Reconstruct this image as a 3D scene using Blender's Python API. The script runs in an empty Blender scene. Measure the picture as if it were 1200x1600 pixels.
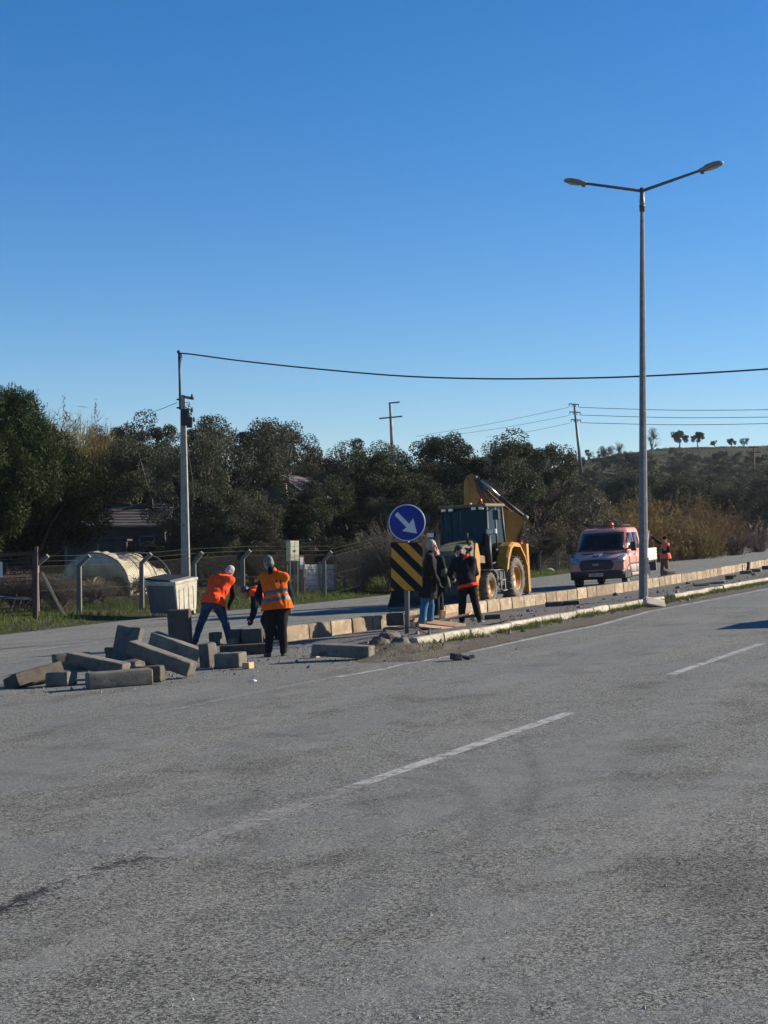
import bpy, bmesh, math, random
import numpy as np
from mathutils import Vector, Matrix, Euler, noise
R = math.radians
random.seed(7)
S = bpy.context.scene
C = S.collection
# ---------------------------------------------------------------- camera, sky, sun, exposure
F = 2400.0                      # focal length in photo pixels (photo is 1200 wide)
PITCH = math.atan(50 / F)
CAMH = 1.75
cam = bpy.data.cameras.new('camera')
co = bpy.data.objects.new('camera', cam); C.objects.link(co)
co.location = (0, 0, CAMH); co.rotation_euler = (R(90) + PITCH, 0, 0)
cam.sensor_fit = 'VERTICAL'; cam.sensor_height = 36; cam.lens = 36 * F / 1600
cam.clip_start = .1; cam.clip_end = 6000
S.camera = co
SUN_EL = R(24); SUN_AZ = R(90 - 15)          # azimuth measured clockwise from +Y
w = bpy.data.worlds.new('World'); S.world = w; w.use_nodes = True
nt = w.node_tree; bg = nt.nodes['Background']
sky = nt.nodes.new('ShaderNodeTexSky'); sky.sky_type = 'NISHITA'; sky.sun_disc = False
sky.sun_elevation = SUN_EL; sky.sun_rotation = SUN_AZ
sky.air_density = 1.0; sky.dust_density = 0.1; sky.ozone_density = 3.0; sky.altitude = 200
hs_ = nt.nodes.new('ShaderNodeHueSaturation'); hs_.inputs['Saturation'].default_value = 1.36
tn_ = nt.nodes.new('ShaderNodeMix'); tn_.data_type = 'RGBA'; tn_.blend_type = 'MULTIPLY'; tn_.inputs[0].default_value = 1; tn_.inputs[7].default_value = (.93, .985, 1.15, 1)
nt.links.new(sky.outputs[0], hs_.inputs['Color']); nt.links.new(hs_.outputs[0], tn_.inputs[6]); nt.links.new(tn_.outputs[2], bg.inputs[0]); bg.inputs[1].default_value = 0.068
sl = bpy.data.lights.new('sun', 'SUN'); sl.energy = 5.0; sl.angle = R(.5); sl.color = (1, .89, .74)
so = bpy.data.objects.new('sun', sl); C.objects.link(so)
sd = Vector((math.sin(SUN_AZ) * math.cos(SUN_EL), math.cos(SUN_AZ) * math.cos(SUN_EL), math.sin(SUN_EL)))
so.rotation_euler = (-sd).to_track_quat('-Z', 'Y').to_euler(); so.location = (40, 10, 40)
S.view_settings.view_transform = 'Standard'; S.view_settings.look = 'None'
S.view_settings.gamma = 1; S.view_settings.exposure = 0.85
S.cycles.max_bounces = 6; S.cycles.transparent_max_bounces = 12
# ---------------------------------------------------------------- ground geometry
GA, GB = .058, -.005            # the carriageway is banked: it rises to the right
def pz(X, Y): return GA * X + GB * Y
def ray(px, py):
    cx, cy = (px - 600) / F, (800 - py) / F
    return Vector((cx, math.cos(PITCH) - cy * math.sin(PITCH), math.sin(PITCH) + cy * math.cos(PITCH)))
def G(px, py, h=0.0):
    d = ray(px, py); t = (h - CAMH) / (d.z - GA * d.x - GB * d.y)
    return Vector((d.x * t, d.y * t, CAMH + d.z * t))
def P(px, py, Y):
    d = ray(px, py); t = Y / d.y
    return Vector((d.x * t, Y, CAMH + d.z * t))
RA = R(27.4)
ex, ey = math.sin(RA), math.cos(RA)
def td(X, Y): return X * ex + Y * ey, -X * ey + Y * ex
FE_PX = [(0, 993), (187, 971), (267, 962), (358, 955), (457, 946), (590, 932), (888, 896.5), (1054, 870), (1200, 847)]
FE = [G(*p) for p in FE_PX]
FE = [FE[0] + (FE[0] - FE[2]).normalized() * 60] + FE
FEtd = np.array([td(p.x, p.y) for p in FE] + [(235, 48), (262, 42), (300, 24), (400, -30), (520, -95)])   # the road bends away to the right beyond the frame
def dedge(t): return np.interp(t, FEtd[:, 0], FEtd[:, 1])
def sstep(x): x = np.clip(x, 0, 1); return x * x * (3 - 2 * x)
def zt(X, Y):
    X = np.asarray(X, float); Y = np.asarray(Y, float)
    t, d = td(X, Y)
    de = dedge(t); q = d - de
    qq = np.maximum(q - .6, 0)
    fx, fy = t * ex - (de + .6) * ey, t * ey + (de + .6) * ex
    z0 = pz(fx, fy)
    A = 3.6 + 11.0 * sstep((t - 170) / 170)
    hill = A * sstep((qq - 10) / (62)) - 7.5 * sstep((d - 98) / 48) * sstep((t - 200) / 80)
    flat = .06 * np.minimum(qq, 5) + .012 * qq
    und = .25 * np.sin(X * .31 + 1.3) * np.sin(Y * .23) * sstep((qq - 4) / 15)
    far = 22 * sstep((t + 0 - 520) / 500)
    return np.where(q < .6, pz(X, Y), z0 + flat + hill + und)
def ztf(X, Y): return float(zt(X, Y))
def T(px, py, ymin=30, ymax=600):
    d = ray(px, py); Y = ymin
    while Y < ymax:
        t = Y / d.y
        if CAMH + d.z * t < ztf(d.x * t, Y): break
        Y += .05 if Y < 90 else .5
    t = Y / d.y
    return Vector((d.x * t, Y, ztf(d.x * t, Y)))
UPN = Vector((-GA, -GB, 1)).normalized()
def plane_mat(pos, yaw, pitch=0, roll=0):
    """Frame standing on the banked road: local x turned yaw (about the road normal) from world X."""
    f = Vector((math.cos(yaw), math.sin(yaw), 0)); f = (f - UPN * f.dot(UPN)).normalized()
    l = UPN.cross(f)
    m = Matrix((f, l, UPN)).transposed().to_4x4()
    m = m @ Euler((roll, pitch, 0)).to_matrix().to_4x4()
    m.translation = pos
    return m
# ---------------------------------------------------------------- object helpers
class MB:
    def __init__(s): s.v = []; s.f = []; s.m = []; s.s = []
    def add(s, vs, fs, mi=0, smooth=False):
        o = len(s.v); s.v += [tuple(v) for v in vs]
        for f in fs: s.f.append(tuple(i + o for i in f)); s.m.append(mi); s.s.append(smooth)
        return s
    def box(s, c, d, rot=None, mi=0, taper=1.0):
        x, y, z = d[0] / 2, d[1] / 2, d[2] / 2
        vs = [Vector((sx * x * (taper if sz > 0 else 1), sy * y * (taper if sz > 0 else 1), sz * z)) for sz in (-1, 1) for sy in (-1, 1) for sx in (-1, 1)]
        if rot is not None:
            m = rot if isinstance(rot, Matrix) else Euler(rot).to_matrix()
            vs = [m @ v for v in vs]
        c = Vector(c); vs = [v + c for v in vs]
        return s.add(vs, [(0, 2, 3, 1), (4, 5, 7, 6), (0, 1, 5, 4), (2, 6, 7, 3), (0, 4, 6, 2), (1, 3, 7, 5)], mi)
    def bar(s, a, b, w_, h_, mi=0, up=(0, 0, 1)):
        a, b = Vector(a), Vector(b); x = (b - a).normalized(); u = Vector(up)
        if abs(x.dot(u)) > .98: u = Vector((0, 1, 0))
        y = u.cross(x).normalized(); z = x.cross(y)
        m = Matrix((x, y, z)).transposed()
        return s.box((a + b) / 2, ((b - a).length, w_, h_), m, mi)
    def tube(s, pts, rad, n=8, mi=0, cap=True, smooth=True):
        pts = [Vector(p) for p in pts]
        if not hasattr(rad, '__len__'): rad = [rad] * len(pts)
        vs = []; prev = None
        for i, p in enumerate(pts):
            t = (pts[min(i + 1, len(pts) - 1)] - pts[max(i - 1, 0)]).normalized()
            if prev is None:
                prev = t.orthogonal().normalized()
            else:
                prev = (prev - t * prev.dot(t))
                prev = prev.normalized() if prev.length > 1e-6 else t.orthogonal().normalized()
            b = t.cross(prev)
            for k in range(n):
                a = 2 * math.pi * k / n
                vs.append(p + (prev * math.cos(a) + b * math.sin(a)) * rad[i])
        fs = [(i * n + k, i * n + (k + 1) % n, (i + 1) * n + (k + 1) % n, (i + 1) * n + k) for i in range(len(pts) - 1) for k in range(n)]
        s.add(vs, fs, mi, smooth)
        if cap:
            o = len(s.v) - len(vs)
            s.f += [tuple(o + k for k in range(n))[::-1], tuple(o + (len(pts) - 1) * n + k for k in range(n))]; s.m += [mi, mi]; s.s += [False, False]
        return s
    def prism(s, poly, fr, depth, mi=0):
        """poly: 2-D points; fr: function (u, v, w) -> point; closed solid between w=0 and w=depth."""
        n = len(poly)
        vs = [fr(u, v, 0) for u, v in poly] + [fr(u, v, depth) for u, v in poly]
        fs = [tuple(range(n))[::-1], tuple(range(n, 2 * n))] + [(i, (i + 1) % n, n + (i + 1) % n, n + i) for i in range(n)]
        return s.add(vs, fs, mi)
    def lathe(s, prof, fr, n=20, mi=0, smooth=True, closed=False):
        """prof: (radius, height) list; fr(x, y, h)."""
        vs = [fr(r * math.cos(2 * math.pi * k / n), r * math.sin(2 * math.pi * k / n), h) for r, h in prof for k in range(n)]
        m = len(prof); fs = []
        for i in range(m if closed else m - 1):
            j = (i + 1) % m
            fs += [(i * n + k, i * n + (k + 1) % n, j * n + (k + 1) % n, j * n + k) for k in range(n)]
        if not closed:
            if prof[0][0] > 1e-4: fs.append(tuple(range(n))[::-1])
            if prof[-1][0] > 1e-4: fs.append(tuple((m - 1) * n + k for k in range(n)))
        return s.add(vs, fs, mi, smooth)
    def ball(s, c, r, rot=None, n=12, m=8, mi=0):
        c = Vector(c); r = Vector(r) if hasattr(r, '__len__') else Vector((r, r, r)); vs = []; fs = []
        q = rot if rot is not None else Matrix.Identity(3)
        for i in range(1, m):
            a = math.pi * i / m
            for k in range(n):
                b = 2 * math.pi * k / n
                vs.append(c + q @ Vector((r.x * math.sin(a) * math.cos(b), r.y * math.sin(a) * math.sin(b), r.z * math.cos(a))))
        vs += [c + q @ Vector((0, 0, r.z)), c - q @ Vector((0, 0, r.z))]
        for i in range(m - 2):
            for k in range(n): fs.append((i * n + k, (i + 1) * n + k, (i + 1) * n + (k + 1) % n, i * n + (k + 1) % n))
        t0 = len(vs) - 2
        for k in range(n):
            fs.append((t0, k, (k + 1) % n)); fs.append((t0 + 1, (m - 2) * n + (k + 1) % n, (m - 2) * n + k))
        return s.add(vs, fs, mi, True)
    def mesh(s, name, mats):
        me = bpy.data.meshes.new(name); me.from_pydata(s.v, [], s.f)
        for m in (mats if isinstance(mats, (list, tuple)) else [mats]): me.materials.append(m)
        me.polygons.foreach_set('material_index', s.m); me.polygons.foreach_set('use_smooth', s.s); me.update()
        return me
    def build(s, name, mats, parent=None, bevel=0, seg=2, fix=True):
        me = s.mesh(name, mats)
        if fix:
            b = bmesh.new(); b.from_mesh(me); bmesh.ops.recalc_face_normals(b, faces=b.faces); b.to_mesh(me); b.free()
        return link(name, me, parent, bevel, seg)
def link(name, me, parent=None, bevel=0, seg=2):
    o = bpy.data.objects.new(name, me); C.objects.link(o)
    if parent is not None: o.parent = parent
    if bevel:
        b = o.modifiers.new('bevel', 'BEVEL'); b.width = bevel; b.segments = seg; b.limit_method = 'ANGLE'; b.angle_limit = R(35)
    return o
def npmesh(name, v, f, mats, mi=None, smooth=False):
    """Fast mesh from numpy arrays of vertices and same-size faces."""
    v = np.asarray(v, np.float32); f = np.asarray(f, np.int32); k = f.shape[1]
    me = bpy.data.meshes.new(name)
    me.vertices.add(len(v)); me.vertices.foreach_set('co', v.ravel())
    me.loops.add(f.size); me.loops.foreach_set('vertex_index', f.ravel())
    me.polygons.add(len(f)); me.polygons.foreach_set('loop_start', np.arange(0, f.size, k, dtype=np.int32))
    for m in (mats if isinstance(mats, (list, tuple)) else [mats]): me.materials.append(m)
    if mi is not None: me.polygons.foreach_set('material_index', np.asarray(mi, np.int32))
    me.polygons.foreach_set('use_smooth', np.full(len(f), smooth, bool))
    me.update(calc_edges=True); me.validate()
    return me
def tag(o, label=None, cat=None, group=None, kind=None):
    if label: o['label'] = label
    if cat: o['category'] = cat
    if group: o['group'] = group
    if kind: o['kind'] = kind
    return o
def thing(name, label, cat, mw=None, group=None):
    o = bpy.data.objects.new(name, None); C.objects.link(o); o.empty_display_size = .2
    if mw is not None: o.matrix_world = mw if isinstance(mw, Matrix) else Matrix.Translation(mw)
    return tag(o, label, cat, group)
def kids(o): return [c for c in bpy.data.objects if c.parent == o]
KID = {}
def dup(o, mw, label=None, group=None):
    """Copy of a thing with copies of its parts and sub-parts (shared meshes)."""
    if o.name not in KID: KID[o.name] = [(c, kids(c)) for c in kids(o)]
    r = o.copy(); C.objects.link(r); r.matrix_world = mw
    if label: r['label'] = label
    if group: r['group'] = group
    for ch, gs in KID[o.name]:
        c = ch.copy(); C.objects.link(c); c.parent = r
        for g in gs:
            d = g.copy(); C.objects.link(d); d.parent = c
    return r
# ---------------------------------------------------------------- materials
def nm(name, rough=.8, metal=0.0):
    m = bpy.data.materials.new(name); m.use_nodes = True
    b = m.node_tree.nodes['Principled BSDF']
    b.inputs['Roughness'].default_value = rough; b.inputs['Metallic'].default_value = metal
    return m, m.node_tree, b
def nd(nt, typ, **kw):
    n = nt.nodes.new('ShaderNode' + typ)
    for k, v in kw.items():
        if k.startswith('_'): setattr(n, k[1:], v)
        else:
            key = int(k[1:]) if k[0] == 'i' and k[1:].isdigit() else k.replace('__', ' ')
            if isinstance(v, bpy.types.NodeSocket): nt.links.new(v, n.inputs[key])
            else: n.inputs[key].default_value = v
    return n
def c4(c): return (c[0], c[1], c[2], 1)
def mixc(nt, f, a, b, mode='MIX'):
    n = nt.nodes.new('ShaderNodeMix'); n.data_type = 'RGBA'; n.blend_type = mode
    for i, v in ((0, f), (6, a), (7, b)):
        if isinstance(v, bpy.types.NodeSocket): nt.links.new(v, n.inputs[i])
        else: n.inputs[i].default_value = v if i == 0 else c4(v)
    return n.outputs[2]
def ramp(nt, f, a, b):
    n = nd(nt, 'MapRange', i0=f, i1=a, i2=b); n.clamp = True
    return n.outputs[0]
def mth(nt, op, a, b=0.0, c=0.0):
    return nd(nt, 'Math', _operation=op, i0=a, i1=b, i2=c).outputs[0]
def objco(nt): return nt.nodes.new('ShaderNodeTexCoord').outputs['Object']
def noi(nt, vec, scale, detail=4, rough=.55):
    return nd(nt, 'TexNoise', Vector=vec, Scale=scale, Detail=detail, Roughness=rough).outputs[0]
def pmat(name, c1, c2=None, scale=6, rough=.8, metal=0, bump=0, bscale=None, orand=0.0, spec=.5, c3=None, s3=40, coat=0, dist=.02):
    """General surface: two-tone noise, optional fine speckle, bump and per-object brightness."""
    m, nt, b = nm(name, rough, metal)
    co_ = objco(nt); c2 = c2 or c1
    col = mixc(nt, ramp(nt, noi(nt, co_, scale), .35, .65), c1, c2)
    if c3: col = mixc(nt, ramp(nt, noi(nt, co_, s3, 3), .56, .7), col, c3)
    if orand:
        oi = nt.nodes.new('ShaderNodeObjectInfo').outputs['Random']
        v = mth(nt, 'MULTIPLY_ADD', oi, 2 * orand, 1 - orand)
        hs = nd(nt, 'HueSaturation', Value=v, Color=col); col = hs.outputs[0]
    nt.links.new(col, b.inputs['Base Color']); b.inputs['Specular IOR Level'].default_value = spec
    b.inputs['Coat Weight'].default_value = coat
    if bump:
        bn = nd(nt, 'Bump', Strength=bump, Distance=dist, Height=noi(nt, co_, bscale or scale * 4, 5))
        nt.links.new(bn.outputs[0], b.inputs['Normal'])
    return m
# ================================================================ GROUND, ROAD, MARKINGS
M = {}
def asphalt_mat(name):
    m, nt, b = nm(name, .88)
    co_ = objco(nt)
    rot = nd(nt, 'Mapping', Vector=co_, Rotation=(0, 0, RA)).outputs[0]          # x across the road, y along it
    sep = nd(nt, 'SeparateXYZ', Vector=rot); ax_, al_ = sep.outputs[0], sep.outputs[1]
    mul = lambda a_, b_: mth(nt, 'MULTIPLY', a_, b_)
    mx_ = lambda a_, b_: mth(nt, 'MAXIMUM', a_, b_)
    vor = nd(nt, 'TexVoronoi', Vector=co_, Scale=78.0); vor2 = nd(nt, 'TexVoronoi', Vector=co_, Scale=150.0)
    stone = nd(nt, 'SeparateColor', Color=vor.outputs['Color']).outputs[0]
    stone2 = nd(nt, 'SeparateColor', Color=vor2.outputs['Color']).outputs[0]
    grit = noi(nt, co_, 150, 3, .7)
    def nz(scale, det, sx, sy, ox, oy, r=.62): return noi(nt, nd(nt, 'Mapping', Vector=rot, Scale=(sx, sy, 1), Location=(ox, oy, 0)).outputs[0], scale, det, r)
    n1 = nz(.55, 6, 1, .3, 0, 0); n2 = nz(1.1, 6, 1, .55, -4, 9, .7); n3 = nz(.8, 5, 1, .3, 7, 3, .65); n4 = nz(2.4, 5, 1, .8, 3, 1)
    # wheel paths and lane centres
    wp = 0
    for off, wd in ((-1.55, .5), (1.0, .5), (2.7, .5), (-3.4, .45)):
        q = ramp(nt, mth(nt, 'ABSOLUTE', mth(nt, 'ADD', mth(nt, 'SUBTRACT', ax_, JOINT + off), mul(mth(nt, 'SUBTRACT', n2, .5), .9))), wd, .05)
        wp = q if wp == 0 else mx_(wp, q)
    worn = ramp(nt, mth(nt, 'ADD', mth(nt, 'ADD', n1, mul(mth(nt, 'SUBTRACT', n4, .5), .6)), mul(wp, .07)), .46, .64)
    rv = mth(nt, 'ADD', mul(stone, .5), mth(nt, 'ADD', mul(stone2, .25), mul(grit, .25)))
    col = mixc(nt, ramp(nt, rv, .28, .74), (.046, .046, .040), (.330, .328, .288))
    smo = mixc(nt, ramp(nt, mth(nt, 'ADD', mul(grit, .6), mul(stone2, .4)), .3, .7), (.112, .115, .107), (.190, .193, .178))
    col = mixc(nt, mul(worn, .72), col, smo)
    dust = mx_(ramp(nt, n3, .53, .70), mul(wp, ramp(nt, n4, .46, .66)))
    col = mixc(nt, mul(dust, .42), col, mixc(nt, rv, (.185, .178, .148), (.36, .345, .295)))
    dark = ramp(nt, n2, .55, .70)
    col = mixc(nt, mul(dark, .30), col, mixc(nt, ramp(nt, rv, .3, .9), (.030, .029, .027), (.15, .145, .13)))
    # turning tyre marks: arcs scrubbed into the surface
    arcs = 0
    for (cx_, cy_, rad, wd) in ARCS:
        dv = nd(nt, 'VectorMath', _operation='DISTANCE', i0=co_, i1=(cx_, cy_, pz(cx_, cy_))).outputs['Value']
        q = ramp(nt, mth(nt, 'ABSOLUTE', mth(nt, 'SUBTRACT', dv, mth(nt, 'ADD', mul(n4, .12), rad))), wd, wd * .25)
        arcs = q if arcs == 0 else mx_(arcs, q)
    arcs = mul(arcs, ramp(nt, n1, .42, .58))
    col = mixc(nt, mul(arcs, .22), col, (.050, .049, .046))
    col = mixc(nt, mul(mth(nt, 'GREATER_THAN', stone2, .98), .75), col, (.46, .44, .38))        # pale chips
    # ravelled joint along the lane line
    wob = mul(mth(nt, 'SUBTRACT', noi(nt, co_, .9, 6, .7), .5), .6)
    jd = mth(nt, 'ABSOLUTE', mth(nt, 'ADD', mth(nt, 'SUBTRACT', ax_, JOINT), wob))
    along = ramp(nt, al_, 10.9, 9.2)
    br = noi(nt, co_, 3.2, 6, .75)
    jm = mul(mul(ramp(nt, jd, .085, .01), ramp(nt, al_, 8.6, 6.9)), ramp(nt, mth(nt, 'ADD', br, mul(ramp(nt, al_, 8.6, 6.6), .09)), .57, .63))
    halo = mul(ramp(nt, jd, .42, .04), along)
    coarse = mx_(halo, mul(ramp(nt, n2, .50, .62), .8))
    col = mixc(nt, mul(halo, .75), col, mixc(nt, ramp(nt, rv, .34, .72), (.048, .047, .043), (.42, .41, .37)))
    pit = mul(coarse, ramp(nt, noi(nt, co_, 42, 4, .7), .60, .68))
    col = mixc(nt, mul(pit, .7), col, (.022, .021, .019))
    col = mixc(nt, mul(jm, .9), col, (.014, .014, .013))
    nt.links.new(col, b.inputs['Base Color']); b.inputs['Specular IOR Level'].default_value = .2
    hgt = mth(nt, 'ADD', mul(grit, .9), mth(nt, 'ADD', mul(stone, .45), mul(noi(nt, co_, 60, 3, .6), 1.1)))
    hgt = mth(nt, 'SUBTRACT', hgt, mth(nt, 'ADD', mul(jm, 3.0), mul(pit, 1.2)))
    bs = mth(nt, 'ADD', mth(nt, 'MULTIPLY_ADD', worn, -.55, .88), mul(coarse, .4))
    bn = nd(nt, 'Bump', Strength=bs, Distance=.017, Height=hgt)
    bn2 = nd(nt, 'Bump', Strength=.4, Distance=.04, Height=noi(nt, co_, 3.5, 5), Normal=bn.outputs[0])
    nt.links.new(bn2.outputs[0], b.inputs['Normal'])
    return m
# the lane line's offset across the road (x of the rotated frame)
_a, _b = G(540, 1237), G(890, 1116.5)
def across_of(p): return p.x * ey - p.y * ex
JOINT = across_of(_a) - .02
ARCS = []
for (pa, pb, pc, wd) in (((740, 1260), (725, 1340), (640, 1420), .10), ((410, 1330), (440, 1400), (420, 1480), .16), ((60, 1310), (230, 1240), (420, 1330), .10), ((250, 1150), (420, 1180), (560, 1250), .14), ((0, 1170), (300, 1190), (380, 1260), .12), ((830, 1200), (800, 1290), (690, 1390), .08)):
    A_, B_, C_ = (G(*q) for q in (pa, pb, pc))
    D_ = 2 * (A_.x * (B_.y - C_.y) + B_.x * (C_.y - A_.y) + C_.x * (A_.y - B_.y)); s2 = lambda q: q.x * q.x + q.y * q.y
    ux = (s2(A_) * (B_.y - C_.y) + s2(B_) * (C_.y - A_.y) + s2(C_) * (A_.y - B_.y)) / D_
    uy = (s2(A_) * (C_.x - B_.x) + s2(B_) * (A_.x - C_.x) + s2(C_) * (B_.x - A_.x)) / D_
    ARCS.append((ux, uy, math.hypot(A_.x - ux, A_.y - uy), wd))
M['asphalt'] = asphalt_mat('asphalt')
def soil_mat():
    m, nt, b = nm('soil', .95); co_ = objco(nt)
    a = ramp(nt, noi(nt, co_, .35, 6, .65), .38, .62); d = ramp(nt, noi(nt, co_, 3, 5, .6), .35, .65)
    col = mixc(nt, d, (.045, .038, .026), (.095, .078, .05))
    col = mixc(nt, a, col, mixc(nt, d, (.022, .036, .010), (.05, .062, .018)))
    nt.links.new(col, b.inputs['Base Color']); b.inputs['Specular IOR Level'].default_value = .1
    bn = nd(nt, 'Bump', Strength=.8, Distance=.12, Height=noi(nt, co_, 5, 6, .7)); nt.links.new(bn.outputs[0], b.inputs['Normal'])
    return m
M['soil'] = soil_mat()
def gravel_mat(name, c1, c2, c3):
    m, nt, b = nm(name, .95); co_ = objco(nt)
    vor = nd(nt, 'TexVoronoi', Vector=co_, Scale=34.0); sv = nd(nt, 'SeparateColor', Color=vor.outputs['Color']).outputs[0]
    col = mixc(nt, sv, c1, c2)
    col = mixc(nt, ramp(nt, noi(nt, co_, 1.6, 5, .65), .42, .62), col, c3)
    nt.links.new(col, b.inputs['Base Color']); b.inputs['Specular IOR Level'].default_value = .15
    h = mth(nt, 'ADD', mth(nt, 'SUBTRACT', 1.0, vor.outputs['Distance']), mth(nt, 'MULTIPLY', noi(nt, co_, 6, 5), 1.5))
    bn = nd(nt, 'Bump', Strength=.9, Distance=.03, Height=h); nt.links.new(bn.outputs[0], b.inputs['Normal'])
    return m
M['median'] = gravel_mat('median_gravel', (.11, .10, .09), (.27, .25, .22), (.16, .14, .115))
M['dirt'] = gravel_mat('verge_dirt', (.095, .08, .06), (.22, .19, .145), (.13, .108, .075))
# terrain grid: fine near, coarse far
xs = np.concatenate([np.arange(-320, -60, 10), np.arange(-60, 80, 1.25), np.arange(80, 420, 8)])
ys = np.concatenate([np.arange(-30, 30, 6), np.arange(30, 120, 1.25), np.arange(120, 300, 3), np.arange(300, 620, 6), np.arange(620, 3100, 120)])
XX, YY = np.meshgrid(xs, ys)
ZZ = zt(XX, YY)
nx, ny = len(xs), len(ys)
v = np.stack([XX.ravel(), YY.ravel(), ZZ.ravel()], 1)
ii = np.arange((ny - 1) * (nx - 1)); r_, c_ = ii // (nx - 1), ii % (nx - 1)
q0 = r_ * nx + c_
tag(link('ground', npmesh('ground', v, np.stack([q0, q0 + 1, q0 + nx + 1, q0 + nx], 1), M['soil'], smooth=True)), kind='structure')
def ribbon(name, pts_l, pts_r, h, mat, kind='structure', label=None, mesh_only=False):
    n = len(pts_l); vs = []
    for a, b in zip(pts_l, pts_r):
        vs += [(a[0], a[1], pz(a[0], a[1]) + h), (b[0], b[1], pz(b[0], b[1]) + h)]
    mb = MB().add(vs, [(2 * i, 2 * i + 1, 2 * i + 3, 2 * i + 2) for i in range(n - 1)])
    o = mb.build(name, mat, fix=False)
    o.data.flip_normals() if o.data.polygons[0].normal.z < 0 else None
    return tag(o, kind=kind)
# one asphalt sheet: both carriageways
ts = np.concatenate([np.arange(-40, 120, 4), np.arange(120, 330, 10)])
L_ = [(t * ex - (dedge(t)) * ey, t * ey + (dedge(t)) * ex) for t in ts]
R_ = [(t * ex + 24 * ey, t * ey - 24 * ex) for t in ts]
ribbon('road', L_, R_, .012, M['asphalt'])
def worn_mat(name, col, lo, hi, sc=5, streak=1.0):
    m, nt, b = nm(name, .8); co_ = objco(nt)
    vor = nd(nt, 'TexVoronoi', Vector=co_, Scale=62.0); sv = nd(nt, 'SeparateColor', Color=vor.outputs['Color']).outputs[0]
    c = mixc(nt, sv, tuple(x * .72 for x in col), col)
    nt.links.new(c, b.inputs['Base Color'])
    f = mth(nt, 'ADD', mth(nt, 'MULTIPLY', noi(nt, co_, sc, 6, .7), .75), mth(nt, 'MULTIPLY', noi(nt, co_, 40, 3, .7), .25))
    tr = nt.nodes.new('ShaderNodeBsdfTransparent'); mx = nt.nodes.new('ShaderNodeMixShader')
    nt.links.new(ramp(nt, f, lo, hi), mx.inputs[0]); nt.links.new(tr.outputs[0], mx.inputs[1]); nt.links.new(b.outputs[0], mx.inputs[2])
    nt.links.new(mx.outputs[0], nt.nodes['Material Output'].inputs[0])
    bn = nd(nt, 'Bump', Strength=.4, Distance=.008, Height=mth(nt, 'SUBTRACT', 1.0, vor.outputs['Distance'])); nt.links.new(bn.outputs[0], b.inputs['Normal'])
    return m
M['paint'] = worn_mat('road_paint', (.44, .43, .39), .30, .54)
M['paint_worn'] = worn_mat('road_paint_worn', (.40, .39, .35), .36, .74, 7)
M['crack'] = worn_mat('road_crack', (.012, .012, .012), .35, .5, 8)
def stripe(name, pix, wid, mat, h=.017):
    pts = [G(*p) for p in pix]; l, r = [], []
    fine = []
    for a, b in zip(pts[:-1], pts[1:]):
        k = max(2, int((b - a).length / 1.0))
        fine += [a.lerp(b, j / k) for j in range(k)]
    fine.append(pts[-1])
    for i, p in enumerate(fine):
        t = fine[min(i + 1, len(fine) - 1)] - fine[max(i - 1, 0)]; t.z = 0; t.normalize()
        nrm_ = Vector((-t.y, t.x, 0)) * (wid / 2)
        l.append(p + nrm_); r.append(p - nrm_)
    return ribbon(name, l, r, h, mat)
stripe('lane_marking', [(548, 1234), (715, 1176.5), (890, 1116)], .15, M['paint'])
stripe('lane_marking', [(240, 1344), (352, 1303), (430, 1276), (560, 1229)], .18, M['paint_worn'])
stripe('lane_marking', [(1048, 1056), (1190, 1007)], .14, M['paint'])
stripe('edge_marking', [(225, 1119), (240, 1117), (330, 1099), (410, 1082), (525, 1060)], .16, M['paint_worn'])
stripe('edge_marking', [(525, 1060), (600, 1047), (627, 1040), (691, 1029), (709, 1026)], .13, M['paint'])
stripe('edge_marking', [(735, 1020), (850, 995), (932, 979), (1013, 957), (1200, 921), (1320, 899)], .15, M['paint'])
stripe('edge_marking', [(-60, 1004), (0, 997.5), (80, 989), (160, 982), (265, 968.7), (358, 960.5), (457, 950), (566, 938), (640, 930)], .16, M['paint_worn'])
stripe('lane_marking', [(-40, 1028), (0, 1023), (160, 1004), (225, 996.7), (315, 986), (389, 977), (446, 970)], .14, M['paint'])
stripe('lane_marking', [(0, 1044), (60, 1036)], .14, M['paint_worn'])
stripe('lane_marking', [(1050, 887), (1120, 877), (1200, 864.5)], .3, M['paint_worn'])
stripe('road_crack', [(-40, 1013), (0, 1009), (80, 1004), (160, 999), (225, 993)], .06, M['crack'])
stripe('road_crack', [(1060, 951), (1110, 950), (1200, 951.5)], .035, M['crack'])
# ---------------------------------------------------------------- median, kerb lines
KF = [(655, 1011), (694, 1004.5), (771, 992), (850, 975), (930, 961), (1005, 948), (1031, 943.5), (1110, 928), (1200, 911), (1290, 894), (1400, 876)]   # foot of the near kerb
KB = [(449, 1006), (590, 987), (690, 970.5), (760, 960), (879, 942), (999, 924), (1100, 906), (1200, 885.5), (1300, 866)]                  # foot of the far stones
def polyG(pix, step=.5):
    pts = [G(*p) for p in pix]; out = []
    for a, b in zip(pts[:-1], pts[1:]):
        k = max(1, int((b - a).length / step)); out += [a.lerp(b, j / k) for j in range(k)]
    return out + [pts[-1]]
kf, kb = polyG(KF), polyG(KB)
def at_t(poly, t):
    ts_ = [td(p.x, p.y)[0] for p in poly]
    return Vector((np.interp(t, ts_, [p.x for p in poly]), np.interp(t, ts_, [p.y for p in poly]), 0))
t0 = td(kf[0].x, kf[0].y)[0]
tt = np.arange(t0 - .2, min(td(kf[-1].x, kf[-1].y)[0], td(kb[-1].x, kb[-1].y)[0]), .5)
vs = []; fs = []; NW = 9
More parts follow.
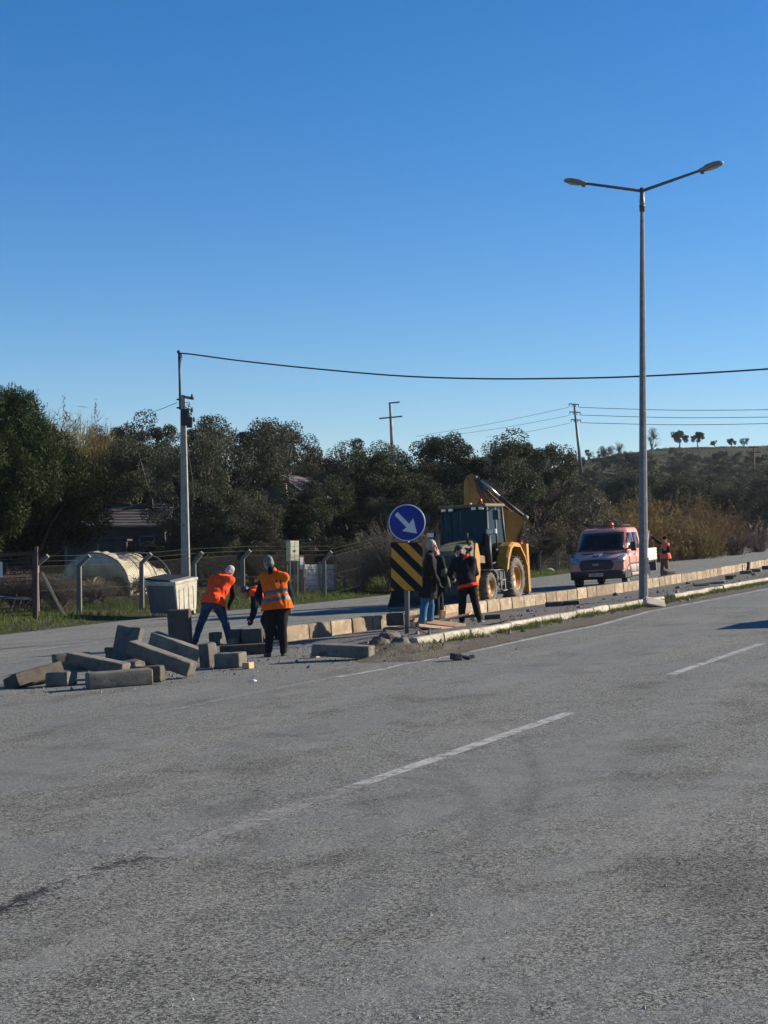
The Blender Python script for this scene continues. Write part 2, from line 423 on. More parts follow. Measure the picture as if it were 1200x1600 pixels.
for i, t in enumerate(tt):
    a, b = at_t(kf, t), at_t(kb, t)
    a = a + (b - a).normalized() * .16; 
    for j in range(NW):
        p = a.lerp(b, j / (NW - 1))
        hh = .135 * sstep((t - t0 + .2 + 1.2 * (1 - j / (NW - 1)) ** 2) / 2.6) * (1 - .65 * (j / (NW - 1)) ** 1.5)
        hh += .035 * (noise.noise(Vector((p.x * .9, p.y * .9, 3))) + .4 * noise.noise(Vector((p.x * 3, p.y * 3, 9)))) * (1 if 0 < j < NW - 1 else .2)
        vs.append((p.x, p.y, pz(p.x, p.y) + max(.018, float(hh))))
for i in range(len(tt) - 1):
    for j in range(NW - 1): q = i * NW + j; fs.append((q, q + 1, q + NW + 1, q + NW))
o = MB().add(vs, fs, 0, True).build('median', M['median'], fix=False)
if o.data.polygons[0].normal.z < 0: o.data.flip_normals()
tag(o, kind='structure')
# dirt strip between near kerb and edge line
el = polyG([(640, 1036), (700, 1026), (735, 1018), (850, 992), (932, 976.5), (1013, 954.5), (1200, 919), (1320, 897)])
kk = [at_t(kf, td(p.x, p.y)[0]) for p in el]
def dirt_h(p): return 0
ribbon('verge', [(p.x, p.y) for p in kk], [(p.x + .12 * noise.noise(Vector((p.x * 2, p.y * 2, 0))), p.y) for p in el], .022, M['dirt'])
# dirt apron round the sign, a low heap with an uneven rim
ctr = G(628, 1020)
vs = [(ctr.x, ctr.y, pz(ctr.x, ctr.y) + .15)]; fs = []
for ring, (rr, hh) in enumerate(((.3, .13), (.6, .085), (.9, .04), (1.2, .013))):
    for k in range(28):
        a = 2 * math.pi * k / 28
        rad = rr * (1 + .35 * noise.noise(Vector((math.cos(a) * 1.7, math.sin(a) * 1.7, 2))))
        x, y = ctr.x + rad * math.cos(a) * .82, ctr.y + rad * math.sin(a) * 1.9
        vs.append((x, y, pz(x, y) + hh + (.06 * noise.noise(Vector((x * 5, y * 5, 1))) if ring < 3 else 0)))
for k in range(28): fs.append((0, 1 + k, 1 + (k + 1) % 28))
for ring in range(3):
    for k in range(28):
        o0, o1 = 1 + ring * 28, 1 + (ring + 1) * 28
        fs.append((o0 + k, o1 + k, o1 + (k + 1) % 28, o0 + (k + 1) % 28))
tag(MB().add(vs, fs, 0, True).build('dirt_patch', M['dirt']), kind='structure')
# ================================================================ KERBSTONES AND LOOSE BLOCKS
def conc(name, c1, c2, stain, orand=.14):
    m, nt, b = nm(name, .93); co_ = objco(nt)
    oi = nt.nodes.new('ShaderNodeObjectInfo').outputs['Random']
    off = nd(nt, 'CombineXYZ', X=mth(nt, 'MULTIPLY', oi, 37.0), Y=mth(nt, 'MULTIPLY', oi, 91.0)).outputs[0]
    cv = nd(nt, 'VectorMath', _operation='ADD', i0=co_, i1=off).outputs[0]
    col = mixc(nt, ramp(nt, noi(nt, cv, 3.5, 5, .65), .35, .65), c1, c2)
    col = mixc(nt, mth(nt, 'MULTIPLY', ramp(nt, noi(nt, cv, 5.5, 6, .7), .52, .66), .8), col, stain)
    col = mixc(nt, mth(nt, 'MULTIPLY', ramp(nt, noi(nt, cv, 60, 2), .60, .66), .6), col, tuple(x * .45 for x in c1))
    v_ = mth(nt, 'MULTIPLY_ADD', oi, 2 * orand, 1 - orand)
    col = nd(nt, 'HueSaturation', Value=v_, Color=col).outputs[0]
    nt.links.new(col, b.inputs['Base Color']); b.inputs['Specular IOR Level'].default_value = .2
    bn = nd(nt, 'Bump', Strength=.55, Distance=.012, Height=noi(nt, cv, 26, 6, .7)); nt.links.new(bn.outputs[0], b.inputs['Normal'])
    return m
M['row_stone'] = conc('row_stone', (.335, .26, .175), (.225, .168, .108), (.43, .39, .32), .3)
M['kerb_white'] = conc('kerb_limewash', (.50, .46, .37), (.36, .32, .245), (.19, .155, .11), .14)
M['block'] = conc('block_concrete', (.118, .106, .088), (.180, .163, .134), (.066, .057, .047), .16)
M['block_shaded'] = conc('block_shaded', (.075, .064, .053), (.10, .086, .07), (.05, .043, .035), .1)  # darker copy of the block concrete: shade put into the colour
def slab_mesh(name, mat, L, W, H, seed=0, cham=.0, rough=.010):
    """Cast block: chamfered, slightly chipped, standing on z=0."""
    b = bmesh.new(); bmesh.ops.create_cube(b, size=1)
    for v_ in b.verts:
        v_.co = Vector((v_.co.x * L, v_.co.y * W, (v_.co.z + .5) * H))
        if cham and v_.co.z > H * .5 and v_.co.y < 0: v_.co.y += cham
    bmesh.ops.bevel(b, geom=[e for e in b.edges], offset=.014, segments=2, affect='EDGES', clamp_overlap=True)
    bmesh.ops.subdivide_edges(b, edges=[e for e in b.edges if e.calc_length() > .12], cuts=3, use_grid_fill=True)
    for v_ in b.verts:
        n_ = noise.noise(v_.co * 7 + Vector((seed * 3.7, 0, seed))) 
        e_ = max(0, noise.noise(v_.co * 11 + Vector((0, seed * 5.1, 0))) - .25)
        c_ = Vector((0, 0, H / 2)) - v_.co
        v_.co += c_.normalized() * (rough * n_ + .075 * e_ * (1 if abs(v_.co.x) > L * .46 or abs(v_.co.y) > W * .42 else 0))
    bmesh.ops.recalc_face_normals(b, faces=b.faces)
    me = bpy.data.meshes.new(name); b.to_mesh(me); b.free()
    me.materials.append(mat)
    for p in me.polygons: p.use_smooth = True
    return me
def auto_smooth(o):
    w_ = o.modifiers.new('normals', 'WEIGHTED_NORMAL'); w_.keep_sharp = True; return o
rowm = [slab_mesh('row_stone', M['row_stone'], .752, .2, .37, s, rough=.008) for s in range(6)]
kerm = [slab_mesh('near_kerbstone', M['kerb_white'], .985, .17, .27, s + 20, cham=.03, rough=.01) for s in range(5)]
def lay(poly, meshes, name, label, cat, group, gap, L, hfoot, jitter, side, skip=()):
    tl = 0; seg = []; acc = [0]
    for a, b in zip(poly[:-1], poly[1:]): acc.append(acc[-1] + Vector((b.x - a.x, b.y - a.y, 0)).length)
    xs_, ys_ = [p.x for p in poly], [p.y for p in poly]
    k = 0; s_ = L / 2
    while s_ < acc[-1]:
        x, y = np.interp(s_, acc, xs_), np.interp(s_, acc, ys_)
        x2, y2 = np.interp(s_ + .4, acc, xs_), np.interp(s_ + .4, acc, ys_); x1, y1 = np.interp(s_ - .4, acc, xs_), np.interp(s_ - .4, acc, ys_)
        yaw = math.atan2(y2 - y1, x2 - x1)
        if k not in skip:
            nrm_ = Vector((-math.sin(yaw), math.cos(yaw), 0)) * side
            p = Vector((x, y, 0)) + nrm_; p.z = pz(p.x, p.y) + hfoot + random.uniform(-1, 1) * jitter * .7
            o = link(name, random.choice(meshes)); auto_smooth(o)
            o.matrix_world = plane_mat(p, yaw + random.uniform(-1, 1) * jitter * 1.2, random.uniform(-1, 1) * jitter * .6, random.uniform(-1, 1) * jitter * 1.6)
            tag(o, label, cat, group)
        s_ += L + gap * random.uniform(.5, 1.6); k += 1
lay(kb, rowm, 'row_stone', 'tan concrete block set in the long row along the far side of the median', 'kerb block', 'concrete blocks set in a row on the far side of the median', .026, .755, -.02, .013, .1)
lay(kf, kerm, 'near_kerbstone', 'pale limewashed kerbstone in the low kerb along the near side of the median', 'kerbstone', 'limewashed kerbstones along the near side of the median', .02, .985, -.10, .02, .085, skip=(14,))
# displaced kerbstone by the lamp post
o = link('near_kerbstone', kerm[2]); auto_smooth(o)
p = G(1023, 950); o.matrix_world = plane_mat(p + UPN * .03, R(20), R(14), R(-25)); o.scale = (.55, 1, .8)
tag(o, 'short pale kerbstone knocked loose beside the foot of the lamp post', 'kerbstone')
def block(px, py, dims, yaw, pitch, roll, label, lift=0, mat='block', seed=0, name='concrete_block', cat='concrete block', cham=0):
    """Loose block: foot centre at a pixel of the road, yaw of its long side from image right (+ = going away)."""
    me = slab_mesh(name, M[mat], *dims, seed=seed, cham=cham)
    o = link(name, me); auto_smooth(o)
    o.matrix_world = plane_mat(G(px, py) + UPN * (lift + .012), R(yaw), R(pitch), R(roll))
    return tag(o, label, cat)
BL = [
 (58, 1072, (.92, .34, .23), 52, -7, -18, 'dark tilted block at the far left end of the heap', .02, 'block_shaded', 0),
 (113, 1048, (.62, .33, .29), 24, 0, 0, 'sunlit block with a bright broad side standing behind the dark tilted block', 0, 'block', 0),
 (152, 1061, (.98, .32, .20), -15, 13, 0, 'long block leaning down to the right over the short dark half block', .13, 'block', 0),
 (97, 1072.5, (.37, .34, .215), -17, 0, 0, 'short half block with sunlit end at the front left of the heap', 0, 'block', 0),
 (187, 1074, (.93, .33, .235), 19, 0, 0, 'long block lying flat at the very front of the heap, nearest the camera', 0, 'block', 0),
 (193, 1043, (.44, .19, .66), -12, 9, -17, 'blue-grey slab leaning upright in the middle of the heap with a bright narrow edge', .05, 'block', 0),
 (177, 1036, (.26, .2, .28), -10, 0, 0, 'small dark block half hidden behind the upright leaning slab', 0, 'block_shaded', 0),
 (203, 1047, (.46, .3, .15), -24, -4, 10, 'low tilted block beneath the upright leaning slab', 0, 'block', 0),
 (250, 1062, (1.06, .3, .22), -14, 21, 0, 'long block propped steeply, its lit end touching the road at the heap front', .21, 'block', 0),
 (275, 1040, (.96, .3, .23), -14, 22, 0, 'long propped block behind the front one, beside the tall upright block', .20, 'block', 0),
 (283, 1013, (.46, .22, .79), -5, 0, 0, 'tall dark block standing on end beside the bent worker in jeans', 0, 'block_shaded', 0),
 (234, 1067, (.42, .28, .24), -6, 0, 0, 'dark block end showing just right of the long front block', 0, 'block_shaded', 0),
 (225, 1044, (.5, .3, .26), -10, 0, 0, 'dark block in the shade under the steep propped block', 0, 'block_shaded', 0),
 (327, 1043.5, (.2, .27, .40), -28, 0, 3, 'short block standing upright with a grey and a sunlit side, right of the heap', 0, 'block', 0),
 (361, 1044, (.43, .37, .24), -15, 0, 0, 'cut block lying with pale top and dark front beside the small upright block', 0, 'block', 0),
 (382, 1024, (.86, .25, .19), -2, 0, 0, 'long dark block lying flat in front of the feet of the bent worker', 0, 'block_shaded', 0),
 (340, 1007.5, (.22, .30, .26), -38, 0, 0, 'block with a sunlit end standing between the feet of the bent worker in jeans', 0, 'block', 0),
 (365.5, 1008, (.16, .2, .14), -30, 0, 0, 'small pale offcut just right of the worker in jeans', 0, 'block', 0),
 (370, 1006.5, (.30, .2, .30), -20, 0, 0, "left one of two dark blocks by the stooping worker's gloved hand", 0, 'block_shaded', 0),
 (396, 1006, (.44, .2, .30), -12, 0, 0, 'dark block under the hand of the crouching worker', 0, 'block_shaded', 0),
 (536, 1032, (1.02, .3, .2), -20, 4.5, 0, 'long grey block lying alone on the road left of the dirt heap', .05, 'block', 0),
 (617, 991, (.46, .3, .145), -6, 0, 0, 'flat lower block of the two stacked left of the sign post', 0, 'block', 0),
 (619, 990, (.36, .26, .265), -8, 0, 0, 'upper block of the two stacked left of the sign post', .16, 'block_shaded', 0),
 (771, 975, (.36, .26, .15), -8, 0, 0, 'dark block on the median at the feet of the man with the orange hem', .05, 'block_shaded', 0),
 (866, 952.5, (.44, .45, .13), -6, 0, 0, 'left one of two flat grey slabs lying side by side on the median', .06, 'block_shaded', 0),
 (892, 951, (.44, .45, .13), -8, 0, 0, 'right one of two flat grey slabs lying side by side on the median', .06, 'block_shaded', 0),
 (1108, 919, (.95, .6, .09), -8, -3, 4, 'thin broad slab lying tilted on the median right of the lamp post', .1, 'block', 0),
 (1098, 921, (.5, .5, .11), -15, 0, 0, 'dark flat slab under the tilted broad slab right of the lamp post', .04, 'block_shaded', 0),
 (1140, 910, (.27, .3, .17), -10, 0, 0, 'small dark cube block on the median beyond the tilted slab', .06, 'block_shaded', 0),
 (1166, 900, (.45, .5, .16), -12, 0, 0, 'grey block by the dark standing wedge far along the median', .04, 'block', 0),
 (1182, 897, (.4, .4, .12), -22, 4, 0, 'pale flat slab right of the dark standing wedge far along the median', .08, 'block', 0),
 (1169, 893, (.12, .2, .38), -30, 8, 0, 'narrow dark wedge of stone standing up by the far row', .02, 'block_shaded', 0),
 (1197, 893, (.3, .3, .17), -10, 0, 0, 'last dark block on the median at the right edge of the view', .06, 'block_shaded', 0),
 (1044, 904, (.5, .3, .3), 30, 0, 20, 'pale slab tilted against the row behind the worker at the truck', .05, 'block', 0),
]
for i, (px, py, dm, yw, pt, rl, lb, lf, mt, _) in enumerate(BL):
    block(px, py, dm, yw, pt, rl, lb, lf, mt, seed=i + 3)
# loose earth crumbs by the sign (rubble lumps), litter, rubber scrap
M['lump'] = pmat('earth_lump', (.085, .072, .056), (.15, .13, .10), 8, .95, bump=.6)
def lump(px, py, r, label, mat='lump', name='rubble_lump', cat='rubble', sq=(1, 1, .7), lift=0):
    b = bmesh.new(); bmesh.ops.create_icosphere(b, subdivisions=2, radius=r)
    sd_ = Vector((px, py, 0))
    for v_ in b.verts:
        v_.co *= 1 + .5 * noise.noise(v_.co / r * 1.3 + sd_); v_.co = Vector((v_.co.x * sq[0], v_.co.y * sq[1], v_.co.z * sq[2]))
    me = bpy.data.meshes.new(name); b.to_mesh(me); b.free(); me.materials.append(M[mat])
    o = link(name, me); p = G(px, py); o.location = (p.x, p.y, p.z + r * sq[2] * .55 + lift); return tag(o, label, cat)
for px, py, r, lb in [(610, 1004, .20, 'dark earth lump just left of the foot of the sign post'), (592, 1013, .17, 'dark lump of broken earth at the left rim of the dirt heap'),
                      (627, 1014, .18, 'broken dark lump in front of the sign post'), (606, 1022, .09, 'small flat lump near the front of the dirt heap'),
                      (645, 1010, .12, 'earth lump between the sign post and the first kerbstone'), (586, 1025, .07, 'small crumb of earth beside the lone grey block'),
                      (640, 1020, .08, 'little lump at the front edge of the dirt heap')]:
    lump(px, py, r, lb, lift=.03)
M['litter'] = pmat('litter_paper', (.75, .74, .70), (.6, .59, .55), 20, .9)
M['rubber'] = pmat('rubber_scrap', (.012, .012, .012), (.03, .028, .026), 8, .7, bump=.4)
M['wood_raw'] = pmat('raw_wood', (.56, .37, .22), (.44, .27, .15), 9, .85, bump=.3)
lump(395, 1066, .05, 'scrap of white litter on the near lane', 'litter', 'litter_scrap', 'litter', (1.3, .8, .5))
for px, py, r, lb in [(688, 1051, .016, 'tiny white crumb on the road')]: pass
p = G(713, 1033)
mb = MB().box((0, 0, .05), (.14, .2, .1), (0, .1, .2)).box((.13, .02, .035), (.2, .16, .05), (0, .25, -.2)).box((.24, .03, .03), (.1, .1, .05), (0, -.2, .3))
o = mb.build('rubber_scrap', M['rubber'], None, .015); o.matrix_world = plane_mat(p + UPN * .02, .1); tag(o, 'crumpled black scrap lying on the edge line in front of the sign', 'scrap')
mb = MB().box((0, 0, .05), (.13, .15, .1)); o = mb.build('wood_offcut', M['wood_raw'], None, .006); o.matrix_world = plane_mat(G(388, 1046) + UPN * .014, R(-28)); tag(o, 'small sunlit offcut of timber beside the cut block', 'offcut')
mb = MB().box((0, 0, .04), (.13, .12, .08)); o = mb.build('wood_offcut', M['wood_raw'], None, .006); o.matrix_world = plane_mat(G(492, 1029) + UPN * .014, R(-28)); tag(o, 'small timber offcut under the left end of the lone grey block', 'offcut')
# ================================================================ LAMP POST, SIGN, POLES, CABLES
M['galv'] = pmat('galvanised_steel', (.12, .128, .132), (.17, .178, .18), 7, .6, .3, .05, 30, c3=(.22, .225, .22), s3=9)
M['galv_dark'] = pmat('dark_steel', (.10, .105, .11), (.14, .145, .15), 9, .5, .5)
M['lamp_body'] = pmat('lamp_body', (.20, .20, .165), (.16, .16, .13), 9, .6)
M['lens'] = pmat('lamp_lens', (.45, .45, .42), (.4, .4, .36), 5, .25)
M['white_rf'] = pmat('white_reflective', (.62, .62, .62), (.57, .58, .58), 14, .45)
M['blue_rf'] = pmat('blue_reflective', (.003, .028, .25), (.004, .024, .21), 10, .45, spec=.3)
M['yellow_rf'] = pmat('amber_reflective', (.66, .27, .008), (.58, .235, .008), 12, .42)
M['black_rf'] = pmat('black_board', (.006, .006, .007), (.010, .010, .011), 12, .6, spec=.2)
M['conc_pole'] = pmat('pole_concrete', (.34, .32, .28), (.27, .255, .22), 4, .95, bump=.4, bscale=30, c3=(.19, .175, .15), s3=6)
M['black'] = pmat('black_plastic', (.012, .012, .013), (.02, .02, .02), 8, .6)
M['cable'] = pmat('cable_black', (.018, .02, .024), None, 5, .6)
M['rust'] = pmat('rusty_iron', (.07, .036, .025), (.11, .058, .04), 8, .85, bump=.3)
# lamp post
base = G(1005.5, 944); lp = thing('street_lamp', 'tall double-armed steel street lamp standing on the near kerb of the median', 'street lamp', base)
HT = 10.84
prof = [(.122, -.2), (.120, .0), (.117, 1.0), (.099, 4), (.073, 8), (.052, HT - .55)]
MB().lathe(prof, lambda x, y, h: (x, y, h), 8, smooth=False).build('pole', M['galv'], lp)
MB().lathe([(.07, HT - .62), (.07, HT - .3), (.06, HT - .28), (.06, HT)], lambda x, y, h: (x, y, h), 12).lathe([(.078, HT - .5), (.078, HT - .46)], lambda x, y, h: (x, y, h), 12).build('arm_socket', M['galv_dark'], lp)
MB().box((.07, -.115, 1.0), (.11, .02, .42), (0, 0, .4)).build('access_door', M['galv'], lp, .006)
for sg, nm_ in ((1, 'right'), (-1, 'left')):
    dv = Vector((.888 * sg, -.46 * sg, .235)).normalized(); a = Vector((0, 0, HT - .08)); e_ = a + dv * 1.66
    MB().tube([a, a + dv * .9, e_], [.042, .038, .034], 10).build('arm', M['galv_dark'], lp)
    x = dv; y = Vector((0, 0, 1)).cross(x).normalized(); z = x.cross(y)
    rm = Matrix((x, y, z)).transposed()
    fr = lambda u, v_, wv: e_ + rm @ Vector((u, v_, wv))
    head = MB()
    st = [(-.10, .045, -.045, .045), (.02, .065, -.055, .06), (.10, .115, -.06, .085), (.33, .13, -.06, .09), (.46, .10, -.055, .07), (.54, .05, -.035, .035)]
    vs = []; n = 12
    for u, wd, zb, zt_ in st:
        for k in range(n):
            an = 2 * math.pi * k / n; cc, ss = math.cos(an), math.sin(an)
            cc = math.copysign(abs(cc) ** .6, cc); ss = math.copysign(abs(ss) ** .6, ss)
            vs.append(fr(u, wd * cc, (zt_ if ss > 0 else -zb) * ss))
    fs = [(i * n + k, i * n + (k + 1) % n, (i + 1) * n + (k + 1) % n, (i + 1) * n + k) for i in range(len(st) - 1) for k in range(n)]
    fs += [tuple(range(n))[::-1], tuple((len(st) - 1) * n + k for k in range(n))]
    hd = head.add(vs, fs, 0, True).build('lamp_head', M['lamp_body'], lp)
    MB().box(fr(.27, 0, -.064), (.28, .17, .02), rm).build('lens', M['lens'], hd, .008)
    MB().box(fr(-.03, 0, -.07), (.1, .09, .06), rm).build('clamp', M['galv_dark'], hd, .008)
# traffic sign
sb = G(636, 999); sg = thing('traffic_sign', 'blue round keep right sign above a black and amber striped board on a steel post', 'traffic sign', sb)
sY = sb.y; k_ = sY / F
def sp(px, py, dy=0):        # point of the sign's face plane, local to the post's foot
    p = P(px, py, sY); return Vector((p.x - sb.x, dy, p.z - sb.z))
MB().lathe([(.05, -.15), (.05, 2.65)], lambda x, y, h: (x, y, h), 14).build('post', M['galv'], sg)
def clip(poly, x0, x1, y0, y1):
    for ax, lim, sgn in ((0, x0, 1), (0, x1, -1), (1, y0, 1), (1, y1, -1)):
        out = []
        for a, b in zip(poly, poly[1:] + poly[:1]):
            ia, ib = (a[ax] - lim) * sgn >= 0, (b[ax] - lim) * sgn >= 0
            if ia: out.append(a)
            if ia != ib:
                t = (lim - a[ax]) / (b[ax] - a[ax]); out.append((a[0] + (b[0] - a[0]) * t, a[1] + (b[1] - a[1]) * t))
        poly = out
        if not poly: break
    return poly
zx = lambda u, v_: (595 + u / 6.96, 780 + v_ / 6.96)
a, b = sp(610.2, 847.2), sp(660.2, 923.4)
bd = MB().box(((a.x + b.x) / 2, -.066, (a.z + b.z) / 2), (b.x - a.x, .022, a.z - b.z)).build('striped_board', M['black_rf'], sg, .004)
mb = MB()
for c0 in (-350, -135, 85, 300, 515, 735, 950):
    poly = [(0, c0 - 106), (600, c0 - 106 + 588), (600, c0 - 106 + 588 + 106), (0, c0)]
    poly = clip(poly, 112, 449, 474, 993)
    if len(poly) > 2: mb.prism([zx(*q) for q in poly], lambda u, v_, w_: sp(u, v_, -.078 - w_), .0025)
mb.build('stripe', M['yellow_rf'], bd)
for zz in (sp(636, 862).z, sp(636, 908).z): MB().box((0, -.035, zz), (.16, .05, .04)).build('bracket', M['galv_dark'], sg, .004)
cc = sp(635.7, 816.8)
ds = MB().lathe([(.352, .0), (.368, .004), (.368, .02), (.352, .024)], lambda x, y, h: (cc.x + x, -.09 + h, cc.z + y), 48).build('sign_disc', M['blue_rf'], sg)
MB().lathe([(.342, -.002), (.362, -.002), (.362, .003), (.342, .003)], lambda x, y, h: (cc.x + x, -.092 + h, cc.z + y), 48, closed=True).build('rim', M['white_rf'], ds)
arw = [(180, 138), (308, 268), (352, 208), (392, 373), (230, 346), (278, 307), (152, 176)]
MB().prism([zx(*q) for q in arw], lambda u, v_, w_: sp(u, v_, -.0905 - w_), .003).build('arrow', M['white_rf'], ds)
# concrete utility pole by the fence
up0 = T(291, 900); up0.y = 57.5; up0.x = P(291, 880, 57.5).x; up0.z = ztf(up0.x, up0.y)
upo = thing('utility_pole', 'grey concrete utility pole with cable clutter at its top, behind the waste bin', 'utility pole', up0)
topz = P(286, 617, 57.5).z - up0.z; ln = -.14
def ufr(x, y, h): return Vector((x + ln * h / topz, y, h))
mb = MB(); vs = []
for h, ww in ((-.3, .17), (topz * .5, .135), (topz, .095)):
    for sx, sy in ((-1, -1), (1, -1), (1, 1), (-1, 1)): vs.append(ufr(sx * ww, sy * ww * .9, h))
mb.add(vs, [(0, 1, 5, 4), (1, 2, 6, 5), (2, 3, 7, 6), (3, 0, 4, 7), (4, 5, 9, 8), (5, 6, 10, 9), (6, 7, 11, 10), (7, 4, 8, 11), (8, 9, 10, 11), (3, 2, 1, 0)]).build('shaft', M['conc_pole'], upo, .03)
def upx(px, py, dy=0): p = P(px, py, 57.5 + dy); return p - up0
MB().tube([upx(281.5, 640), upx(281, 600), upx(279.6, 551)], [.045, .045, .04], 8).build('riser_pipe', M['black'], upo)
MB().ball(upx(279.3, 550), (.07, .07, .07)).bar(upx(276, 624), upx(285, 625), .06, .06).bar(upx(276, 637), upx(286, 638), .06, .06).build('pipe_clamp', M['black'], upo)
mb = MB().bar(upx(287, 620, -.12), upx(303, 623, -.12), .09, .10)
mb.build('cross_arm', M['galv'], upo, .01)
for i, (px, py) in enumerate([(300, 619), (292, 645), (296, 652), (300, 640), (290, 658), (299, 662), (303, 655)]):
    MB().lathe([(.03, -.1), (.05, -.06), (.03, -.03), (.055, .0), (.03, .04), (.02, .09)], lambda x, y, h: upx(px, py, -.2) + Vector((x, y, h)), 8).build('insulator', M['white_rf'] if i in (4,) else M['black'], upo)
mb = MB()
rr = random.Random(4)
for i in range(13):
    a_, b_ = upx(rr.uniform(284, 297), rr.uniform(625, 662), rr.uniform(-.3, .1)), upx(rr.uniform(286, 304), rr.uniform(626, 668), rr.uniform(-.35, .1))
    m_ = (a_ + b_) / 2 + Vector((rr.uniform(-.05, .22), 0, rr.uniform(-.3, .05)))
    mb.tube([a_, a_.lerp(m_, .6), m_, b_.lerp(m_, .6), b_], .012, 5)
mb.tube([upx(293, 700, -.2), upx(300, 745, -.2), upx(303, 770, -.2), upx(298, 800, -.2)], .012, 5)
mb.build('loose_cable', M['cable'], upo)
MB().box(upx(289, 652, -.2), (.3, .15, .62)).box(upx(296, 660, -.22), (.22, .14, .4)).build('junction_box', M['black'], upo, .02)
for px, py in ((312, 657), ):
    pass
# cables
def cable(name, label, pts, r, n=40, group=None):
    pts = [Vector(p) for p in pts]; k = len(pts); out = []
    for i in range(n + 1):          # Catmull-Rom
        f = i / n * (k - 1); j = min(int(f), k - 2); t = f - j
        p0, p1, p2, p3 = pts[max(j - 1, 0)], pts[j], pts[j + 1], pts[min(j + 2, k - 1)]
        out.append(.5 * (2 * p1 + (p2 - p0) * t + (2 * p0 - 5 * p1 + 4 * p2 - p3) * t * t + (3 * p1 - p0 - 3 * p2 + p3) * t ** 3))
    o = MB().tube(out, r, 6).build(name, M['cable']); return tag(o, label, 'cable', group)
cp = [(280.6, 566), (283, 556), (290, 552.5), (370, 563), (480, 575), (620, 587), (740, 591.5), (860, 591.5), (1000, 588), (1200, 576.5), (1360, 562)]
cable('overhead_cable', 'thick black cable sagging across the sky from the utility pole past the lamp post', [P(px, py, 57.5 - 12 * (px - 280) / 1100) for px, py in cp], .028, 110)
cable('service_cable', 'thin cable running from the utility pole down to the trees on its left', [P(277, 629, 57.5), P(255, 638, 64), P(228, 650, 72), P(170, 690, 84)], .011)
MB_ = MB()
cable('drop_cable', 'short cable looping from the riser pipe tip to the overhead cable', [P(279.5, 551, 57.4), P(284.5, 557, 57.3), P(282, 566, 57.3), P(281.5, 575, 57.4)], .012, 12)
M['far_wire'] = M['cable']
def tpole(): pass
# far poles
p0 = T(614, 740); p0.y = 112; p0.x = P(612.5, 700, 112).x; p0.z = ztf(p0.x, 112)
t_ = thing('power_pole', 'slim pole with one full and one half crossarm rising above the middle of the grove', 'power pole', p0)
def fx(px, py, Y, o): return P(px, py, Y) - o
MB().tube([(0.1, 0, -.3), fx(612.5, 690, 112, p0), fx(609.6, 629, 112, p0)], [.17, .135, .095], 8).build('shaft', M['conc_pole'], t_)
MB().bar(fx(592.5, 654, 111.8, p0), fx(628.5, 650.5, 111.8, p0), .09, .1).build('crossarm', M['galv_dark'], t_)
MB().bar(fx(607, 630, 111.8, p0), fx(624.5, 628.3, 111.8, p0), .09, .1).build('crossarm', M['galv_dark'], t_)
p0 = Vector((P(907, 712, 205).x, 205, 0)); p0.z = ztf(p0.x, 205); YP = 205
t_ = thing('power_pole', 'leaning pole with three short crossarms on the ridge left of the lamp post', 'power pole', p0)
MB().tube([fx(907.5, 740, YP, p0), fx(905, 705, YP, p0), fx(897, 631.5, YP, p0)], [.26, .22, .13], 8).build('shaft', M['galv_dark'], t_)
for (x0, y0, x1, y1) in ((889, 631, 904.5, 632), (890, 643.5, 907, 644.5), (892, 655.5, 908, 656.5)):
    ca = MB().bar(fx(x0, y0, YP - .2, p0), fx(x1, y1, YP - .2, p0), .1, .12).build('crossarm', M['galv_dark'], t_)
    mb = MB()
    for f in (.03, .32, .68, .97):
        px, py = x0 + (x1 - x0) * f, y0 + (y1 - y0) * f
        mb.tube([fx(px, py - 1, YP - .2, p0), fx(px, py + 4, YP - .2, p0)], .05, 6)
    mb.build('insulator', M['galv_dark'], ca)
for i, (ya, yb) in enumerate(((636.5, 641), (648.5, 652.5), (660.5, 662.5))):
    x = 905 + i * 1.7
    cable('power_line', ['uppermost', 'middle', 'lowest'][i] + ' of the three far wires running right from the leaning ridge pole', [P(x, ya, 205), P(1060, (ya + yb) / 2 + 2.2, 190), P(1230, yb - 1.2, 175)], .035, 24, 'far power wires')
for i, (ya, xb, yb) in enumerate(((636.5, 650, 682), (649, 690, 682), (661, 760, 683))):
    cable('power_line', ['uppermost', 'middle', 'lowest'][i] + ' of the faint wires running left from the leaning ridge pole down to the grove', [P(889 + i, ya, 205), P((889 + xb) / 2, ya * .52 + yb * .48 + 3, 215), P(xb, yb, 225)], .022, 24, 'far power wires')
p0 = Vector((P(1178, 705, 250).x, 250, 0)); p0.z = ztf(p0.x, 250)
t_ = thing('power_pole', 'brown wooden pole with two crossarms standing low on the hill at the right edge', 'power pole', p0)
MB().tube([(0, 0, -.3), fx(1178, 697, 250, p0)], [.2, .15], 8).build('shaft', M['rust'], t_)
MB().bar(fx(1170, 699, 249.8, p0), fx(1185, 698.5, 249.8, p0), .15, .18).build('crossarm', M['rust'], t_)
MB().bar(fx(1172, 707.5, 249.8, p0), fx(1188, 706, 249.8, p0), .15, .18).build('crossarm', M['rust'], t_)
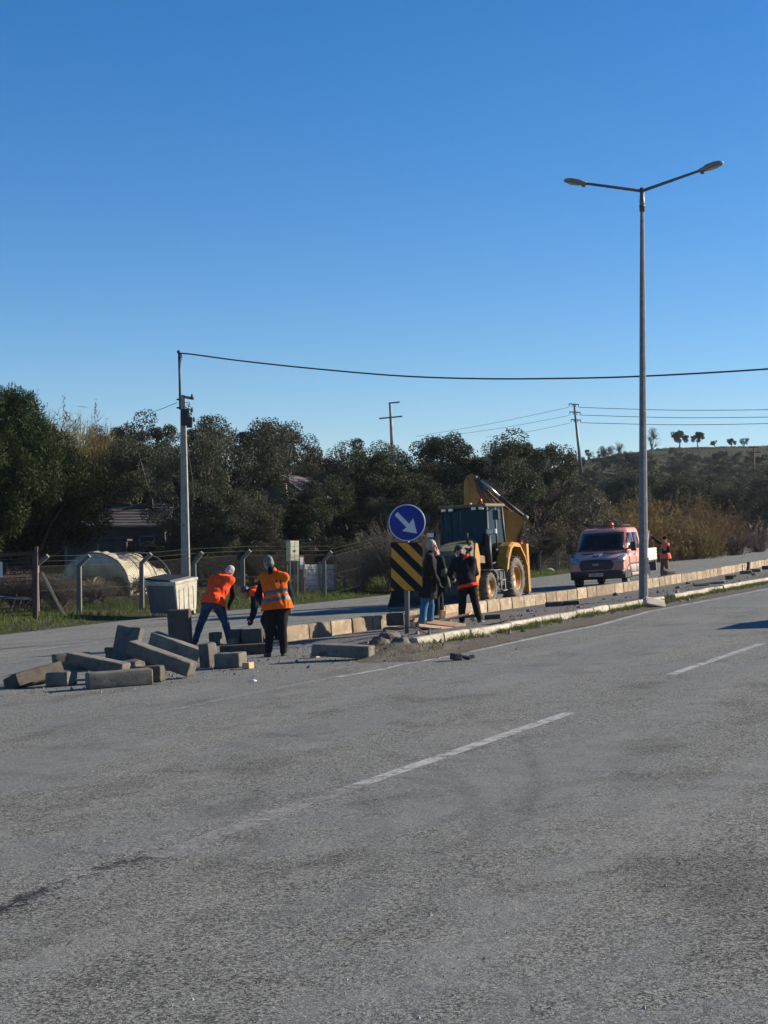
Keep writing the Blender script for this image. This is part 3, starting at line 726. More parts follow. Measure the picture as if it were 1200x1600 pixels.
# ================================================================ FENCE, GATE, BIN, CABINETS, GREENHOUSE, HOUSES
M['post'] = pmat('post_concrete', (.19, .175, .15), (.135, .125, .105), 5, .95, bump=.4, bscale=30, c3=(.17, .155, .13), s3=7)
M['wire'] = pmat('fence_wire', (.045, .043, .04), (.065, .06, .055), 9, .7, .3)
FP = [(58, 963, 883, 75, 868, 50.5), (124.5, 943, 884, 140, 868, 52), (222, 931, 880, 236, 865, 54), (304, 925, 880, 316, 863, 56), (380, 918, 873, 391, 860, 58), (507, 913, 876, 518, 862, 60.5)]
feet = []
names = ['first fence post with a diagonal brace, beside the metal gate', 'fence post in front of the left end of the plastic tunnel', 'fence post between the plastic tunnel and the waste bin',
         'fence post just right of the utility pole', 'fence post above the two workers in orange', 'fence post in front of the white panel wall']
for i, (bx, by, ty, tx2, ty2, Y) in enumerate(FP):
    p = P(bx, by, Y); p.z = ztf(p.x, p.y); feet.append(p)
    t_ = thing('fence_post', 'bent-top concrete ' + names[i], 'fence post', p, 'bent-top concrete posts of the roadside fence')
    a = P(bx - 1, ty, Y) - p; b = P(tx2, ty2, Y - .1) - p
    vs = []; wd = .078
    MB().bar((0, 0, -.25), a, wd * 1.9, wd * 1.9, up=(0, 1, 0)).build('shaft', M['post'], t_, .012)
    MB().bar(a - (b - a) * .06, b, wd * 1.7, wd * 1.7, up=(0, 1, 0)).build('bent_top', M['post'], t_, .012)
    if i == 0: MB().bar((.12, .05, a.z * .86), (.82, .35, -.05), .1, .1).build('brace', M['post'], t_, .012)
# posts of the far stretch of the fence
for i, (bx, by, ty, Y) in enumerate([(843, 890, 868, 84), (869, 889, 866, 86), (889, 889, 866, 88), (912, 886, 864, 91)]):
    p = P(bx, by, Y); p.z = ztf(p.x, p.y)
    t_ = thing('fence_post', ['low fence post right of the digger boom', 'fence post midway between digger and truck', 'fence post just left of the truck', 'fence post hidden behind the truck bonnet'][i], 'fence post', p, 'posts of the far stretch of fence')
    MB().box((0, 0, .35), (.13, .13, 1.25 + .1 * (i % 2))).build('shaft', M['post'], t_, .012)
    MB().bar((0, 0, .95), (.15, 0, 1.18), .11, .11).build('bent_top', M['post'], t_, .012)
    feet.append(p)
def mesh_panel(a, b, h, cell, name, label):
    mb = MB(); a = Vector(a); b = Vector(b); L = Vector((b.x - a.x, b.y - a.y, 0)).length
    at = lambda s_, z: Vector((a.x + (b.x - a.x) * s_ / L, a.y + (b.y - a.y) * s_ / L, a.z + (b.z - a.z) * s_ / L + z))
    n = int((L + h) / cell)
    for k in range(n):
        for sgn in (1, -1):
            s0 = k * cell - (h if sgn > 0 else 0); s1 = s0 + h
            z0, z1 = (0, h) if sgn > 0 else (h, 0)
            u0, u1 = max(s0, 0), min(s1, L)
            if u1 - u0 < .02: continue
            f0, f1 = (u0 - s0) / h, (u1 - s0) / h
            mb.tube([at(u0, z0 + (z1 - z0) * f0), at(u1, z0 + (z1 - z0) * f1)], .0032, 3, cap=False)
    for z in (.03, h * .5, h): mb.tube([at(0, z), at(L, z)], .006, 4, cap=False)
    for q in (.17, .34): mb.tube([at(0, h + q) + Vector((.08 + q * .5, 0, 0)), at(L, h + q) + Vector((.08 + q * .5, 0, 0))], .006, 4, cap=False)
    return tag(mb.build(name, M['wire'], fix=False), label, 'fence mesh')
ml = ['wire mesh between the gate and the tunnel', 'wire mesh in front of the plastic tunnel', 'wire mesh behind the waste bin', 'wire mesh right of the utility pole', 'wire mesh behind the workers in orange and the cabinets']
for i in range(5): mesh_panel(feet[i], feet[i + 1], 1.62, .085, 'fence_mesh', 'chain-link ' + ml[i])
mesh_panel(feet[5], P(600, 905, 63) * 1, 1.5, .1, 'fence_mesh', 'chain-link wire mesh beside the bare bush')
for i in range(6, 9): mesh_panel(feet[i], feet[i + 1], 1.0, .1, 'fence_mesh', 'chain-link wire mesh ' + ['right of the digger boom', 'left of the truck', 'behind the truck bonnet'][i - 6])
# metal gate at far left
gY = 49.5
def gp(px, py, dy=0): return P(px, py, gY + dy)
g0 = gp(56, 968); g0.z = ztf(g0.x, g0.y)
gt = thing('metal_gate', 'rusty barred metal gate with a white plate at the left edge', 'gate', g0)
MB().box((0, 0, 1.1), (.11, .11, 2.45)).build('gate_post', M['rust'], gt, .01)
mb = MB()
for y in (863, 866, 972): mb.bar(gp(-60, y + 6) - g0, gp(53, y) - g0, .045, .05)
for x in (-55, 52): mb.bar(gp(x, 864) - g0, gp(x, 972) - g0, .05, .05)
mb.build('frame', M['rust'], gt)
mb = MB()
for k in range(17): y = 872 + k * 5.9; mb.bar(gp(-55, y + 6) - g0, gp(51, y) - g0, .03, .03)
mb.build('bars', M['rust'], gt)
c = gp(-6, 890, -.06) - g0; MB().box(c, (.4, .012, .5)).build('plate', M['white_rf'], gt, .004)
# waste bin
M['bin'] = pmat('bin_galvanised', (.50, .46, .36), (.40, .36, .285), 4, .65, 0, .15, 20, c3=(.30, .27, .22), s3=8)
M['bin_grey'] = pmat('grey_metal_bin_shade', (.10, .108, .115), (.075, .082, .09), 4, .6, .1, .1, 20)  # plain grey metal; on the bin it paints the shaded side darker
bY = 51.5; bp = P(272, 948, bY); bp.z = ztf(bp.x, bp.y)
wb = thing('waste_bin', 'grey metal waste container tilted on the verge behind the tall upright block', 'waste bin', Matrix.Translation(bp) @ Euler((0, R(-7.5), R(57))).to_matrix().to_4x4())
L2, W2 = .56, .66
def ring(z, l, w_): return [(-l, -w_, z), (l, -w_, z), (l, w_, z), (-l, w_, z)]
vs = ring(.16, L2 * .84, W2 * .9) + ring(1.12, L2, W2) + ring(1.19, L2 * 1.05, W2 * 1.04) + ring(1.25, L2 * 1.05, W2 * 1.04)
fs = [(3, 2, 1, 0)] + [(4 * i + k, 4 * i + (k + 1) % 4, 4 * i + 4 + (k + 1) % 4, 4 * i + 4 + k) for i in range(3) for k in range(4)] + [(12, 13, 14, 15)]
body = MB().add(vs, fs).build('body', M['bin'], wb, .02)
for k in range(4):          # pressed ribs on the sunny side
    x = -.36 + k * .24
    MB().bar((x, -W2 * .915, .24), (x, -W2 * .985, 1.0), .07, .03, up=(0, 1, 0)).build('rib', M['bin'], wb, .012)
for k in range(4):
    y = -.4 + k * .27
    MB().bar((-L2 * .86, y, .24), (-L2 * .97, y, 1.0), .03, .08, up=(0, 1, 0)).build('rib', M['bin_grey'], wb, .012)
MB().box((-L2 * .945, 0, .64), (.03, W2 * 1.75, .94), (0, R(-5.5), 0)).build('shade_panel', M['bin_grey'], wb, .01)  # thin dark panel, paints the shade on the bin's left side
MB().box((-.05, .1, 1.3), (L2 * 1.9, W2 * 1.7, .06), (R(3), 0, 0), 0).build('lid', M['black'], wb, .02)
for sx in (-1, 1):
    for sy in (-1, 1):
        lg = MB().box((sx * .42, sy * .52, .12), (.09, .09, .16)).build('leg', M['bin'], wb, .01)
        MB().lathe([(.03, -.02), (.075, -.02), (.075, .02), (.03, .02)], lambda x, y, h: (sx * .42 + x, sy * .52 + h, y + .045), 14).build('caster', M['black'], lg)
# electric cabinets on stands
M['cab_cream'] = pmat('cabinet_cream', (.60, .58, .40), (.52, .50, .33), 6, .6, c3=(.62, .48, .14), s3=5)
M['cab_rust'] = pmat('cabinet_brown', (.09, .05, .04), (.13, .08, .06), 8, .8)
cY = 60; c0 = P(457, 905, cY); c0.z = ztf(c0.x, c0.y)
cb = thing('meter_cabinet', 'cream yellow electric meter cabinet with two doors on a steel stand by the fence', 'cabinet', Matrix.Translation(c0) @ Euler((0, 0, R(32))).to_matrix().to_4x4())
zt1, zb1 = P(457, 845, cY).z - c0.z, P(457, 877, cY).z - c0.z
MB().box((0, 0, (zt1 + zb1) / 2), (.40, .30, zt1 - zb1)).build('body', M['cab_cream'], cb, .012)
for sx in (-1, 1):
    dr = MB().box((sx * .093, -.156, (zt1 + zb1) / 2), (.17, .014, (zt1 - zb1) * .93)).build('door', M['cab_cream'], cb, .005)
    MB().box((sx * .03, -.168, (zt1 + zb1) / 2), (.02, .012, .08)).build('handle', M['black'], dr)
    for sy in (-1, 1): MB().box((sx * .17, sy * .11, zb1 / 2 - .1), (.045, .045, zb1 + .2)).build('leg', M['galv'], cb)
c1 = P(469, 905, cY + .3); c1.z = ztf(c1.x, c1.y)
cb = thing('small_cabinet', 'narrow brown meter box with a pale door, right of the cream cabinet', 'cabinet', Matrix.Translation(c1) @ Euler((0, 0, R(32))).to_matrix().to_4x4())
MB().box((0, 0, 1.25), (.24, .2, .6)).build('body', M['cab_rust'], cb, .01)
MB().box((.0, -.106, 1.25), (.15, .012, .46)).build('door', M['white_rf'], cb, .02)
MB().box((0, 0, .45), (.06, .06, 1.1)).build('leg', M['rust'], cb)
c2 = P(475.5, 906, cY + .5); c2.z = ztf(c2.x, c2.y)
cb = thing('small_cabinet', 'small grey junction box low on a post, left of the white panel wall', 'cabinet', Matrix.Translation(c2) @ Euler((0, 0, R(32))).to_matrix().to_4x4())
MB().box((0, 0, .85), (.17, .14, .34)).build('body', M['bin_grey'], cb, .01)
MB().box((0, 0, .3), (.05, .05, .85)).build('leg', M['rust'], cb)
# white panel wall right of the cabinets
M['white_wall'] = pmat('whitewash', (.60, .59, .54), (.45, .43, .38), 5, .9, bump=.4, bscale=20, c3=(.2, .18, .15), s3=9)
wY = 62; a, b = P(474, 912, wY), P(524, 910, wY + 1.2); a.z = ztf(a.x, a.y); b.z = ztf(b.x, b.y)
pw = thing('panel_wall', 'low wall of stacked white concrete panels in patchy shade behind the fence', 'wall', a)
for k in range(5):
    MB().bar((0, 0, .12 + k * .215), (b.x - a.x, b.y - a.y, .12 + k * .215 + b.z - a.z), .06, .195).build('panel', M['white_wall'], pw, .012)
for f in (0, .5, 1): MB().box(((b.x - a.x) * f, (b.y - a.y) * f - .06, .55), (.11, .11, 1.3)).build('post', M['post'], pw, .01)
# plastic tunnel greenhouse
def film_mat():
    m, nt, b_ = nm('greenhouse_film', .5); co_ = objco(nt)
    st = nd(nt, 'Mapping', Vector=co_, Scale=(1, 3, 1)).outputs[0]
    col = mixc(nt, ramp(nt, noi(nt, st, 1.6, 5, .65), .40, .60), (.72, .66, .50), (.46, .40, .27))
    nt.links.new(col, b_.inputs['Base Color'])
    tl = nd(nt, 'BsdfTranslucent', Color=c4((.75, .68, .5))); mx = nt.nodes.new('ShaderNodeMixShader'); mx.inputs[0].default_value = .35
    nt.links.new(b_.outputs[0], mx.inputs[1]); nt.links.new(tl.outputs[0], mx.inputs[2]); nt.links.new(mx.outputs[0], nt.nodes['Material Output'].inputs[0])
    bn = nd(nt, 'Bump', Strength=.9, Distance=.1, Height=noi(nt, st, 2.2, 5, .6)); nt.links.new(bn.outputs[0], b_.inputs['Normal'])
    return m
M['film'] = film_mat()
gY = 58; g0 = P(147, 935, gY); g0.z = ztf(g0.x, g0.y)
gh = thing('greenhouse_tunnel', 'collapsed-looking white plastic greenhouse tunnel behind the fence', 'greenhouse', Matrix.Translation(g0) @ Euler((0, 0, R(68))).to_matrix().to_4x4())
vs = []; NL, NA = 15, 22; Rr, Hh = 1.55, 1.58; LL = 3.2
for i in range(NL):
    for j in range(NA):
        an = math.pi * j / (NA - 1); x = (i / (NL - 1)) * LL
        hoop = abs(((i / 3.5) % 1) - .5) * 2
        s_ = 1 + .20 * noise.noise(Vector((x * 1.1, an * 1.6, 5))) + .09 * noise.noise(Vector((x * 4, an * 5, 1))) - .07 * (1 - hoop)
        vs.append((x, -math.cos(an) * Rr * s_, max(0, math.sin(an)) ** .8 * Hh * s_ - (.22 * (x / LL)) * math.sin(an)))
o = MB().add(vs, [(i * NA + j, (i + 1) * NA + j, (i + 1) * NA + j + 1, i * NA + j + 1) for i in range(NL - 1) for j in range(NA - 1)], 0, True).build('film_cover', M['film'], gh)
so_ = o.modifiers.new('t', 'SOLIDIFY'); so_.thickness = .012
vs = []
for j in range(NA):            # slack curtain over the open end
    an = math.pi * j / (NA - 1); y, z = -math.cos(an) * Rr, max(0, math.sin(an)) ** .8 * Hh
    vs += [(0.02, y, z), (.1 + .12 * noise.noise(Vector((y * 2.5, 0, 1))), y * .97, z * (.45 + .22 * noise.noise(Vector((y * 1.3, 3, 1)))))]
o = MB().add(vs, [(2 * j, 2 * j + 2, 2 * j + 3, 2 * j + 1) for j in range(NA - 1)], 0, True).build('end_curtain', M['film'], gh)
so_ = o.modifiers.new('t', 'SOLIDIFY'); so_.thickness = .012
for x in (0, 1.07, 2.13, 3.2):
    MB().tube([(x, -math.cos(math.pi * j / 16) * Rr * 1.012, max(0, math.sin(math.pi * j / 16)) ** .8 * Hh * 1.015) for j in range(17)], .02, 6).build('hoop', M['galv'], gh)
lp_ = []
for k, (px, py, lb) in enumerate([(140, 917, 'pale broken board lying in the brush before the tunnel'), (112, 922, 'white scrap of film caught in the brambles'), (20, 922, 'pale board lying behind the metal gate')]):
    p = P(px, py, 56 - (k == 2) * 4.5); p.z = ztf(p.x, p.y) + .25 + .1 * k
    o = MB().box((0, 0, 0), (1.6 if k != 1 else .7, .2, .04), (.2, .08, .15)).build('scrap_board', M['white_wall'], None, .01); o.location = p; tag(o, lb, 'board')
# old houses in the shade of the grove
M['roof'] = None
def tile_mat():
    m, nt, b_ = nm('roof_tiles', .9); co_ = objco(nt)
    wv = nd(nt, 'TexWave', Vector=co_, Scale=1.15, Distortion=.4, _bands_direction='Y'); 
    col = mixc(nt, wv.outputs[1], (.03, .026, .03), (.085, .066, .068)); col = mixc(nt, ramp(nt, noi(nt, co_, 2, 5), .45, .65), col, (.07, .063, .063))
    nt.links.new(col, b_.inputs['Base Color'])
    bn = nd(nt, 'Bump', Strength=1, Distance=.06, Height=wv.outputs[1]); nt.links.new(bn.outputs[0], b_.inputs['Normal']); return m
M['roof'] = tile_mat()
M['plaster'] = pmat('old_plaster', (.085, .08, .072), (.055, .05, .045), 1.2, .95, bump=.3)
M['brick'] = pmat('old_brick', (.10, .06, .045), (.14, .09, .07), 2, .95, bump=.5)
def roofed(name, label, o, yaw, L, W, Hw, rise, wall, eave=.4, gable_x=False):
    t_ = thing(name, label, 'house', Matrix.Translation(o) @ Euler((0, 0, R(yaw))).to_matrix().to_4x4())
    wl = MB().prism([(-W / 2, -.6), (W / 2, -.6), (W / 2, Hw), (0, Hw + rise * .96), (-W / 2, Hw)], lambda u, v_, w_: (w_ - L / 2, u, v_), L).build('wall', M[wall], t_)
    rf = MB()
    for sg_ in (-1, 1):
        y0, z0, y1, z1 = sg_ * (W / 2 + eave), Hw - eave * rise / (W / 2), 0, Hw + rise
        n_ = 14; vs = []
        for i in range(n_ + 1):
            for j in range(2):
                f = i / n_; vs.append((-(L / 2 + .3) + j * (L + .6), y0 + (y1 - y0) * f, z0 + (z1 - z0) * f + .05 + .04 * noise.noise(Vector((f * 4, j * 3, sg_)))))
        m_ = len(vs); vs += [(a_, b_, c_ - .1) for a_, b_, c_ in vs]
        fs = [(2 * i, 2 * i + 1, 2 * i + 3, 2 * i + 2) for i in range(n_)] + [(m_ + 2 * i, m_ + 2 * i + 2, m_ + 2 * i + 3, m_ + 2 * i + 1) for i in range(n_)]
        fs += [(0, m_, m_ + 1, 1)] + [(2 * i, 2 * i + 2, m_ + 2 * i + 2, m_ + 2 * i) for i in range(n_)] + [(2 * i + 1, m_ + 2 * i + 1, m_ + 2 * i + 3, 2 * i + 3) for i in range(n_)]
        rf.add(vs, fs)
    rf = rf.build('roof', M['roof'], t_)
    return t_, wl, rf
h0 = P(185, 880, 76); h0.z = ztf(h0.x, h0.y)
t_, wl, rf = roofed('old_house', 'low old house with a dark tiled roof in the shade behind the tunnel', h0, 4, 4.8, 3.6, P(185, 818, 76).z - h0.z, .95, 'plaster')
MB().box((1.55, -.3, P(185, 797, 76).z - h0.z + .1), (.3, .3, .9)).build('chimney', M['plaster'], rf)
dr = MB().box((.4, -1.83, .75), (.8, .06, 1.6)).build('door', M['cab_rust'], t_); MB().box((.1, -1.88, .75), (.04, .05, .12)).build('handle', M['galv'], dr)
wn = MB().box((1.55, -1.83, 1.2), (.75, .05, .8)).build('window', M['post'], t_); MB().box((1.55, -1.87, 1.2), (.62, .03, .68)).build('pane', M['black'], wn)
h1 = P(160, 885, 73); h1.z = ztf(h1.x, h1.y)
sh = thing('lean_to_shed', 'low tiled lean-to in front of the old house', 'shed', h1)
za = P(160, 843, 73).z - h1.z
M_ = MB().bar((-1.6, -.6, za - .1), (1.4, -.6, za - .02), 1.5, .08); M_.build('roof', M['roof'], sh)
for x in (-1.5, 0, 1.3): MB().box((x, -1.1, za / 2 - .3), (.1, .1, za + .4)).build('post', M['post'], sh)
h2 = P(462, 900, 79); h2.z = ztf(h2.x, h2.y)
t_, wl, rf = roofed('brick_house', 'dark brick house with a broken tiled gable half hidden between the olive trees', h2, 66, 3.4, 3.2, P(462, 775, 79).z - h2.z, 1.0, 'brick', .35)
wn = MB().box((-1.73, .2, 2.1), (.05, .8, 1.0)).build('window', M['post'], t_); MB().box((-1.77, .2, 2.1), (.03, .66, .86)).build('pane', M['black'], wn)
o = MB().tube([P(457, 842, 76), P(451, 795, 76), P(446, 755, 76)], .05, 8).build('wooden_prop', M['wood_raw']); tag(o, 'thin leaning pole in front of the dark brick house', 'pole')
s0 = P(430, 892, 70); s0.z = ztf(s0.x, s0.y)
sh = thing('open_shed', 'low shed with a bluish sheet roof behind the cream cabinet', 'shed', s0)
za = P(430, 845, 70).z - s0.z
MB().bar((-1.7, 0, za), (1.6, 0, za + .05), 1.4, .05).build('roof', M['bin_grey'], sh)
for x in (-1.6, 0, 1.5): MB().box((x, .4, za / 2 - .2), (.1, .1, za + .3)).build('post', M['cab_rust'], sh)
MB().box((0, .62, za / 2 - .1), (3.1, .06, za)).build('back_wall', M['cab_rust'], sh)
# marker post peeping out behind the tall block
p = G(267, 1001); mk = thing('marker_post', 'red and white marker post peeping out behind the tall dark block', 'marker post', p)
M['red'] = pmat('red_plastic', (.45, .02, .02), (.38, .02, .02), 8, .5)
MB().lathe([(.05, 0), (.05, .17)], lambda x, y, h: (x, y, h), 14).build('base', M['white_rf'], mk)
MB().lathe([(.05, .17), (.05, .33), (.03, .35)], lambda x, y, h: (x, y, h), 14).build('band', M['red'], mk)
# timber scraps by the sign
bs = [(655, 985, 1.0, 12, .10, 'long'), (672, 990, .9, -14, .20, 'broad'), (690, 984, .95, 25, .27, 'upper'), (706, 986, .9, -24, .27, 'slanting'), (684, 992, .75, 4, .15, 'dull front'), (700, 978, .6, 40, .30, 'short'), (664, 978, .85, -32, .24, 'leftmost tilted'), (698, 990, .8, -6, .20, 'pale front'), (716, 982, .7, 30, .30, 'rightmost'), (682, 976, .7, 62, .34, 'topmost')]
for i, (px, py, L, yw, lf, kd) in enumerate(bs):
    o = MB().box((0, 0, 0), (L, .17, .026)).build('plank', M['wood_raw'], None, .004); o.matrix_world = plane_mat(G(px, py) + UPN * lf, R(yw), R(random.uniform(-11, 11)), R(random.uniform(8, 42)))
    tag(o, kd + ' raw plank in the little timber pile by the sign', 'plank')
o = MB().box((0, 0, 0), (.11, .11, .3)).build('timber_stub', M['wood_raw'], None, .006); o.matrix_world = plane_mat(G(692, 984) + UPN * .27, R(20), R(12)); tag(o, 'short upright timber stub on top of the plank pile', 'timber')
o = MB().bar((-.45, 0, 0), (.45, 0, 0), .16, .07).build('dark_board', M['cab_rust'], None, .01); o.matrix_world = plane_mat(G(714, 981) + UPN * .24, R(-8)); tag(o, 'dark board lying across the right end of the plank pile', 'board')
rr = random.Random(9)
for i, lb in enumerate(['bent dry stick rising left of the sign post', 'forked dry stick leaning on the sign post', 'thin green twig trailing over the first kerbstone', 'dry twig lying behind the plank pile', 'curved twig hanging over the kerb edge', 'long thin twig right of the plank pile']):
    px = [622, 648, 668, 655, 690, 745][i]; py = [985, 992, 1000, 985, 1000, 988][i]
    a = G(px, py) + Vector((0, 0, .12)); dx = [-.35, .3, -.5, .6, .4, .9][i]; hz = [.35, .4, .12, .2, -.1, .04][i]
    mb = MB().tube([a, a + Vector((dx * .5, .05, hz * .7 + .04)), a + Vector((dx, 0, hz))], [.016, .012, .006], 5)
    m_ = a + Vector((dx * .5, .05, hz * .7 + .04)); mb.tube([m_, m_ + Vector((dx * .3 + .1, .1, .12))], [.01, .004], 5)
    tag(mb.build('dry_twig', M['cab_rust']), lb, 'twig')
# ================================================================ VEHICLES
M['tyre'] = pmat('tyre_rubber', (.018, .018, .018), (.03, .029, .027), 7, .9, bump=.3)
M['tyre_dusty'] = pmat('dusty_tyre', (.165, .148, .12), (.085, .075, .062), 5, .95, bump=.4, c3=(.035, .033, .03), s3=9)
M['cat_yellow'] = pmat('machine_yellow', (.44, .215, .018), (.35, .17, .018), 3, .5, c3=(.20, .115, .035), s3=7, bump=.05)
M['cat_dark'] = pmat('dark_machine_yellow', (.22, .125, .028), (.14, .085, .025), 4, .65, c3=(.05, .04, .03), s3=6)  # darker, browner machine yellow with near-black blotches
M['cat_olive'] = pmat('olive_bonnet', (.105, .09, .042), (.15, .125, .065), 3, .75)  # dull olive of bonnet, nose guard and cab roof
M['mblack'] = pmat('machine_black', (.014, .014, .015), (.03, .028, .026), 4, .6)
M['chrome'] = pmat('chrome_rod', (.38, .37, .36), None, 5, .35, 1)
M['amber'] = pmat('amber_lens', (.75, .16, .01), (.65, .12, .01), 8, .25)
M['redlens'] = pmat('red_beacon', (.65, .05, .015), (.55, .04, .01), 8, .25)
M['clear'] = pmat('lamp_glass', (.55, .56, .58), (.45, .46, .48), 12, .12, .2)
def glass(name, tint, refl=.10):
    m, nt, b = nm(name, .05)
    tr = nd(nt, 'BsdfTransparent', Color=c4(tint)); gl = nd(nt, 'BsdfGlossy', Roughness=.03, Color=c4((.62, .68, .72)))
    fr = nd(nt, 'Fresnel', IOR=1.5); mx = nt.nodes.new('ShaderNodeMixShader')
    nt.links.new(mth(nt, 'ADD', fr.outputs[0], refl), mx.inputs[0]); nt.links.new(tr.outputs[0], mx.inputs[1]); nt.links.new(gl.outputs[0], mx.inputs[2])
    nt.links.new(mx.outputs[0], nt.nodes['Material Output'].inputs[0]); return m
M['glass'] = glass('cab_glass', (.34, .46, .52), -.02)
M['wglass'] = glass('windscreen_glass', (.12, .15, .18), .01)
def text_mesh(body, size, depth, mat, bold=True):
    cu = bpy.data.curves.new('lettering', 'FONT'); cu.body = body; cu.size = size; cu.extrude = depth; cu.align_x = 'CENTER'; cu.align_y = 'CENTER'; cu.resolution_u = 2
    if bold: cu.offset = size * .018
    o = bpy.data.objects.new('lettering', cu); C.objects.link(o); bpy.context.view_layer.update()
    me = bpy.data.meshes.new_from_object(o.evaluated_get(bpy.context.evaluated_depsgraph_get()))
    bpy.data.objects.remove(o); me.materials.clear(); me.materials.append(mat); return me
def road_wheel(name, root, x, y, r, w_, rimr, tyre, rimm, lugs=0, sgn=1):
    """Wheel with axle along y; sgn=+1 when its outer face looks to +y."""
    fr = lambda a, b, h: (x + a, y + h * sgn, r + b)
    t_ = MB().lathe([(rimr, -w_ / 2 * .8), (r * .86, -w_ / 2), (r * .97, -w_ / 2 * .8), (r, -w_ / 4), (r, w_ / 4), (r * .97, w_ / 2 * .8), (r * .86, w_ / 2), (rimr, w_ / 2 * .82)], fr, 32, closed=True)
    if lugs:
        for k in range(lugs):
            for s_ in (-1, 1):
                an = 2 * math.pi * (k + (.5 if s_ > 0 else 0)) / lugs
                c_ = Vector((math.cos(an), 0, math.sin(an))); tn = Vector((-math.sin(an), 0, math.cos(an)))
                p0 = Vector((x, y, r)) + c_ * (r * 1.0) + Vector((0, s_ * w_ * .47, 0)) - tn * r * .08
                p1 = Vector((x, y, r)) + c_ * (r * 1.02) + Vector((0, s_ * w_ * .05, 0)) + tn * r * .08
                t_.bar(p0, p1, r * .085, r * .07, 0, up=tuple(c_))
    wh = thing('wheel', None, None, None); wh.parent = root
    t_.build('tyre', tyre, wh)
    MB().lathe([(0, -.02), (.1 * rimr / .3, -.02), (rimr * .35, w_ * .02), (rimr * .5, w_ * .06), (rimr * .86, w_ * .1), (rimr * .93, w_ * .36), (rimr * 1.01, w_ * .40), (rimr * 1.01, -w_ * .38)], fr, 28).lathe([(0, w_ * .16), (rimr * .26, w_ * .16), (rimr * .32, w_ * .02)], fr, 14).build('rim', rimm, wh)
    return wh
def yaw_of(a): return math.atan2(-math.cos(R(a)), -math.sin(R(a)))
# ---------------------------------------------------------------- backhoe loader
mwB = plane_mat(G(769, 942.5), yaw_of(24.5)); mwB.translation = mwB.translation - mwB.col[1].to_3d() * .95 + UPN * .012
bh = thing('backhoe_loader', 'yellow backhoe loader with a dark front bucket working on the far carriageway', 'backhoe loader', mwB)
for s_ in (1, -1):
    road_wheel('wheel', bh, 0, .83 * s_, .465, .32, .27, M['tyre_dusty'], M['cat_yellow'], 18, s_)
    road_wheel('wheel', bh, -2.15, .86 * s_, .67, .44, .38, M['tyre_dusty'], M['cat_yellow'], 20, s_)
MB().box((-.95, 0, .72), (3.9, .62, .34)).box((0, 0, .5), (.22, 1.5, .2)).box((-2.15, 0, .68), (.3, 1.5, .26)).build('chassis', M['mblack'], bh, .02)
# bonnet: cross-sections from cab to nose
st = [(-.5, .50, 1.05, 1.98, .40), (.2, .52, 1.05, 1.90, .42), (.9, .53, 1.05, 1.76, .42), (1.3, .52, 1.08, 1.64, .42), (1.42, .49, 1.12, 1.55, .40)]
vs = []
for x, hw, z0, z1, tw in st:
    for y, z in ((-hw, z0), (-hw, z1 - .16), (-tw, z1 - .03), (-tw * .6, z1), (tw * .6, z1), (tw, z1 - .03), (hw, z1 - .16), (hw, z0)): vs.append((x, y, z))
fs = [(i * 8 + k, i * 8 + (k + 1) % 8, i * 8 + 8 + (k + 1) % 8, i * 8 + 8 + k) for i in range(len(st) - 1) for k in range(8)] + [tuple(range(8))[::-1], tuple(range(32, 40))]
bn_ = MB().add(vs, fs).build('bonnet', M['cat_olive'], bh, .02)
MB().box((1.425, 0, 1.33), (.05, .90, .36)).build('grille', M['mblack'], bn_, .01)
for k in range(5): MB().box((1.455, 0, 1.20 + k * .05), (.015, .8, .012)).build('grille_bar', M['mblack'], bn_)
MB().box((1.46, 0, 1.145), (.02, .7, .05)).build('trim_bar', M['galv_dark'], bn_)
tm = link('lettering', text_mesh('CAT', .15, .004, M['white_rf']), bn_); tm.matrix_local = Matrix.Translation((1.462, -.12, 1.44)) @ Matrix(((0, 0, 1), (1, 0, 0), (0, 1, 0))).to_4x4()
MB().add([(1.468, -.16, 1.385), (1.468, -.06, 1.385), (1.468, -.11, 1.425), (1.462, -.16, 1.385), (1.462, -.06, 1.385), (1.462, -.11, 1.425)], [(0, 1, 2), (3, 5, 4), (0, 3, 4, 1), (1, 4, 5, 2), (2, 5, 3, 0)]).build('emblem', M['cat_yellow'], bn_)
MB().box((1.25, 0, .86), (.35, .8, .42)).build('nose_guard', M['cat_olive'], bh, .02)
MB().tube([(.25, .36, 1.8), (.25, .36, 2.15), (.2, .36, 2.22)], .045, 10).build('exhaust', M['mblack'], bh)
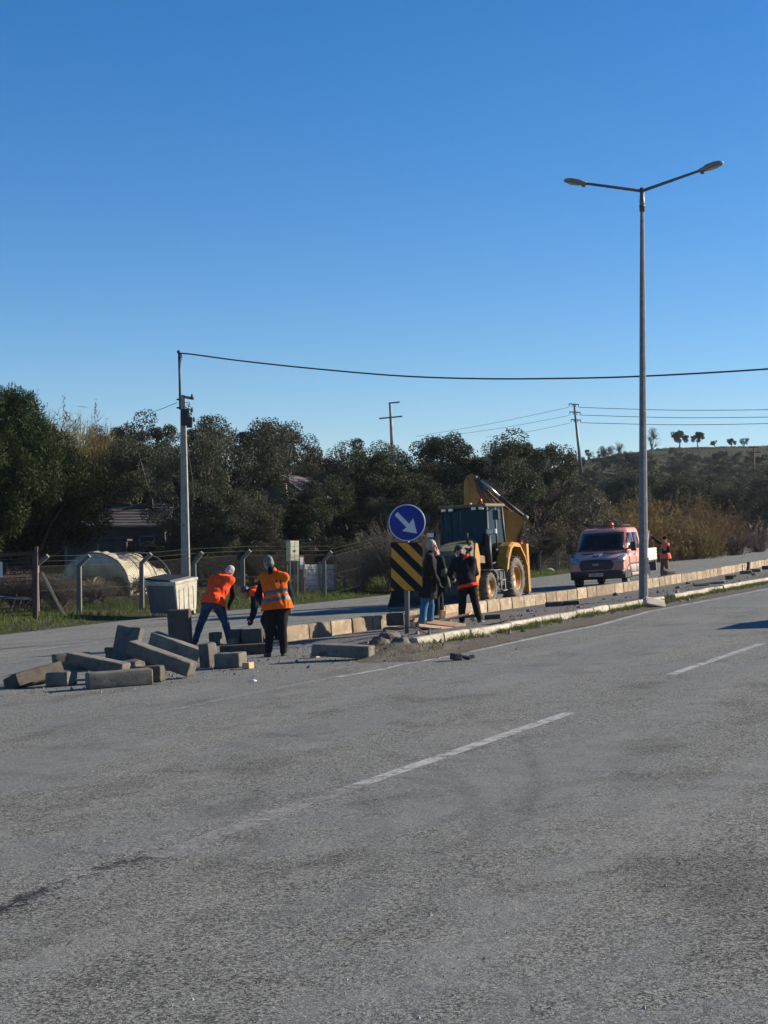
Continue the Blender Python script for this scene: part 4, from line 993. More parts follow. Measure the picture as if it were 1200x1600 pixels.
# loader arms, frame towers, bucket
for s_ in (1, -1):
    y = .66 * s_
    poly = [(-.35, 1.2), (-.30, 1.42), (.1, 1.46), (.9, 1.36), (1.55, 1.02), (2.05, .52), (2.08, .28), (1.92, .24), (1.80, .42), (1.35, .82), (.8, 1.10), (.1, 1.22)]
    arm = MB().prism(poly, lambda u, v_, w_: (u, y - .055 + w_, v_), .11).build('loader_arm', M['cat_dark'], bh, .012)
    MB().tube([(-.15, y - .1 * s_, 1.0), (.55, y - .1 * s_, 1.28)], .06, 10).build('hydraulic_cylinder', M['mblack'], arm)
    MB().tube([(.55, y - .1 * s_, 1.28), (1.05, y - .1 * s_, 1.42)], .035, 10).build('piston_rod', M['chrome'], arm)
    MB().prism([(.36, .22), (.30, 1.5), (.42, 1.82), (.58, 1.84), (.70, 1.5), (.72, .22), (.56, .14)], lambda u, v_, w_: (u, y + .07 * s_ - .03 + w_, v_), .06).build('arm_tower', M['cat_yellow'], bh, .01)
    lk = MB().bar((.75, y - .12 * s_, 1.52), (1.72, y - .12 * s_, 1.02), .07, .12).build('tilt_link', M['cat_yellow'], bh, .01)
    MB().tube([(.35, y - .12 * s_, 1.7), (.85, y - .12 * s_, 1.54)], .05, 10).build('tilt_cylinder', M['mblack'], lk)
bpoly = [(2.02, .95), (1.96, .60), (2.02, .30), (2.22, .13), (2.95, .10), (2.95, .13), (2.28, .19), (2.10, .34), (2.04, .60), (2.10, .93)]
bk = MB().prism(bpoly, lambda u, v_, w_: (u, -1.2 + w_, v_), 2.4).build('bucket', M['mblack'], bh, .01)
for s_ in (-1.2, 1.17):
    MB().prism([(2.02, .95), (1.96, .60), (2.02, .30), (2.22, .13), (2.95, .10), (2.55, .6), (2.12, .94)], lambda u, v_, w_: (u, s_ + w_, v_), .03).build('bucket_side', M['mblack'], bk)
for k in range(8): MB().bar((2.9, -1.08 + k * .308, .11), (3.08, -1.08 + k * .308, .09), .07, .03).build('tooth', M['galv_dark'], bk)
# cab
cx0, cx1, cyw = -.45, -1.98, .76
MB().box(((cx0 + cx1) / 2, 0, 1.02), (1.53, 1.36, .3)).build('cab_floor', M['mblack'], bh, .02)
fr_ = MB()
pil = {}
for s_ in (1, -1):
    fr_.tube([(cx0, cyw * s_ * .98, 1.1), (cx0 + .02, cyw * s_, 1.75), (cx0 - .12, cyw * s_ * .95, 2.93)], .055, 6)
    fr_.tube([(-1.25, cyw * s_, 1.2), (-1.28, cyw * s_ * .96, 2.93)], .04, 6)
    fr_.tube([(cx1, cyw * s_, 1.5), (cx1 + .08, cyw * s_ * .95, 2.93)], .055, 6)
    fr_.tube([(cx0, cyw * s_, 1.15), (-1.25, cyw * s_, 1.22), (cx1, cyw * s_, 1.55)], .045, 6)
fr_.tube([(cx0 + .02, -cyw, 1.75), (cx0 + .02, cyw, 1.75)], .03, 6)
fr_.box((cx0 + .0, 0, 1.45), (.05, 1.4, .6)).box((cx1 + .02, 0, 1.5), (.06, 1.4, .8))
fr_.build('cab_frame', M['mblack'], bh)
def gpane(name, vs, par=bh):
    vs = [Vector(v_) for v_ in vs]; n_ = (vs[1] - vs[0]).cross(vs[2] - vs[1]).normalized() * .006
    return MB().add(vs + [v_ + n_ for v_ in vs], [(3, 2, 1, 0), (4, 5, 6, 7), (0, 1, 5, 4), (1, 2, 6, 5), (2, 3, 7, 6), (3, 0, 4, 7)]).build(name, M['glass'], par)
gpane('windscreen', [(cx0 + .02, -.71, 1.78), (cx0 + .02, .71, 1.78), (cx0 - .11, .68, 2.9), (cx0 - .11, -.68, 2.9)])
gpane('rear_window', [(cx1, .70, 1.75), (cx1, -.70, 1.75), (cx1 + .08, -.66, 2.9), (cx1 + .08, .66, 2.9)])
for s_ in (1, -1):
    dr = gpane('door', [(cx0 - .02, cyw * s_, 1.22), (-1.22, cyw * s_, 1.27), (-1.25, cyw * s_ * .96, 2.88), (cx0 - .13, cyw * s_ * .955, 2.88)])
    MB().box((-1.1, cyw * s_ + .03 * s_, 1.6), (.16, .03, .05)).build('handle', M['mblack'], dr)
    gpane('side_window', [(-1.30, cyw * s_, 1.62), (cx1 + .04, cyw * s_, 1.72), (cx1 + .1, cyw * s_ * .955, 2.88), (-1.31, cyw * s_ * .96, 2.88)])
rf_ = MB().box((-1.2, 0, 2.985), (1.75, 1.6, .1)).build('roof', M['cat_olive'], bh, .035, 3)
MB().box((-1.2, 0, 2.93), (1.62, 1.48, .03)).build('headliner', M['mblack'], rf_)
for s_ in (1, -1):
    for yy in (.62, .38): MB().box((cx0 + .05, yy * s_, 2.90), (.09, .15, .1)).build('roof_lamp', M['clear'], rf_, .015)
bc = MB().lathe([(.085, 3.035), (.085, 3.06)], lambda x, y, h: (-.62 + x, .52 + y, h), 14).build('beacon', M['mblack'], bh)
MB().lathe([(.075, 3.06), (.07, 3.16), (.045, 3.2), (0, 3.205)], lambda x, y, h: (-.62 + x, .52 + y, h), 14).build('beacon_lens', M['redlens'], bc)
MB().box((-.62, .2, 3.05), (.1, .06, .06)).build('roof_fitting', M['clear'], bh, .01)
for s_ in (1, -1):
    MB().tube([(cx0 + .05, .78 * s_, 1.55), (cx0 + .25, .9 * s_, 2.0), (cx0 + .25, .93 * s_, 2.12)], .022, 6).build('lamp_bracket', M['mblack'], bh)
    hl = MB().box((cx0 + .28, .98 * s_, 2.16), (.14, .26, .17)).build('headlight', M['mblack'], bh, .03)
    MB().box((cx0 + .355, .98 * s_, 2.16), (.02, .22, .14)).build('lens', M['clear'], hl, .02)
    MB().box((cx0 + .28, 1.13 * s_, 2.16), (.12, .07, .15)).build('indicator', M['amber'] if s_ < 0 else M['clear'], hl, .015)
    MB().tube([(cx0 - .1, .76 * s_, 2.8), (cx0 + .1, 1.05 * s_, 2.9), (cx0 + .12, 1.12 * s_, 2.75)], .018, 6).build('mirror_arm', M['mblack'], bh)
    mr = MB().box((cx0 + .12, 1.12 * s_, 2.66), (.09, .2, .30)).build('mirror', M['mblack'], bh, .03)
    MB().box((cx0 + .07, 1.12 * s_, 2.66), (.01, .17, .26)).build('mirror_glass', M['clear'], mr)
MB().tube([(cx0 + .06, -.55, 2.86), (cx0 + .10, -.5, 2.75), (cx0 + .05, -.42, 1.95)], .012, 5).build('wiper', M['mblack'], bh)
MB().tube([(-.4, .79, 1.0), (-.38, .80, 2.05)], .09, 12).build('air_intake', M['mblack'], bh)
# interior
MB().box((-1.45, 0, 1.38), (.5, .52, .16)).box((-1.68, 0, 1.75), (.12, .48, .7), (0, R(-8), 0)).box((-1.45, 0, 1.22), (.35, .35, .2)).build('driver_seat', M['mblack'], bh, .04)
MB().tube([(-.62, 0, 1.2), (-.85, 0, 1.85)], .05, 8).box((-.62, 0, 1.55), (.16, .7, .35)).build('dashboard', M['mblack'], bh)
fw = Vector((-.87, 0, 1.88))
MB().tube([fw + Vector((math.sin(a) * .0 - .06 * math.cos(a), .19 * math.sin(a), .17 * math.cos(a))) for a in np.linspace(0, 2 * math.pi, 19)], .016, 6).build('steering_wheel', M['mblack'], bh)
# rear fenders, steps, tank
for s_ in (1, -1):
    pr = [(-1.02, 1.02), (-1.18, 1.35), (-1.45, 1.68), (-1.75, 1.80), (-2.35, 1.76), (-2.75, 1.42), (-2.95, 1.10)]
    inn = [(x_ * .93 - .15, z_ - .08) for x_, z_ in pr]
    vs = []; y0, y1 = .56 * s_, 1.12 * s_
    for x_, z_ in pr: vs += [(x_, y0, z_), (x_, y1 - .06 * s_, z_), (x_, y1, z_ - .05), (x_, y1, z_ - .13)]
    o = MB().add(vs, [(4 * i + k, 4 * i + k + 1, 4 * i + 5 + k, 4 * i + 4 + k) for i in range(len(pr) - 1) for k in range(3)]).build('rear_fender', M['cat_yellow'], bh)
    m_ = o.modifiers.new('t', 'SOLIDIFY'); m_.thickness = .03; m_.offset = 0
    MB().prism([(-1.02, 1.02), (-1.18, 1.35), (-1.45, 1.68), (-1.75, 1.80), (-2.0, 1.79), (-1.55, 1.25), (-1.42, .95)], lambda u, v_, w_: (u, .72 * s_ + w_ * s_, v_), .32).build('fender_skirt', M['cat_yellow'], bh, .01)
    stp = MB().tube([(-.72, .98 * s_, .92), (-.75, 1.0 * s_, .32), (-1.12, 1.0 * s_, .32), (-1.1, .98 * s_, .92)], .025, 6, cap=True)
    stp.bar((-.74, .98 * s_, .34), (-1.12, .98 * s_, .34), .18, .03).bar((-.74, .96 * s_, .66), (-1.1, .96 * s_, .66), .16, .03).build('step', M['galv'], bh)
    MB().box((-.92, .72 * s_, .72), (.72, .36, .5)).build('tank', M['mblack'], bh, .03)
    MB().bar((-.45, .72 * s_, .97), (-1.25, .78 * s_, .97), .4, .04).build('platform', M['galv_dark'], bh, .01)
    MB().prism([(-.48, .52), (-.42, .88), (-.15, 1.02), (.2, 1.0), (.2, .98), (-.14, .99), (-.39, .86), (-.45, .52)], lambda u, v_, w_: (u, (.67 + w_) * s_, v_), .34).build('front_fender', M['mblack'], bh)
    # stabiliser
    sf = MB().box((-3.05, 1.02 * s_, .95), (.2, .22, 1.55)).build('stabiliser', M['cat_yellow'], bh, .015)
    MB().box((-3.05, 1.02 * s_, .5), (.13, .15, .85)).box((-3.05, 1.02 * s_, .09), (.36, .34, .06)).build('stabiliser_foot', M['galv_dark'], sf, .01)
    MB().box((-3.05, .9 * s_, 1.74), (.14, .10, .1)).build('tail_lamp', M['redlens'], bh, .01)
MB().box((-3.05, 0, .75), (.22, 1.95, .35)).box((-3.05, 0, 1.45), (.22, 1.95, .18)).build('rear_frame', M['cat_yellow'], bh, .015)
# boom folded up and swung sideways behind the cab
bi = mwB.inverted()
Yb = 51.2
def bw(px, py, dy=0): return bi @ P(px, py, Yb + dy)
def plate(name, pix, th, mat, dy=0, par=bh, bev=.015):
    vs = [bw(x, y, dy) for x, y in pix] + [bw(x, y, dy + th) for x, y in pix]; n = len(pix)
    return MB().add(vs, [tuple(range(n))[::-1], tuple(range(n, 2 * n))] + [(i, (i + 1) % n, n + (i + 1) % n, n + i) for i in range(n)]).build(name, M[mat], par, bev)
bm_ = plate('boom', [(725, 812), (725, 752), (730, 743), (738, 739.5), (746, 741), (750, 750), (760, 764), (778, 781), (800, 798), (797, 840), (775, 862), (760, 850)], .34, 'cat_yellow')
plate('boom_edge', [(738, 739.5), (746, 741), (750, 750), (760, 764), (766, 770), (758, 769), (748, 757), (742, 746)], .06, 'mblack', -.065, bm_, .004)
MB().tube([bw(733, 742, -.03), bw(734.5, 770, -.03), bw(736, 800, -.03)], .025, 6).build('hydraulic_hose', M['cat_yellow'], bm_)
for q in range(3): MB().tube([bw(741 + q * 3, 747, -.05), bw(752 + q * 4, 778 - q * 4, -.07), bw(768 + q * 5, 797 - q * 3, -.06), bw(776 + q * 4, 812, -.04)], .02, 6).build('hydraulic_hose', M['mblack'], bm_)
for px, py in ((743, 746), (749, 767)): MB().lathe([(.07, -.05), (.07, .4)], lambda x, y, h: bw(px + x * 47, py + y * 47, h - .02), 12).build('pin', M['galv'], bm_)
dp = plate('dipper', [(792, 797), (800, 799), (815, 804), (822, 807), (824, 812), (817, 822), (811, 836), (806, 852), (798, 872), (788, 872), (790, 830)], .3, 'cat_yellow', -.1)
plate('dig_bucket', [(817, 822), (819, 818), (815, 836), (812, 852), (806, 872), (795, 876), (800, 862), (807, 848), (811, 836)], .62, 'mblack', -.2, bh, .008)
MB().lathe([(.10, -.18), (.10, .5)], lambda x, y, h: bw(821.5 + x * 47, 809 + y * 47, h), 14).build('dipper_pin', M['galv'], dp)
cy = MB().tube([bw(780, 776, -.12), bw(818, 806, -.12)], .055, 10).build('dipper_cylinder', M['mblack'], bh)
MB().tube([bw(752, 750, -.12), bw(782, 777.5, -.12)], .05, 10).build('piston_rod', M['chrome'], cy)
MB().tube([bw(762, 772, -.14), bw(795, 797, -.14)], .03, 8).build('hose_bundle', M['mblack'], cy)
# ---------------------------------------------------------------- crew-cab tipper truck
def truck_paint():
    m, nt, b = nm('faded_orange_paint', .38); co_ = objco(nt)
    z = nd(nt, 'SeparateXYZ', Vector=co_).outputs[2]; x = nd(nt, 'SeparateXYZ', Vector=co_).outputs[0]
    n_ = mth(nt, 'MULTIPLY', mth(nt, 'SUBTRACT', noi(nt, co_, 2.2, 4), .5), .25)
    col = mixc(nt, ramp(nt, mth(nt, 'ADD', z, n_), .95, 1.12), (.56, .165, .10), (.52, .31, .285))          # bonnet and roof have faded to pink
    side = ramp(nt, x, -.55, -.75)
    sc = mixc(nt, ramp(nt, mth(nt, 'ADD', z, n_), .72, .80), (.60, .48, .42), (.66, .22, .14))              # pale sill, orange door
    col = mixc(nt, side, col, sc)
    col = mixc(nt, mth(nt, 'MULTIPLY', ramp(nt, noi(nt, co_, 5, 5, .7), .5, .7), .35), col, (.50, .36, .31))
    nt.links.new(col, b.inputs['Base Color']); b.inputs['Coat Weight'].default_value = .25; b.inputs['Coat Roughness'].default_value = .2
    return m
M['tpaint'] = truck_paint()
M['twhite'] = pmat('dropside_white', (.62, .60, .55), (.52, .50, .45), 4, .5, c3=(.35, .31, .26), s3=7)
M['tblack'] = pmat('bumper_black', (.012, .012, .014), (.02, .02, .022), 5, .55)
mwT = plane_mat(G(933, 919.5), yaw_of(21.5)); mwT.translation += UPN * .012
tr = thing('crew_cab_truck', 'faded orange-pink crew cab pickup truck with white dropsides parked on the far carriageway', 'pickup truck', mwT)
LV = [(.30, -.10, .90, .30), (.42, -.02, .985, .26), (.62, 0, 1.0, .24), (.66, -.03, 1.0, .22), (.95, -.08, 1.0, .24), (1.06, -.16, .995, .26), (1.20, -.46, .98, .28), (1.27, -.72, .965, .28), (1.60, -.98, .93, .26), (1.98, -1.32, .86, .22), (2.06, -1.42, .82, .22), (2.12, -1.62, .74, .22)]
zs_ = [l[0] for l in LV]
def lv(z): return [float(np.interp(z, zs_, [l[i] for l in LV])) for i in (1, 2, 3)]
XR = -3.25
def front_pt(y, z, off=0):
    xf, w_, k = lv(z); f = min(1, abs(y) / w_); return Vector((xf - k * f ** 3.2 + off, y, z))
def side_pt(x, z, s_, off=0):
    xf, w_, k = lv(z); return Vector((x, s_ * (w_ + off), z))
ys_ = [-1, -.93, -.8, -.6, -.3, 0, .3, .6, .8, .93, 1]
rings = []
for z, xf, w_, k in LV:
    rg = [front_pt(y * w_, z) for y in ys_]
    xs2 = [-1.2, -2.0, -2.8, XR] if xf - k > -1.25 else [xf - k - .1, -2.2, -2.8, XR]
    rg += [Vector((x, w_, z)) for x in xs2] + [Vector((XR - .03, w_ * .6, z)), Vector((XR - .03, -w_ * .6, z))] + [Vector((x, -w_, z)) for x in xs2[::-1]]
    rings.append(rg)
n = len(rings[0]); vs = [p for rg in rings for p in rg]; fs = []; mi = []
for i in range(len(rings) - 1):
    for k in range(n):
        fs.append((i * n + k, i * n + (k + 1) % n, (i + 1) * n + (k + 1) % n, (i + 1) * n + k))
fs += [tuple(range(n))[::-1], tuple((len(rings) - 1) * n + k for k in range(n))]
cab = MB().add(vs, fs, 0, True).build('cab', [M['tpaint']], tr)
cab.modifiers.new('normals', 'WEIGHTED_NORMAL')
def patch(name, pts_fn, us, vs_, mat, par, off, th=.006, smooth=True):
    """Grid panel lying on the cab skin, proud by off."""
    V = [pts_fn(u, v_) for v_ in vs_ for u in us]; m_ = len(us)
    mb = MB().add(V, [(j * m_ + i, j * m_ + i + 1, (j + 1) * m_ + i + 1, (j + 1) * m_ + i) for j in range(len(vs_) - 1) for i in range(m_ - 1)], 0, smooth)
    o = mb.build(name, mat, par); sd_ = o.modifiers.new('t', 'SOLIDIFY'); sd_.thickness = th; sd_.offset = 0
    return o
M['wsdark'] = pmat('windscreen_dark', (.005, .005, .008), (.009, .009, .012), 2, .08, 0, spec=.25)
ws = patch('windscreen', lambda u, z: front_pt(u * (lv(z)[1] - .1), z, .012), np.linspace(-1, 1, 13), np.linspace(1.31, 1.96, 6), M['wsdark'], tr, 0)
MB().bar(front_pt(-.7, 1.33, .03), front_pt(.1, 1.35, .03), .02, .02).bar(front_pt(.05, 1.33, .03), front_pt(.75, 1.36, .03), .02, .02).build('wiper', M['tblack'], ws)
for s_ in (1, -1):
    d1 = patch('front_door', lambda x, z: side_pt(x, z, s_, .006), np.linspace(-1.02, -2.08, 4), np.linspace(.5, 1.28, 4), M['tpaint'], tr, 0, .012)
    d2 = patch('rear_door', lambda x, z: side_pt(x, z, s_, .006), np.linspace(-2.11, -3.05, 4), np.linspace(.5, 1.28, 4), M['tpaint'], tr, 0, .012)
    for xg in (-1.0, -2.095, -3.07):
        MB().bar((xg, s_ * 1.0, .5), (xg, s_ * 1.004, 1.05), .014, .014).bar((xg, s_ * 1.003, 1.05), (xg, s_ * .972, 1.29), .014, .014).build('panel_gap', M['tblack'], tr)
    MB().bar((-1.02, s_ * 1.003, .49), (-3.05, s_ * 1.003, .49), .016, .018).build('sill_trim', M['tblack'], tr)
    MB().bar((-1.05, s_ * 1.012, .80), (-3.05, s_ * 1.012, .80), .012, .05).build('rub_strip', M['tblack'], tr)
    for d_, xx in ((d1, -1.95), (d2, -2.92)): MB().box((xx, s_ * 1.0, 1.12), (.14, .05, .04)).build('handle', M['tblack'], d_, .01)
    def sw(x0b, x0t, x1): return lambda u, z: side_pt((x0b + (x0t - x0b) * (z - 1.33) / .6) * (1 - u) + x1 * u, z, s_, .008)
    patch('side_window', sw(-1.12, -1.48, -2.05), np.linspace(0, 1, 4), np.linspace(1.33, 1.93, 5), M['wsdark'], tr, 0)
    patch('side_window', sw(-2.16, -2.16, -3.0), np.linspace(0, 1, 4), np.linspace(1.33, 1.93, 5), M['wsdark'], tr, 0)
    patch('headlight', lambda u, v_: front_pt(s_ * (.60 + .385 * u), .90 + v_ * (.13 + .15 * u) - .02 * (1 - u), .014), np.linspace(0, 1, 6), np.linspace(0, 1, 5), M['headglass'] if 'headglass' in M else M.setdefault('headglass', pmat('headlight_glass', (.20, .22, .24), (.30, .32, .33), 9, .15, .3)), tr, 0, .02)
    mr = MB().box((-.98, s_ * 1.19, 1.42), (.16, .20, .34)).build('mirror', M['tblack'], tr, .05, 3)
    MB().bar((-1.0, s_ * .93, 1.34), (-1.0, s_ * 1.15, 1.36), .08, .06).build('mirror_arm', M['tblack'], mr)
    MB().prism([(math.cos(a) * r_ - .92, math.sin(a) * r_ + .36) for r_, rng_ in ((.43, np.linspace(-.15, math.pi + .15, 12)), (.37, np.linspace(math.pi + .15, -.15, 12))) for a in rng_], lambda u, v_, w_: (u, s_ * (.96 + w_), v_), .05).build('wheel_arch', M['tblack'], tr)
    road_wheel('wheel', tr, -.92, .87 * s_, .345, .22, .215, M['tyre'], M['galv'], 0, s_)
    road_wheel('wheel', tr, -4.35, .87 * s_, .345, .22, .215, M['tyre'], M['galv'], 0, s_)
    bd = MB().box((-4.6, s_ * 1.02, 1.06), (2.3, .04, .46)).build('dropside', M['twhite'], tr, .01)
    for k in range(4): MB().box((-4.6, s_ * 1.045, .90 + k * .115), (2.26, .025, .05)).build('dropside_rib', M['twhite'], bd, .01)
    MB().box((-5.45, s_ * .93, .62), (.12, .26, .42)).build('mudflap', M['bin_grey'], tr, .01)
    tl_ = MB().box((-5.72, s_ * .82, .72), (.06, .3, .14)).build('tail_light', M['redlens'], tr, .01)
patch('grille', lambda u, v_: front_pt(u * (.56 + .06 * math.sin(math.pi * v_)) * (1 - .10 * abs(v_ - .5)), .635 + .36 * v_ + .02 * (1 - abs(u)), .016), np.linspace(-1, 1, 11), np.linspace(0, 1, 7), M['tblack'], tr, 0, .02)
for k in range(4): MB().bar(front_pt(-.5, .70 + .075 * k, .034), front_pt(.5, .70 + .075 * k, .034), .012, .02).build('grille_slat', M['mblack'], tr)
nb = link('lettering', text_mesh('FORD', .085, .004, M['clear']), tr); nb.matrix_local = Matrix.Translation((-.012, 0, .825)) @ Matrix(((0, 0, 1), (1, 0, 0), (0, 1, 0))).to_4x4()
patch('bumper', lambda u, v_: front_pt(u * lv(.31 + .30 * v_)[1] * .995, .31 + .30 * v_, .02), np.linspace(-1, 1, 15), np.linspace(0, 1, 5), M['tblack'], tr, 0, .03)
for s_ in (1, -1): MB().box((-.72, s_ * .985, .46), (.95, .035, .3)).build('bumper_end', M['tblack'], tr, .02)
pl = MB().box((.045, 0, .47), (.015, .52, .115)).build('number_plate', M['bin'], tr, .003)
nb = link('lettering', text_mesh('35 JPJ 457', .098, .002, M['mblack']), pl); nb.matrix_local = Matrix.Translation((.055, 0, .47)) @ Matrix(((0, 0, 1), (1, 0, 0), (0, 1, 0))).to_4x4()
for s_ in (1, -1): MB().bar(front_pt(s_ * .18, 1.215, .02) + Vector((0, 0, .012)), front_pt(s_ * .62, 1.205, .02) + Vector((0, 0, .012)), .05, .03).build('bonnet_vent', M['tblack'], tr)
M['emblem'] = pmat('emblem_violet', (.05, .03, .16), (.07, .04, .2), 9, .5)
eb = MB()
nx_ = Vector((.55, 0, .83))
def epx(y, t): p = front_pt(y, 1.08 + t * .10); return p + nx_ * .014
for pts in ([(-.16, .75), (-.09, .45), (0, .1)], [(0, .1), (.05, .5), (.16, .95)], [(-.03, .95), (.04, .7), (.02, .4)], [(-.08, .15), (-.14, .4), (-.19, .7)]):
    eb.tube([epx(y, t) for y, t in pts], [.012, .026, .010], 6)
eb.build('emblem', M['emblem'], tr)
rk = MB().tube([(-1.7, -.66, 2.2), (-1.7, .66, 2.2)], .02, 6).tube([(-2.9, -.66, 2.2), (-2.9, .66, 2.2)], .02, 6).tube([(-1.7, .66, 2.2), (-2.9, .66, 2.2)], .02, 6).tube([(-1.7, -.66, 2.2), (-2.9, -.66, 2.2)], .02, 6)
for x in (-1.7, -2.9):
    for s_ in (.66, -.66): rk.tube([(x, s_, 2.1), (x, s_, 2.2)], .018, 6)
rk.build('roof_rack', M['tblack'], tr)
bc = MB().lathe([(.10, 2.12), (.10, 2.15)], lambda x, y, h: (-1.85 + x, .22 + y, h), 14).build('beacon', M['tblack'], tr)
MB().lathe([(.09, 2.15), (.085, 2.27), (.05, 2.31), (0, 2.315)], lambda x, y, h: (-1.85 + x, .22 + y, h), 14).build('beacon_lens', M['amber'], bc)
MB().tube([(-2.4, .2, 2.12), (-2.5, .2, 2.75)], .008, 5).build('aerial', M['tblack'], tr)
MB().box((-4.6, 0, .80), (2.3, 2.0, .08)).box((-4.2, 0, .55), (2.9, .8, .18)).box((-4.35, 0, .40), (.14, 1.6, .14)).build('bed', M['tblack'], tr, .01)
MB().box((-3.46, 0, 1.25), (.05, 2.04, .9)).build('headboard', M['twhite'], tr, .01)
MB().box((-5.74, 0, 1.06), (.04, 2.04, .46)).build('tailgate', M['twhite'], tr, .01)
MB().tube([(-5.0, .8, .84), (-5.15, .85, 1.55), (-5.2, .9, 1.95)], .02, 6).build('tool_handle', M['twhite'], tr)
# ================================================================ PEOPLE
def remeshed(mb, name, mat, voxel, parent, smooth=4, wr=0, wf=9, seed=0, cut=None):
    me = mb.mesh('t', mat); b = bmesh.new(); b.from_mesh(me); bmesh.ops.recalc_face_normals(b, faces=b.faces); b.to_mesh(me); b.free()
    o = bpy.data.objects.new('t', me); C.objects.link(o)
    m = o.modifiers.new('r', 'REMESH'); m.mode = 'VOXEL'; m.voxel_size = voxel
    if smooth: s_ = o.modifiers.new('s', 'SMOOTH'); s_.iterations = smooth; s_.factor = .5
    bpy.context.view_layer.update()
    out = bpy.data.meshes.new_from_object(o.evaluated_get(bpy.context.evaluated_depsgraph_get()))
    bpy.data.objects.remove(o); out.name = name
    if not out.materials: out.materials.append(mat[0] if isinstance(mat, list) else mat)
    if cut:
        bb = bmesh.new(); bb.from_mesh(out); bmesh.ops.bisect_plane(bb, geom=bb.verts[:] + bb.edges[:] + bb.faces[:], plane_co=cut[0], plane_no=cut[1], clear_inner=True); bb.to_mesh(out); bb.free()
    nv = len(out.vertices); nf = len(out.polygons)
    if wr:
        co_ = np.empty(nv * 3, np.float32); out.vertices.foreach_get('co', co_); co_ = co_.reshape(-1, 3)
        nr = np.empty(nv * 3, np.float32); out.vertices.foreach_get('normal', nr); nr = nr.reshape(-1, 3)
        d = np.array([noise.noise(Vector((p[0] * wf + seed, p[1] * wf, p[2] * wf * .8))) + .5 * noise.noise(Vector((p[0] * wf * 2.3, p[1] * wf * 2.3 + seed, p[2] * wf * 1.2))) for p in co_], np.float32)
        out.vertices.foreach_set('co', (co_ + nr * (d * wr)[:, None]).ravel())
    out.polygons.foreach_set('use_smooth', np.ones(nf, bool)); out.update()
    return link(name, out, parent)
def cone(mb, a, ra, b, rb):
    a, b = Vector(a), Vector(b)
    mb.tube([a, b], [ra, rb], 12); mb.ball(a, ra, n=12, m=8); mb.ball(b, rb, n=12, m=8)
def hand(mb, w_, d, pn, curl=.7, r=.0105, grow=0):
    w_ = Vector(w_); d = Vector(d).normalized(); pn = Vector(pn); pn = (pn - d * pn.dot(d)).normalized(); a = d.cross(pn)
    q = Matrix((a, pn, d)).transposed()
    mb.ball(w_ + d * .055, (.042 + grow, .018 + grow, .058), q, 12, 8)
    for k, ln_ in ((-1.5, .072), (-.5, .085), (.5, .08), (1.5, .062)):
        p0 = w_ + d * .095 + a * k * .022
        d1 = (d * math.cos(curl * .5) + pn * math.sin(curl * .5)); d2 = (d * math.cos(curl * 1.3) + pn * math.sin(curl * 1.3))
        p1 = p0 + d1 * ln_ * .5; p2 = p1 + d2 * ln_ * .5
        mb.tube([p0 - d * .02, p1, p2], [r + grow, (r + grow) * .95, (r + grow) * .75], 8); mb.ball(p2, (r + grow) * .75, n=8, m=6)
    p0 = w_ + d * .03 - a * .035; p1 = p0 - a * .03 + d * .03 + pn * .012; p2 = p1 + d * .035 + pn * .012
    mb.tube([p0, p1, p2], [r * 1.25 + grow, r * 1.1 + grow, r * .85 + grow], 8); mb.ball(p2, r * .85 + grow, n=8, m=6)
def cloth(name, c1, c2=None, rough=.9): return pmat(name, c1, c2 or tuple(x * .75 for x in c1), 12, rough, bump=.25, bscale=120, dist=.004, spec=.2)
M['skin'] = pmat('skin', (.42, .24, .16), (.38, .20, .13), 9, .6)
M['hivis'] = cloth('hivis_orange', (.95, .088, .018), (.88, .075, .014)); M['hivis2'] = cloth('hivis_amber', (.74, .125, .010), (.66, .105, .008)); M['hivis3'] = cloth('hivis_faded', (.86, .17, .09), (.8, .15, .07))
M['reflect'] = pmat('reflective_band', (.085, .08, .085), (.07, .065, .07), 30, .4)
M['jeans'] = cloth('blue_denim', (.022, .045, .085), (.045, .085, .14)); M['jeans_pale'] = cloth('faded_denim', (.035, .105, .20), (.06, .15, .25))
M['black_cloth'] = cloth('black_cloth', (.012, .012, .014)); M['navy'] = cloth('navy_cloth', (.012, .014, .024)); M['dark_brown'] = cloth('dark_coat', (.022, .018, .016))
M['grey_cloth'] = cloth('grey_cloth', (.10, .10, .095)); M['brown_trs'] = cloth('brown_trousers', (.17, .10, .075), (.12, .07, .055)); M['red_cloth'] = cloth('orange_red_cloth', (.85, .06, .03))
M['shoe'] = pmat('shoe_leather', (.015, .013, .012), (.03, .026, .022), 9, .6); M['glove'] = cloth('glove', (.018, .018, .02))
M['hair_grey'] = pmat('grey_hair', (.42, .42, .42), (.25, .25, .25), 40, .5, bump=.4, bscale=90); M['hair_white'] = pmat('white_hair', (.40, .39, .37), (.26, .25, .24), 40, .6, bump=.4, bscale=90); M['hair_dark'] = pmat('dark_hair', (.015, .013, .012), (.06, .055, .05), 40, .5, bump=.4, bscale=90)
M['hair_mix'] = pmat('greying_hair', (.05, .048, .045), (.16, .155, .15), 30, .6, bump=.4, bscale=90)
